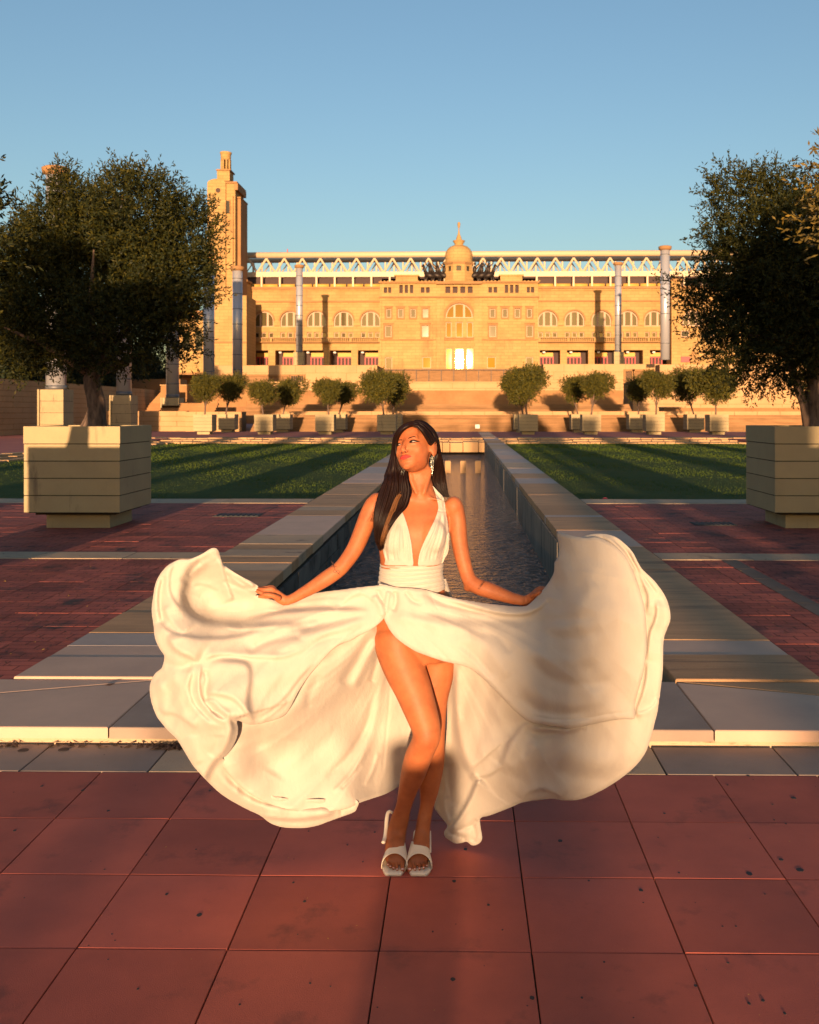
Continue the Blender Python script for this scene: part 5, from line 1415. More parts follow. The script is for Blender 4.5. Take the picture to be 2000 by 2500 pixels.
# ================================================================== CLOTH SHEETS
def densify(poly, n=5): return cr(list(poly) + [poly[0]], n)[:-1]
def rbf(pts, vals):
    pts = np.array(pts, float); vals = np.array(vals, float); n = len(pts)
    r = np.linalg.norm(pts[:, None] - pts[None], axis=2) / 300
    K = np.where(r > 0, r * r * np.log(np.maximum(r, 1e-9)), 0) + np.eye(n) * .01
    Pm = np.c_[np.ones(n), pts / 300]; A = np.block([[K, Pm], [Pm.T, np.zeros((3, 3))]])
    w = np.linalg.solve(A, np.r_[vals, 0, 0, 0])
    def f(x, y):
        q = np.stack([x, y], -1); r = np.linalg.norm(q[:, None] - pts[None], axis=2) / 300
        K = np.where(r > 0, r * r * np.log(np.maximum(r, 1e-9)), 0)
        return K @ w[:n] + np.c_[np.ones(len(q)), q / 300] @ w[n:]
    return f
def curve_dist(x, y, c):
    """nearest distance, parameter and side to polyline c"""
    best = np.full(len(x), 1e9); par = np.zeros(len(x)); side = np.zeros(len(x))
    n = len(c) - 1
    for i in range(n):
        a = c[i]; b = c[i+1]; ab = b - a; L2 = max(ab @ ab, 1e-9)
        t = np.clip(((x - a[0]) * ab[0] + (y - a[1]) * ab[1]) / L2, 0, 1)
        dx = x - a[0] - t * ab[0]; dy = y - a[1] - t * ab[1]; d = np.hypot(dx, dy)
        mk = d < best; best[mk] = d[mk]; par[mk] = (i + t[mk]) / n
        side[mk] = np.sign(ab[0] * (y[mk] - a[1]) - ab[1] * (x[mk] - a[0]))
    return best, par, side
FN = {}
def sheet(name, poly, base, folds, mat, parent, radiate=None, step=2.5, smooth_n=5, rim=(.0, 12), thick=.0016, wav=0.004, seed=0, depthfn=None):
    pl_ = densify(poly, smooth_n); x0, y0 = pl_.min(0) - 2 * step; x1, y1 = pl_.max(0) + 2 * step
    gx = np.arange(x0, x1, step); gy = np.arange(y0, y1, step)
    X, Y = np.meshgrid(gx, gy); x = X.ravel().copy(); y = Y.ravel().copy()
    ins = np.zeros(len(x), bool); j = len(pl_) - 1
    for i in range(len(pl_)):
        xi, yi = pl_[i]; xj, yj = pl_[j]
        if yi != yj:
            c = ((yi > y) != (yj > y)) & (x < (xj - xi) * (y - yi) / (yj - yi) + xi); ins ^= c
        j = i
    I = ins.reshape(X.shape); cell = I[:-1, :-1] | I[1:, :-1] | I[:-1, 1:] | I[1:, 1:]
    idx = np.arange(len(x)).reshape(X.shape)
    closed = np.vstack([pl_, pl_[:1]])
    bd, bp, _ = curve_dist(x, y, closed)
    need = np.zeros_like(I); need[:-1, :-1] |= cell; need[1:, :-1] |= cell; need[:-1, 1:] |= cell; need[1:, 1:] |= cell
    snap = (need.ravel() & ~ins) | (ins & (bd < step * .35))
    for k in np.where(snap)[0]:
        # exact nearest point on outline
        a = closed[:-1]; b = closed[1:]; ab = b - a; t = np.clip(((x[k]-a[:, 0])*ab[:, 0] + (y[k]-a[:, 1])*ab[:, 1]) / np.maximum((ab**2).sum(1), 1e-9), 0, 1)
        q = a + ab * t[:, None]; d = np.hypot(q[:, 0]-x[k], q[:, 1]-y[k]); i = d.argmin(); x[k], y[k] = q[i]
    bd[snap] = 0
    used = need.ravel(); rem = -np.ones(len(x), int); rem[used] = np.arange(used.sum())
    xs, ys, bs = x[used], y[used], bd[used]
    if depthfn is None:
        d = rbf([b[:2] for b in base], [b[2] for b in base])(xs, ys)
    else: d = depthfn(xs, ys)
    R = np.random.RandomState(seed)
    if radiate:
        for (cx_, cy_, kk, am, sw) in radiate:
            th_ = np.arctan2(ys - cy_, xs - cx_); rr_ = np.hypot(xs - cx_, ys - cy_)
            th_ = th_ + sw * (rr_ / 400)
            for q in range(3):
                k_ = kk * (1, 1.63, 2.41)[q]; p_ = R.uniform(0, 6.28, 3)
                env = np.clip((rr_ - 40) / 120, 0, 1) * (.5 + .5 * np.sin(th_ * kk * .37 + p_[1] + rr_ / 170)) * (.6 + .4*np.sin(rr_ / 95 + p_[2]))
                prof = 1 - np.abs(np.sin((th_ * k_ + p_[0] + .9*np.sin(rr_ / 130 + p_[2])) / 2)) * 2
                d -= am / (q + 1) * env * prof * np.minimum(1, rr_ / 350)
    for k in range(7):
        a = R.uniform(0, math.pi); w = R.uniform(55, 160); ph = R.uniform(0, 6.28)
        d += wav * R.uniform(.3, 1) * np.sin((xs*math.cos(a) + ys*math.sin(a)) * 2*math.pi / w + ph + 1.2*np.sin((ys*math.cos(a)-xs*math.sin(a)) / 90 + ph))
    for fo in folds:
        kind, pts, amp, w = fo[:4]; c = cr(pts, 6); ds, par, side = curve_dist(xs, ys, c)
        fade = np.clip(np.minimum(par, 1 - par) / .18, 0, 1); fade = fade*fade*(3-2*fade)
        if len(fo) > 5 and fo[5] == 'open': fade = np.ones_like(fade)
        fade = np.where((par <= 0) | (par >= 1), 0 if not (len(fo) > 5 and fo[5] == 'open') else fade, fade)
        if kind == 'L':
            rs_ = curve_dist(np.array([fo[4][0]], float), np.array([fo[4][1]], float), c)[2][0]
            sd = ds * side * rs_
            h = np.where(sd >= 0, np.exp(-sd / w), 0) * amp
            edge = max(3.2, w * .2)
            h = amp * np.exp(-np.maximum(sd, 0) / w) * (1 / (1 + np.exp(-np.clip(sd / edge * 2.2, -40, 40))))
            # roll the lip over slightly
            d -= h * fade
        else:
            d -= amp * np.exp(-(ds / w) ** 2) * fade
    if step > 2: d -= .0013 * np.exp(-((bs - 8) / 2.2) ** 2)
    if rim[0]: d += rim[0] * np.exp(-bs / rim[1])
    f4 = np.stack([idx[:-1, :-1], idx[1:, :-1], idx[1:, 1:], idx[:-1, 1:]], -1)[cell]
    me = np_mesh(name, P(xs, ys, d), rem[f4])
    o = mesh_obj(name, me, M[mat], parent, True)
    so = o.modifiers.new('solid', 'SOLIDIFY'); so.thickness = thick; so.offset = 0
    sm_ = o.modifiers.new('soft', 'SMOOTH'); sm_.factor = .4; sm_.iterations = 2
    return o
def T(tr, pts): return [tr(*p) for p in pts]
def L(tr, pts, amp, w, ref, *a): return ('L', T(tr, pts), amp, w, tr(*ref)) + a
def Rg(tr, pts, amp, w, *a): return ('R', T(tr, pts), amp, w, None) + a
dress = empty('dress', (0, 0, 0), 0, person); dress.location = (0, 0, 0)
def E7(x, y): return (360 + x / 4.792, 1320 + y / 4.792)

# -- left front sheet
polyL = T(B_, [(1560,335),(1500,340),(1400,350),(1290,365),(1180,378),(1060,400),(980,435),(900,440),(830,425),(775,414),(742,402),(768,380),(768,352),(735,325),(700,305),(650,280),(600,250),(560,222),(538,205),(522,170),(510,125),(495,103),(470,98),(440,112),(400,138),(350,160),(320,170),(260,172),(215,190),(180,212),(145,250),(118,292),(100,340),(90,400),(80,470),(80,510),(92,600),(98,660),(112,705),(135,750),(160,790),(150,850),(138,870),(112,890),(95,910),(75,950),(66,990),(68,1030),(80,1090),(110,1170),(140,1212),(180,1260),(240,1320),(290,1400),(320,1450),(345,1490),(380,1530),(425,1578),(500,1650),(560,1695),(620,1730),(700,1772),(770,1805),(830,1850),(880,1872),(930,1883),(1000,1887),(1060,1885),(1140,1870),(1200,1848),(1290,1815),(1370,1785),(1392,1755),(1400,1722),
   (1370,1700),(1300,1695),(1200,1700),(1100,1700),(1000,1700),(900,1690),(820,1665),(740,1630),(680,1585),(620,1525),(560,1460),(530,1438),(555,1425),(590,1380),(620,1320),(632,1260),(625,1200),(645,1205),(700,1225),(760,1222),(820,1208),(880,1190),(930,1165),(970,1110),(1010,1030),(1060,950),(1110,885),(1170,815),(1230,750),(1290,712),(1350,690),(1410,655),(1470,625),(1520,590),(1562,548),(1590,500),(1600,400)])
baseL = [B_(1560,360)+(3.575,), B_(1580,520)+(3.56,), B_(1300,420)+(3.60,), B_(1300,600)+(3.54,), B_(1000,450)+(3.66,), B_(1000,650)+(3.50,), B_(900,900)+(3.44,), B_(700,430)+(3.66,), B_(750,370)+(3.60,), B_(600,300)+(3.60,), B_(480,150)+(3.56,), B_(450,350)+(3.66,), B_(450,480)+(3.66,), B_(700,510)+(3.65,), B_(180,280)+(3.56,), B_(100,500)+(3.54,), B_(300,700)+(3.44,),
         B_(80,1000)+(3.52,), B_(400,1000)+(3.40,), B_(700,1050)+(3.40,), B_(200,1250)+(3.50,), B_(500,1250)+(3.41,), B_(400,1500)+(3.52,), B_(600,1650)+(3.60,), B_(900,1780)+(3.665,), B_(1000,1870)+(3.70,), B_(1300,1740)+(3.70,), B_(1200,780)+(3.50,), B_(950,1150)+(3.47,)]
foldL = [
 L(B_, [(560,130),(480,165),(400,215),(340,262),(298,325),(278,400),(296,480),(350,538),(450,572),(560,584),(650,590),(760,592),(880,582),(1000,575)], .085, 55, (180,520)),
 L(B_, [(640,575),(760,545),(900,512),(1000,500),(1150,492),(1300,490),(1490,497)], .045, 30, (1100,560)),
 L(B_, [(1250,500),(1300,455),(1360,410),(1440,385)], .018, 25, (1300,400)),
 L(B_, [(1420,385),(1460,410),(1500,440)], .012, 10, (1500,400)),
 L(E7, [(330,260),(270,360),(255,500),(270,620),(330,730),(430,830)], .022, 26, (180,600)),
 L(E7, [(560,960),(420,1080),(300,980),(220,860),(190,760)][::-1], .018, 22, (500,850)),
 L(E7, [(130,940),(180,1000),(240,1050),(330,1090),(480,1120),(640,1140),(900,1138),(1100,1110),(1250,1075),(1400,1080)], .026, 28, (600,1250)),
 L(E7, [(860,1010),(1050,1040),(1250,1030),(1500,1010),(1700,980)], .010, 16, (1200,980)),
 Rg(E7, [(150,420),(110,600),(110,800),(140,960)], .012, 8), Rg(E7, [(200,400),(150,600),(155,820),(200,1000)], -.012, 7),
 Rg(E7, [(640,240),(540,320),(470,420)], -.012, 7),
 L(E7, [(870,150),(885,280),(905,400),(940,520),(985,640),(1010,700)], .035, 26, (760,350)),
 L(E7, [(880,290),(960,410),(1060,500),(1160,565),(1270,612)], .020, 12, (1150,480)),
 Rg(E7, [(1130,545),(1200,555),(1290,540)], -.006, 4),
 Rg(E7, [(780,190),(640,240),(540,320),(470,420),(420,520)], -.020, 11),
 L(E7, [(520,530),(600,510),(700,520),(780,560),(850,580)], .012, 14, (700,460)),
 L(E7, [(420,610),(520,640),(610,670)], .006, 10, (500,560)),
 L(B_, [(185,650),(205,720),(255,765),(320,795),(385,832)], .040, 30, (300,680)),
 L(B_, [(385,835),(430,805),(480,788),(560,782),(650,790),(750,798),(850,800),(920,795),(1000,770),(1080,735),(1180,680)], .030, 30, (650,700)),
 L(B_, [(372,835),(335,900),(318,970),(325,1040),(350,1100),(400,1160),(450,1205),(545,1243)], .030, 26, (240,1000)),
 L(B_, [(405,840),(390,900),(385,980),(400,1060),(440,1120),(500,1180),(560,1205)], .026, 12, (340,1000)),
 Rg(B_, [(420,870),(432,940),(425,1020),(440,1080)], -.018, 8),
 L(B_, [(430,840),(520,822),(620,822),(680,838),(706,880),(705,960),(694,1040),(698,1120),(720,1180),(740,1215)], .032, 38, (560,950)),
 L(B_, [(425,1045),(480,1033),(540,1042),(600,1065),(650,1110),(690,1160),(710,1200)], .028, 26, (500,960)),
 Rg(B_, [(430,1060),(480,1085),(530,1130),(590,1170)], .012, 7),
 Rg(B_, [(450,1130),(500,1150),(560,1190)], -.010, 5),
 L(B_, [(745,1195),(810,1150),(870,1105),(940,1040),(1000,960),(1060,890),(1140,810)], .012, 16, (800,1020)),
 L(B_, [(770,1212),(850,1165),(900,1120),(950,1080)], .010, 10, (850,1120)),
 Rg(B_, [(720,770),(850,700),(1000,660),(1150,640),(1350,590),(1500,530)], .012, 13),
 Rg(B_, [(680,770),(800,705),(950,668),(1050,660)], -.014, 10),
 Rg(B_, [(850,790),(960,760),(1060,735),(1180,680),(1300,640)], -.012, 9),
 Rg(B_, [(1000,610),(1150,590),(1300,555),(1450,520)], -.008, 9),
 Rg(B_, [(850,620),(1000,600),(1150,575)], .008, 8),
 L(B_, [(135,1165),(190,1152),(250,1170),(310,1210),(372,1258)], .020, 22, (280,1120)),
 Rg(B_, [(100,940),(150,1010),(160,1090),(140,1150)], .014, 13), Rg(B_, [(200,900),(250,980),(260,1080),(300,1180),(420,1260)], .014, 17),
 Rg(B_, [(150,800),(200,850),(280,860),(350,840)], -.014, 12),
 L(B_, [(615,1185),(585,1200),(596,1260),(580,1330),(545,1400),(505,1440),(455,1510),(425,1575)], .075, 45, (450,1380), 'open'),
 Rg(B_, [(510,1290),(500,1360),(450,1430)], -.010, 13), Rg(B_, [(330,1290),(350,1380),(390,1480)], .012, 14),
 Rg(B_, [(470,1500),(540,1590),(640,1680),(760,1740),(900,1775),(1060,1785),(1200,1775),(1300,1750)], .020, 13),
 Rg(B_, [(520,1500),(600,1590),(700,1668),(800,1715),(950,1735),(1150,1740),(1330,1720)], -.014, 8),
 Rg(B_, [(530,1450),(600,1525),(680,1600),(760,1655),(850,1690),(1000,1712),(1200,1712),(1380,1712)], .008, 9),
 L(B_, [(770,1805),(850,1822),(960,1832),(1060,1828),(1180,1812),(1260,1790)], .05, 22, (950,1770)),
 Rg(B_, [(1180,1700),(1240,1730),(1290,1770),(1280,1810)], -.012, 6), Rg(B_, [(1260,1700),(1330,1720),(1350,1760)], -.010, 6),
 Rg(B_, [(860,1668),(880,1690),(905,1695)], -.008, 4),
 Rg(B_, [(1500,400),(1540,470),(1560,540)], .012, 8), Rg(B_, [(1520,360),(1540,420),(1590,470)], -.010, 6),
]
for ang in (-165, -148, -132, -118):
    foldL.append(Rg(B_, [(745 + 20*math.cos(rad(ang)), 372 + 20*math.sin(rad(ang))), (745 + 110*math.cos(rad(ang)), 372 + 95*math.sin(rad(ang))), (745 + 240*math.cos(rad(ang+6)), 372 + 190*math.sin(rad(ang+6)))], random.choice((-1, 1)) * .008, 5))
sheet('skirt_left_front', polyL, baseL, foldL, 'dress', dress, rim=(.008, 4), wav=.0030, seed=4, radiate=[(950, 1490, 34, .0065, .5)])
# -- left back sheet
polyLB = T(B_, [(1300,640),(1400,600),(1500,560),(1600,520),(1700,700),(1790,900),(1850,1200),(1830,1400),(1730,1560),(1640,1632),(1600,1655),(1565,1672),(1480,1700),(1400,1728),(1330,1760),(1200,1780),(1000,1775),(800,1720),(650,1620),(540,1500),(480,1400),(500,1280),(560,1150),(700,1080),(860,1000),(1000,880),(1150,740)])
_fL = rbf([b[:2] for b in baseL], [b[2] for b in baseL])
_pts = T(B_, [(530,1438),(560,1460),(620,1525),(680,1585),(740,1630),(820,1665),(900,1690),(1000,1700),(1100,1700),(1200,1700),(1300,1697),(1370,1705)])
_join = [(p[0], p[1], float(_fL(np.array([p[0]]), np.array([p[1]]))[0]) - .002) for p in _pts]
_pts2 = T(B_, [(650,1205),(760,1222),(880,1190),(970,1110),(1060,950),(1170,815),(1290,712),(1470,625)])
_join += [(p[0], p[1], float(_fL(np.array([p[0]]), np.array([p[1]]))[0]) + .055) for p in _pts2]
_pts3 = T(B_, [(620,1120),(850,1080),(950,950),(1080,820),(1200,700),(1350,620),(500,1250),(480,1380)])
_join += [(p[0], p[1], float(_fL(np.array([p[0]]), np.array([p[1]]))[0]) + .11) for p in _pts3]
baseLB = _join + [B_(1600,640)+(3.74,), B_(1750,900)+(3.90,), B_(1830,1300)+(3.95,), B_(1640,1600)+(3.94,), B_(1480,1690)+(3.80,), B_(1250,1100)+(3.70,), B_(1000,1300)+(3.64,), B_(750,1350)+(3.60,), B_(1450,1000)+(3.80,), B_(1350,1400)+(3.78,)]
foldLB = [Rg(B_, [(1500,640),(1420,760),(1350,880),(1290,980)], -.022, 12), Rg(B_, [(1520,680),(1470,780),(1410,900),(1360,1000)], .020, 10), Rg(B_, [(1530,760),(1500,880),(1480,960)], -.016, 7),
  Rg(B_, [(1560,850),(1540,1000),(1500,1200),(1430,1400),(1340,1560)], .012, 10), Rg(B_, [(1600,980),(1590,1150),(1570,1350),(1550,1560)], -.004, 3),
  Rg(B_, [(1500,1050),(1440,1250),(1330,1430),(1180,1570)], -.010, 8), Rg(B_, [(1450,1380),(1380,1500),(1300,1600),(1230,1660)], .008, 5), Rg(B_, [(1420,1480),(1350,1570),(1280,1640)], -.008, 4),
  Rg(B_, [(1530,1400),(1490,1520),(1440,1620)], .008, 5),
  Rg(B_, [(1050,1000),(1000,1150),(900,1260),(780,1300)], .014, 34), Rg(B_, [(950,1300),(930,1420),(850,1560)], -.010, 28), Rg(B_, [(1150,900),(1080,1050),(1080,1120)], -.008, 10)]
sheet('skirt_left_back', polyLB, baseLB, foldLB, 'dress', dress, rim=(.006, 4), wav=.003, seed=9, radiate=[(960, 1470, 40, .0060, -.35)])
# -- right front sheet
polyR = T(C_, [(55,385),(150,405),(240,412),(300,418),(380,442),(450,462),(560,482),(640,494),(720,503),(780,509),(845,509),(880,487),(915,450),(950,411),(978,372),(1000,330),(1004,290),(1012,262),(1025,235),(1028,190),(1022,140),(1020,112),(1032,109),(1060,118),(1100,128),(1150,137),(1190,137),(1222,134),(1260,144),(1300,164),(1345,195),(1385,238),(1420,300),(1445,360),(1470,440),(1490,520),(1500,620),(1503,720),(1495,800),(1480,880),(1460,950),(1443,1010),(1438,1060),(1436,1115),(1380,1118),(1300,1128),(1200,1148),(1140,1160),(1090,1167),(1000,1156),(940,1148),(900,1142),(860,1128),(820,1098),(780,1063),(740,1022),(700,980),(660,938),(620,900),(560,852),(510,830),(470,820),(400,804),(350,788),(300,770),(260,755),(230,738),(190,712),(150,680),(120,645),(100,610),(84,574),(70,500)])
baseR = [C_(80,420)+(3.575,), C_(90,560)+(3.555,), C_(300,440)+(3.56,), C_(300,740)+(3.50,), C_(450,470)+(3.59,), C_(500,700)+(3.48,), C_(780,515)+(3.59,), C_(750,800)+(3.47,), C_(980,380)+(3.57,), C_(1022,130)+(3.55,), C_(1250,160)+(3.50,), C_(1200,500)+(3.42,), C_(1440,400)+(3.46,), C_(1495,700)+(3.43,), C_(1430,1080)+(3.46,), C_(1100,900)+(3.46,), C_(860,1110)+(3.50,), C_(1100,1150)+(3.49,), C_(1000,700)+(3.47,), C_(560,840)+(3.50,)]
foldR = [
 L(C_, [(400,462),(500,495),(600,525),(700,548),(780,556),(860,550),(930,515),(990,450)], .030, 20, (780,515)),
 Rg(C_, [(200,560),(350,548),(500,578),(700,585),(900,588),(1100,580),(1250,560)], -.012, 14),
 Rg(C_, [(110,570),(250,580),(400,610),(560,640)], .010, 14),
 Rg(C_, [(880,600),(960,650),(1060,680),(1180,670),(1260,620)], -.012, 17), Rg(C_, [(800,680),(900,760),(1020,800),(1150,800),(1260,760)], .010, 20),
 Rg(C_, [(860,780),(960,880),(1080,925),(1220,930),(1330,890)], -.012, 16), Rg(C_, [(760,860),(880,970),(1000,1020),(1150,1040),(1300,1010)], .009, 18),
 Rg(C_, [(800,980),(900,1060),(1030,1090),(1200,1080)], -.010, 12),
 Rg(C_, [(1230,380),(1180,450),(1140,530),(1110,640)], .010, 18), Rg(C_, [(1260,300),(1240,420),(1250,520),(1310,600)], -.007, 16),
 Rg(C_, [(1020,200),(1060,320),(1040,430),(980,500)], .010, 18),
 Rg(C_, [(480,700),(560,760),(620,830),(680,900)], -.008, 10), Rg(C_, [(520,650),(620,720),(700,810),(760,900)], .008, 14), Rg(C_, [(600,640),(700,680),(780,760)], -.006, 9),
 Rg(C_, [(612,905),(690,990),(770,1070),(850,1132)], .003, 2),
 Rg(C_, [(880,1098),(1000,1120),(1150,1115),(1300,1090),(1432,1078)], -.004, 2.5),
 Rg(C_, [(110,425),(100,480),(95,550)], .012, 6), Rg(C_, [(140,425),(150,480),(130,540)], -.014, 6), Rg(C_, [(195,425),(215,450),(240,480),(300,500)], -.010, 6), Rg(C_, [(340,440),(350,490),(380,530)], -.003, 2.5),
 Rg(C_, [(290,430),(400,490),(520,525),(640,550)], -.012, 8),
]
sheet('skirt_right_front', polyR, baseR, foldR, 'dress', dress, rim=(.008, 4), wav=.0025, seed=12, radiate=[(930, 1475, 36, .0055, -.3)])
# -- right lower / outer sheet
polyRL = T(C_, [(455,800),(700,700),(1000,400),(1080,180),(1160,132),(1200,120),(1250,116),(1295,121),(1340,138),(1380,168),(1425,215),(1450,262),(1475,305),(1505,335),(1540,368),(1575,412),(1602,455),(1620,500),(1630,550),(1628,590),(1612,632),(1597,675),(1592,720),(1590,800),(1588,870),(1578,950),(1570,1010),(1560,1080),(1545,1140),(1525,1220),(1500,1290),(1465,1345),(1420,1392),(1360,1440),(1300,1480),(1250,1508),(1200,1532),(1150,1550),(1100,1558),(1050,1557),(1000,1549),(950,1552),(880,1560),(820,1572),(780,1590),(740,1606),(700,1622),(650,1640),(606,1652),(604,1690),(612,1740),(614,1765),(600,1788),(575,1800),(553,1798),(530,1780),(500,1788),(470,1790),(440,1775),(412,1752),(410,1725),(425,1700),(418,1680),(385,1640),(360,1605),(356,1575),(375,1490),(395,1400),(410,1300),(420,1200),(425,1050),(432,920)])
baseRL = [C_(460,830)+(3.72,), C_(430,1100)+(3.84,), C_(370,1580)+(3.90,), C_(450,1760)+(3.86,), C_(580,1780)+(3.83,), C_(600,1300)+(3.66,), C_(700,1000)+(3.62,), C_(1000,500)+(3.60,), C_(1250,130)+(3.545,), C_(1450,270)+(3.53,), C_(1600,500)+(3.53,), C_(1590,800)+(3.53,), C_(1400,700)+(3.55,), C_(1550,1100)+(3.54,), C_(1300,1250)+(3.52,), C_(1000,1300)+(3.56,), C_(1100,1540)+(3.62,), C_(800,1500)+(3.68,), C_(650,1620)+(3.76,), C_(900,1170)+(3.60,), C_(1400,1380)+(3.58,)]
foldRL = [
 L(C_, [(474,800),(468,880),(464,980),(466,1080),(475,1180),(492,1270),(520,1345),(548,1395),(590,1430)], .075, 40, (640,1100)),
 L(C_, [(470,1040),(478,1090),(496,1130)], .008, 5, (500,1060)),
 L(C_, [(700,1400),(730,1330),(755,1260),(800,1195),(850,1150),(920,1130)], .035, 45, (950,1300)),
 Rg(C_, [(840,1150),(900,1200),(960,1205),(1060,1195)], -.014, 9), Rg(C_, [(880,1165),(960,1170),(1060,1180),(1150,1165)], .014, 6), Rg(C_, [(1080,1170),(1140,1158),(1180,1165)], .010, 5),
 Rg(C_, [(900,1240),(850,1330),(760,1400)], .010, 14), Rg(C_, [(1050,1260),(1150,1330),(1290,1360),(1400,1330)], .012, 26), Rg(C_, [(1000,1380),(1150,1430),(1300,1430)], -.008, 18),
 L(C_, [(830,1560),(870,1515),(940,1500),(1000,1520),(1060,1555)], .022, 22, (950,1450)),
 L(C_, [(440,1740),(460,1690),(500,1630),(545,1550),(580,1470),(612,1432)], .060, 26, (620,1580)),
 L(C_, [(540,1400),(560,1440),(600,1432),(650,1420),(700,1390),(725,1360)], .022, 18, (660,1340)),
 Rg(C_, [(560,1410),(590,1440),(580,1470)], .014, 6), Rg(C_, [(455,1730),(540,1700),(590,1660)], -.014, 6), Rg(C_, [(560,1680),(575,1740),(560,1785)], -.012, 7), Rg(C_, [(480,1720),(500,1770)], .01, 6), Rg(C_, [(430,1720),(480,1745),(530,1770)], -.012, 5),
 L(C_, [(1400,200),(1450,300),(1490,400),(1510,470),(1500,560)], .020, 14, (1560,450)),
 L(C_, [(1545,470),(1556,530),(1545,590),(1520,650),(1508,740),(1500,820)], .025, 18, (1600,600)),
 L(C_, [(1500,800),(1500,880),(1480,980),(1450,1060),(1445,1110)], .020, 14, (1560,950)),
 Rg(C_, [(1260,130),(1340,180),(1400,260),(1440,330)], .014, 5), Rg(C_, [(1310,140),(1390,210),(1440,290),(1500,370),(1560,450)], -.012, 5),
 L(C_, [(1440,1090),(1500,1070),(1540,1040),(1560,1000)], .016, 20, (1500,1180)),
 Rg(C_, [(430,1000),(415,1200),(400,1400),(430,1560)], .012, 8), Rg(C_, [(445,1350),(440,1480),(470,1600)], -.016, 12),
 Rg(C_, [(400,1500),(410,1600),(440,1690)], .014, 6),
]
sheet('skirt_right_outer', polyRL, baseRL, foldRL, 'dress', dress, rim=(.008, 4), wav=.003, seed=15, radiate=[(1000, 1480, 36, .006, -.2)])
# small corner of the back sheet above the right hand edge, and gathers behind the waist
sheet('skirt_corner_fold', T(C_, [(1004,300),(1002,275),(1012,262),(1040,255),(1060,300),(1040,340),(1008,345)]), [C_(1004,280)+(3.63,), C_(1060,300)+(3.62,), C_(1020,345)+(3.63,)], [], 'dress', dress, wav=0)
sheet('skirt_back_gathers', T(A_, [(780,1840),(900,1820),(1020,1780),(1035,1800),(1055,1860),(1075,1920),(1100,1985),(1080,2060),(950,2040),(800,1990)]), [A_(800,1900)+(3.64,), A_(1040,1820)+(3.70,), A_(1095,1980)+(3.76,), A_(900,2000)+(3.66,), A_(850,1860)+(3.62,)],
  [Rg(A_, [(880,1870),(910,1930),(940,2000)], -.014, 3), Rg(A_, [(940,1860),(975,1920),(1000,1990)], -.016, 3), Rg(A_, [(985,1840),(1020,1900),(1050,1980)], -.014, 3), Rg(A_, [(910,1870),(945,1930),(970,2000)], .010, 3), Rg(A_, [(1010,1820),(1045,1900),(1075,1980)], .010, 3)], 'dress', dress, step=2.0, wav=0)
# -- bodice panels draped over the body
def body_depth(off, edge=3.66):
    def f(xs, ys):
        d = np.full(len(xs), np.nan); o_ = Vector((0, 0, EYE)); fw = Vector(FWD)
        for i, (a, b) in enumerate(zip(xs, ys)):
            p = Vector(P(a, b, 3.6)); dr = (p - o_).normalized(); h = BV.ray_cast(o_, dr, 8)
            if h[0] is not None and h[3] < 3.95: d[i] = (h[0] - o_).dot(fw)
        bad = np.isnan(d)
        if bad.any():
            gx, gy, gd = xs[~bad], ys[~bad], d[~bad]
            for i in np.where(bad)[0]:
                q_ = (gx - xs[i])**2 + (gy - ys[i])**2; k = np.argsort(q_)[:24]; d[i] = gd[k].mean()
        return d - off
    return f
def smooth_depth(fn, it=1): return fn
bod = body_depth(.007)
polyBL = T(A_, [(560,1060),(575,1085),(590,1120),(603,1155),(620,1210),(637,1270),(652,1340),(665,1400),(674,1470),(680,1540),(684,1640),(600,1640),(500,1640),(390,1634),(392,1585),(383,1545),(372,1500),(360,1455),(355,1420),(365,1380),(390,1320),(430,1240),(480,1170),(520,1110)])
sheet('bodice_left', polyBL, None, [Rg(A_, [(470,1230),(440,1350),(430,1480),(440,1600)], .006, 2.2), Rg(A_, [(520,1180),(480,1330),(470,1480),(490,1600)], -.005, 2.2), Rg(A_, [(545,1200),(530,1350),(530,1500),(545,1600)], .005, 2.2), Rg(A_, [(580,1200),(585,1350),(595,1500),(600,1605)], -.004, 2.2), Rg(A_, [(600,1220),(630,1380),(640,1500),(650,1600)], .004, 2.2), Rg(A_, [(440,1280),(400,1380),(400,1500),(420,1600)], -.005, 2)], 'dress', dress, step=1.5, smooth_n=3, wav=0, depthfn=bod, thick=.0022)
polyBR = T(A_, [(888,798),(905,815),(935,850),(970,885),(998,915),(1012,950),(1022,1000),(1027,1060),(1038,1130),(1052,1200),(1062,1270),(1067,1340),(1064,1400),(1058,1470),(1045,1520),(1020,1560),(992,1615),(900,1640),(800,1640),(738,1640),(742,1570),(752,1520),(768,1470),(790,1415),(815,1360),(845,1300),(870,1245),(898,1190),(922,1135),(940,1085),(948,1050),(950,1020),(944,980),(932,930),(915,870)])
sheet('bodice_right', polyBR, None, [Rg(A_, [(985,1080),(970,1200),(930,1350),(880,1500),(860,1605)], -.005, 2.2), Rg(A_, [(1005,1080),(1005,1220),(985,1360),(940,1500),(920,1600)], .006, 2.2), Rg(A_, [(1018,1080),(1035,1220),(1025,1370),(990,1500),(960,1590)], -.006, 2.2), Rg(A_, [(960,1090),(930,1230),(870,1380),(820,1500),(800,1605)], .005, 2.2), Rg(A_, [(1030,1150),(1050,1280),(1048,1400),(1010,1540)], .005, 2), Rg(A_, [(950,1080),(900,1260),(830,1400),(780,1520),(770,1600)], -.004, 2), Rg(A_, [(945,1060),(985,1075),(1028,1070)], -.004, 2), Rg(A_, [(960,900),(980,960),(990,1040)], .004, 2.5)], 'dress', dress, step=1.5, smooth_n=3, wav=0, depthfn=bod, thick=.0022)
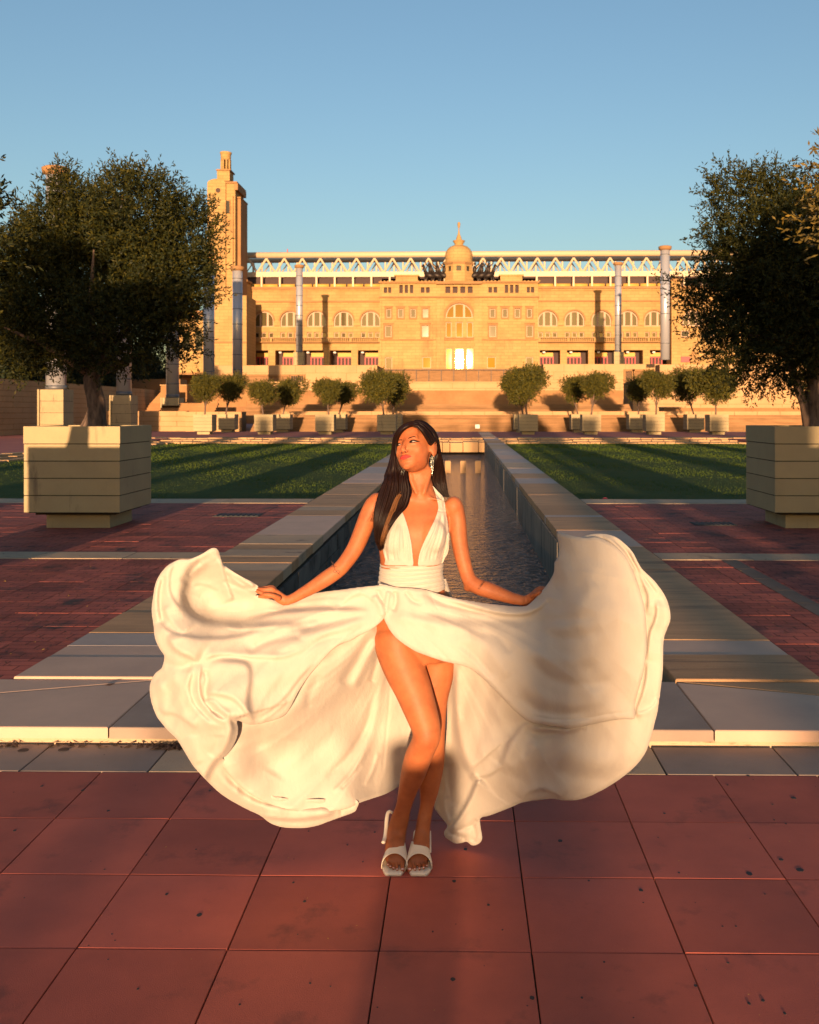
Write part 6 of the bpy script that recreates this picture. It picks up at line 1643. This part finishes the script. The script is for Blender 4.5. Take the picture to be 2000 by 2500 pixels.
# -- wrapped waistband
m = MB(); n = 72; rows = []
wb = [(1005.5,1372,77,.098),(1005.5,1380,77.5,.098),(1004.5,1390,77.5,.097),(1004,1400,78,.097),(1004,1412,79.5,.098),(1003.5,1424,82,.100),(1003,1434,84,.102),(1003,1441,84,.103)]
q = cr(wb, 6); 
for i, (cx, py, hw, dp) in enumerate(q):
    for k in range(n):
        th = 2*math.pi*k/n; cs_, sn = math.cos(th), math.sin(th)
        tilt = -6 * cs_ * (i / len(q)) - (2 if i < 4 else 0)*cs_ + (5 * (1 - abs(cs_)) * (i/len(q)))
        w = .0028*math.sin(i*1.05 + 1.6*cs_ + .7*math.sin(3*th)) + .0018*math.sin(i*2.1 - 2.3*cs_ + 1)
        c = P(cx, py + tilt, 3.685)
        r = hw * 3.68 / F
        m.v.append(tuple(c + RIGHT * (cs_ * (r + w*.5)) + FWD * (sn * (dp + w*1.4))))
for i in range(len(q) - 1):
    for k in range(n):
        k2 = (k+1) % n; m.f.append((i*n+k, (i+1)*n+k, (i+1)*n+k2, i*n+k2)); m.m.append(0)
wbo = m.build('waistband', M['dress'], dress, True); so = wbo.modifiers.new('solid', 'SOLIDIFY'); so.thickness = .003

# ================================================================== HAIR
hair = MB()
def strands(g0, g1, n, seed, r=2.3, layers=2, dlay=.012, sub_=7, taper=.25, wob=1.6, rows=5):
    """interpolate strands between two guide polylines of (px,py,d)"""
    R = np.random.RandomState(seed); A = cr(g0, sub_); B2 = cr(g1, sub_)
    for i in range(n):
        s_ = R.rand(); lay = R.randint(layers)
        q = A * (1 - s_) + B2 * s_
        nn = len(q); t = np.linspace(0, 1, nn)
        ph = R.rand(3) * 6.28
        q = q.copy(); q[:, 0] += wob * (np.sin(t*5 + ph[0]) * t + R.randn() * .6); q[:, 1] += wob * R.randn() * .5; q[:, 2] += lay * dlay + .004 * np.sin(t*6+ph[1]) + .003*R.randn()
        cut = nn - R.randint(0, max(1, int(nn * .10)))
        q = q[:cut]; t = t[:cut] / t[cut-1]
        rad_ = r * (.75 + .5*R.rand()) * np.clip((1 - t) / taper, .12, 1) * 3.64 / F
        pts = P(q[:, 0], q[:, 1], q[:, 2]); hair.tube([Vector(p) for p in pts], [(float(a)*1.2, float(a)*.6) for a in rad_], rows, cap=False)
# front-left mass: from the parting over the crown, past the left temple, down over the shoulder
top = H_(830,110)
gL_in = [H_(760,195)+(3.615,), H_(600,225)+(3.60,), H_(450,330)+(3.60,), H_(350,480)+(3.61,), H_(305,650)+(3.625,), H_(292,880)+(3.63,), H_(340,1100)+(3.63,), H_(430,1290)+(3.625,), H_(560,1400)+(3.62,), H_(590,1650)+(3.60,), H_(640,1950)+(3.59,), A_(610,1010)+(3.575,), A_(545,1090)+(3.555,), A_(470,1190)+(3.54,), A_(400,1320)+(3.545,), A_(365,1470)+(3.56,)]
gL_out = [H_(860,100)+(3.66,), H_(600,150)+(3.66,), H_(420,270)+(3.66,), H_(310,420)+(3.67,), H_(245,600)+(3.68,), H_(215,850)+(3.68,), H_(170,1080)+(3.67,), H_(110,1280)+(3.66,), H_(20,1520)+(3.65,), A_(390,740)+(3.63,), A_(345,850)+(3.61,), A_(305,980)+(3.59,), A_(282,1100)+(3.58,), A_(275,1230)+(3.58,), A_(290,1380)+(3.59,), A_(330,1490)+(3.60,)]
strands(gL_in, gL_out, 620, 1, 1.7, 3, .012)
# fill below the chin, behind the jaw, left of the neck
strands([H_(560,1250)+(3.70,), H_(590,1450)+(3.69,), H_(600,1700)+(3.66,), H_(650,1960)+(3.60,), A_(600,1000)+(3.58,), A_(500,1150)+(3.56,), A_(420,1290)+(3.56,)], [H_(330,900)+(3.70,), H_(350,1200)+(3.69,), H_(330,1500)+(3.67,), H_(250,1800)+(3.64,), A_(430,950)+(3.61,), A_(370,1100)+(3.59,), A_(330,1300)+(3.58,)], 200, 2, 2.6, 2, .01)
# top and right side: from the hairline over the skull, behind the ear, down the back
gR_in = [H_(740,200)+(3.60,), H_(870,225)+(3.595,), H_(960,330)+(3.595,), H_(1040,450)+(3.60,), H_(1110,570)+(3.61,), H_(1180,690)+(3.625,), H_(1270,715)+(3.69,), H_(1370,800)+(3.74,), H_(1300,1100)+(3.74,), H_(1260,1400)+(3.76,), H_(1250,1700)+(3.77,), H_(1330,1950)+(3.77,), H_(1450,2080)+(3.77,)]
gR_out = [H_(800,95)+(3.66,), H_(900,98)+(3.665,), H_(1060,145)+(3.67,), H_(1200,255)+(3.68,), H_(1300,370)+(3.685,), H_(1380,540)+(3.69,), H_(1420,720)+(3.70,), H_(1445,930)+(3.72,), H_(1500,1150)+(3.74,), H_(1550,1400)+(3.76,), H_(1580,1650)+(3.77,), H_(1620,1880)+(3.77,), H_(1690,2090)+(3.77,)]
strands(gR_in, gR_out, 560, 3, 1.8, 3, .012)
strands([H_(1200,690)+(3.70,), H_(1210,1000)+(3.75,), H_(1230,1400)+(3.77,), H_(1260,1800)+(3.78,), H_(1400,2050)+(3.78,)], [H_(1400,700)+(3.72,), H_(1420,1000)+(3.74,), H_(1480,1400)+(3.77,), H_(1530,1800)+(3.78,), H_(1660,2080)+(3.78,)], 160, 4, 3.0, 2, .01)
# parting crown cap so that no scalp shows
m_ = MB(); m_.ellipsoid(hl((0,.046,.034)), tuple(x*HS for x in (.0725,.080,.072)), HR, 32, 20); hair.add(m_.v, m_.f)
# fly-aways
R = np.random.RandomState(8)
for i in range(30):
    side = R.rand() < .6
    if side: g = [A_(462+R.randn()*8,520)+(3.66,), A_(410+R.randn()*12,700)+(3.65,), A_(345+R.randn()*14,860)+(3.63,), A_(290+R.randn()*22,1020)+(3.61,), A_(255+R.randn()*26,1180)+(3.60,)]
    else: g = [H_(1430+R.randn()*6,800)+(3.70,), H_(1490+R.randn()*18,1100)+(3.73,), H_(1570+R.randn()*26,1500)+(3.75,), H_(1640+R.randn()*34,1900)+(3.76,), H_(1710+R.randn()*45,2100)+(3.76,)]
    q = cr(g, 5); hair.tube([Vector(p) for p in P(q[:,0], q[:,1], q[:,2])], .00035, 3, cap=False)
hair.build('hair', M['hair'], person, True)
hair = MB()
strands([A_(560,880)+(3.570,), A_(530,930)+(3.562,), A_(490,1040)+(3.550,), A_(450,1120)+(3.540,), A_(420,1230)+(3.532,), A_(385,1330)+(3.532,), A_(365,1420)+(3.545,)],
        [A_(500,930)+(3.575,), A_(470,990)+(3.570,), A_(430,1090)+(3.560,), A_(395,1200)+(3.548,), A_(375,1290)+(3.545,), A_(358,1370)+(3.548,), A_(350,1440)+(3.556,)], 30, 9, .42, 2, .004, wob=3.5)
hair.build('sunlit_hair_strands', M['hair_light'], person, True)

# ================================================================== EARRINGS, SHOES
def earring(x, y, d, L_, n, tilt, seed):
    e = empty('earring', tuple(P(*H_(x, y), d)), 0, person); O = Vector(e.location)
    R = random.Random(seed); m = MB()
    for k in range(16):
        a = R.uniform(0, 6.28); rr = R.uniform(0, .009) if n > 4 else R.uniform(0, .004); m.ellipsoid((rr*math.cos(a), R.uniform(-.003,.003), rr*math.sin(a)*.7), (.0022,.0022,.0022), None, 6, 4)
    m.build('cluster', M['crystal'], e)
    for k in range(n):
        f_ = (k + .5) / n - .5; ln = L_ * (1 - abs(f_) * 1.1) * R.uniform(.85, 1.05)
        m = MB(); z = -.004
        while z > -ln:
            cx_ = f_*.018*(1+z/ln*.55)+tilt*z; m.ellipsoid((cx_, 0, z-.0015), (.0010,.0008,.0017), Matrix.Rotation(R.uniform(-1.2,1.2), 3, 'Z') @ Matrix.Rotation(R.uniform(-.5,.5), 3, 'X'), 4, 4); z -= .0037
        m.build('strand', M['crystal'], e)
    return e
earring(1245, 1040, 3.632, .078, 7, 0, 1)
earring(492, 1330, 3.612, .058, 3, .25, 2)
def shoe(s, cx, name):
    """square-toed mule; cx = px centre of the toe"""
    e = empty('shoe', (float(P(cx, 2139, 3.64)[0]), 3.632, 0.0), 0, person)
    hx = .0465
    # sole outline rings front to back: (y, half width left, right, z bottom, z top)
    st = [(.0,.026,.026,0,.010),(.006,.034 if s < 0 else .030,.030 if s < 0 else .034,0,.012),(.04,.046 if s < 0 else .042,.042 if s < 0 else .046,0,.014),(.075,.047,.047,.001,.016),(.11,.040,.040,.012,.028),(.15,.031,.031,.036,.050),(.19,.029,.029,.058,.070),(.215,.027,.027,.068,.079),(.235,.016,.016,.072,.081)]
    m = MB(); v = []; k_ = (.010 if s < 0 else .006)
    q = cr(st, 4)
    for y, a, b, z0, z1 in q: v += [(-a, y, z0), (b, y, z0), (b+.001, y, z1-.002), (b-.002, y, z1), (-a+.002, y, z1), (-a-.001, y, z1-.002)]
    f = [tuple(range(6))[::-1]]
    for i in range(len(q) - 1):
        for k in range(6): f.append((i*6+k, i*6+(k+1) % 6, (i+1)*6+(k+1) % 6, (i+1)*6+k))
    f.append(tuple(range((len(q)-1)*6, len(q)*6))); m.add(v, [tuple(x[::-1]) for x in f]); m.build('sole', M['shoe'], e, True)
    m = MB(); m.tube([(0, .205, .066), (0, .212, .03), (0, .216, 0.0)], [(.018,.018),(.012,.012),(.010,.010)], 12); m.build('heel', M['shoe'], e, True)
    # upper band: arch over the forefoot, open toe, longer outside
    m = MB(); NU, NV = 22, 8; v = []
    for j in range(NV + 1):
        t = j / NV
        for i in range(NU + 1):
            u = i / NU; th = math.pi * u; ax = math.cos(th)
            out = (-ax if s < 0 else ax)   # +1 on the outer side... front edge further forward at sides
            yf = .050 - .014 * abs(ax)**2; yb = .093 + .020 * abs(ax)**2.5 + (.020 if out > .5 else 0) * (abs(ax) - .5) * 2 * (1 if out > 0 else 0)
            y = yf + (yb - yf) * t
            zsole = .010 + max(0, (y - .07)) * .35
            H_top = .050 + .32 * (y - .04)
            x = -ax * (.0485 - .02 * max(0, t - .3)) ; z = zsole + (H_top) * math.sin(th)**.62
            v.append((x, y, z))
    f = [(j*(NU+1)+i, j*(NU+1)+i+1, (j+1)*(NU+1)+i+1, (j+1)*(NU+1)+i) for j in range(NV) for i in range(NU)]
    m.add(v, f); o = m.build('upper_strap', M['shoe'], e, True); so = o.modifiers.new('solid', 'SOLIDIFY'); so.thickness = .003; so.offset = 1
    if s < 0: e['label'] = 'cream square toed mule on the front foot'
    else: e['label'] = 'cream square toed mule on the rear foot'
    return e
shoe(-1, 962, ''); shoe(1, 1022, '')
# slim back strap standing up at the outer side of each shoe
for pts in ([F_(215,0)+(3.80,), F_(225,-130)+(3.84,), F_(300,-200)+(3.86,), F_(330,-150)+(3.87,)],):
    pass
m = MB(); q = cr([F_(170,620)+(3.72,), F_(215,480)+(3.76,), F_(245,250)+(3.80,), F_(262,0)+(3.83,), F_(290,-150)+(3.85,), F_(350,-200)+(3.86,), F_(430,-150)+(3.87,)], 5)
m.tube([Vector(p) for p in P(q[:,0], q[:,1], q[:,2])], [(.0055,.008)]*len(q), 8); m.build('shoe_back_strap', M['shoe'], person, True)
m = MB(); q = cr([F_(1410,880)+(3.72,), F_(1405,650)+(3.76,), F_(1405,450)+(3.81,), F_(1400,310)+(3.84,)], 5)
m.tube([Vector(p) for p in P(q[:,0], q[:,1], q[:,2])], [(.001,.005)]*len(q), 6); m.build('shoe_back_strap', M['shoe'], person, True)

# ================================================================== SMALL THINGS ON THE GROUND
def on_floor(px, py, z=0.0):
    d = F * (EYE - z) / (py - CY); p = P(px, py, d); return float(p[0]), float(p[1])
gum = MB(); R = random.Random(12)
def T3(x, y): return (x / 1.725, 1750 + y / 1.725)
def T4(x, y): return (1000 + x / 1.725, 1750 + y / 1.725)
spots = [T3(176,290)+(8,), T3(348,308)+(9,), T3(456,394)+(9,), T3(62,477)+(9,), T3(702,745)+(9,), T3(840,832)+(15,), T3(1283,775)+(9,), T3(581,1144)+(8,), T3(1236,696)+(7,), T3(485,940)+(5,), T3(884,310)+(7,), T3(1300,480)+(5,), T3(1463,538)+(5,), T3(1578,484)+(6,),
  T4(236,556)+(11,), T4(188,690)+(12,), T4(332,790)+(9,), T4(635,520)+(13,), T4(975,728)+(13,), T4(1430,658)+(18,), T4(1565,600)+(12,), T4(1645,643)+(19,), T4(1618,340)+(14,), T4(1073,405)+(7,), T4(183,1103)+(15,), T4(517,1181)+(15,), T4(726,1180)+(7,), T4(1430,1204)+(10,), T4(1488,1192)+(10,), T4(1385,222)+(11,), T4(1428,247)+(10,), T4(820,1030)+(7,), T4(1205,1130)+(9,), T4(98,902)+(6,), T4(392,895)+(5,), T4(1135,655)+(7,), T4(1318,880)+(6,), T4(1375,880)+(6,), T4(1580,1245)+(9,), T4(1340,285)+(5,), T4(1585,448)+(6,), T4(755,688)+(6,)]
for px, py, r in spots:
    x, y = on_floor(px, py, .002 if py > 1890 else .002); rr = r / 2.2 / F * math.hypot(x, y) * .95
    k = 12; pts = [(x + rr*R.uniform(.75,1.15)*math.cos(2*math.pi*i/k), y + rr*1.25*R.uniform(.75,1.15)*math.sin(2*math.pi*i/k)) for i in range(k)]
    gum.prism(pts, -.001, .0007)
for _ in range(130):
    x, y = R.uniform(-2.6, 2.6), R.uniform(1.6, 4.9); rr = R.uniform(.0015, .005); gum.prism([(x + rr*R.uniform(.6,1.2)*math.cos(2*math.pi*i/7), y + rr*R.uniform(.6,1.2)*math.sin(2*math.pi*i/7)) for i in range(7)], -.001, .0006)
o = gum.build('gum_spots', M['gum']); tag(o, 'dark chewing gum spots trodden into the red tiles', 'gum spots', kind='stuff')
def scatter(n, boxes, z, mat, name, label, size, seed, col):
    R = random.Random(seed); m = MB()
    for _ in range(n):
        b = R.choice(boxes); x = R.uniform(b[0], b[1]); y = b[2] + (b[3]-b[2]) * R.random()**1.2
        a = R.uniform(0, 6.28); s_ = size * R.uniform(.5, 1.3); c_s, sn = math.cos(a), math.sin(a); w = s_ * R.uniform(.3, .6); h = R.uniform(.2, .7) * s_
        pts = [(-s_, 0, 0), (0, -w, h*.3), (s_, 0, h), (0, w, h*.4)]
        m.add([(x + p*c_s - q*sn, y + p*sn + q*c_s, z + r + .003) for p, q, r in pts], [(0,1,2), (0,2,3)])
    o = m.build(name, M[mat]); tag(o, label, col, kind='stuff'); return o
bxl = [(-9,-2.95,5.5,17.5), (-5.5,-2.9,5.6,10.5)]; bxr = [(2.4,9,5.5,17.5), (2.3,4.6,6,11)]
scatter(3200, bxl, ZT, 'leaf_brown', 'fallen_leaves', 'small dark fallen leaves and olives scattered over the left red paving', .013, 31, 'fallen leaves')
scatter(1500, bxr, ZT, 'leaf_brown', 'fallen_leaves', 'small dark fallen leaves scattered over the right red paving', .011, 32, 'fallen leaves')
scatter(90, bxl, ZT, 'leaf_yellow', 'yellow_leaves', 'few yellow leaves lying on the left red paving', .013, 33, 'fallen leaves')
scatter(120, bxr, ZT, 'leaf_yellow', 'yellow_leaves', 'few yellow leaves lying on the right red paving', .014, 34, 'fallen leaves')
scatter(60, [(-2.5,2.5,2.6,5.0)], 0, 'leaf_yellow', 'crumbs', 'tiny orange crumbs of leaf on the front tiles', .0035, 35, 'leaf crumbs')
scatter(160, [(-1.62,-1.40,4.97,5.045), (-2.5,-1.3,5.0,5.045)], 0, 'leaf_brown', 'leaf_litter', 'clump of dry brown litter against the kerb left of the dress', .022, 36, 'leaf litter')
for px, py in ((98,1435), (268,1432)):
    x, y = on_floor(px/1.725, 1000 + py/1.725, .002); m = MB(); m.prism([(x + .027*math.cos(2*math.pi*i/14), y + .027*math.sin(2*math.pi*i/14)) for i in range(14)], -.01, .0035); o = m.build('bolt_hole', M['gum']); tag(o, 'round dark bolt hole in the grey border strip, %s of two' % ('left' if px < 150 else 'right'), 'hole', 'bolt holes in the border strip')
x, y = on_floor(460/1.725, 1000 + 1161/1.725, ZT); m = MB(); m.add([(x-.035,y-.004,ZT+.002),(x+.01,y-.012,ZT+.002),(x+.035,y+.012,ZT+.01),(x-.01,y+.01,ZT+.006)], [(0,1,2,3)]); o = m.build('dry_leaf', M['leaf_brown']); tag(o, 'single dark dry leaf lying on the pale slab left of the dress', 'leaf')
q = cr([on_floor(0, 1745, ZT), on_floor(120, 1722, ZT), on_floor(230, 1695, ZT), on_floor(320, 1672, ZT), on_floor(385, 1662, ZT)], 8)
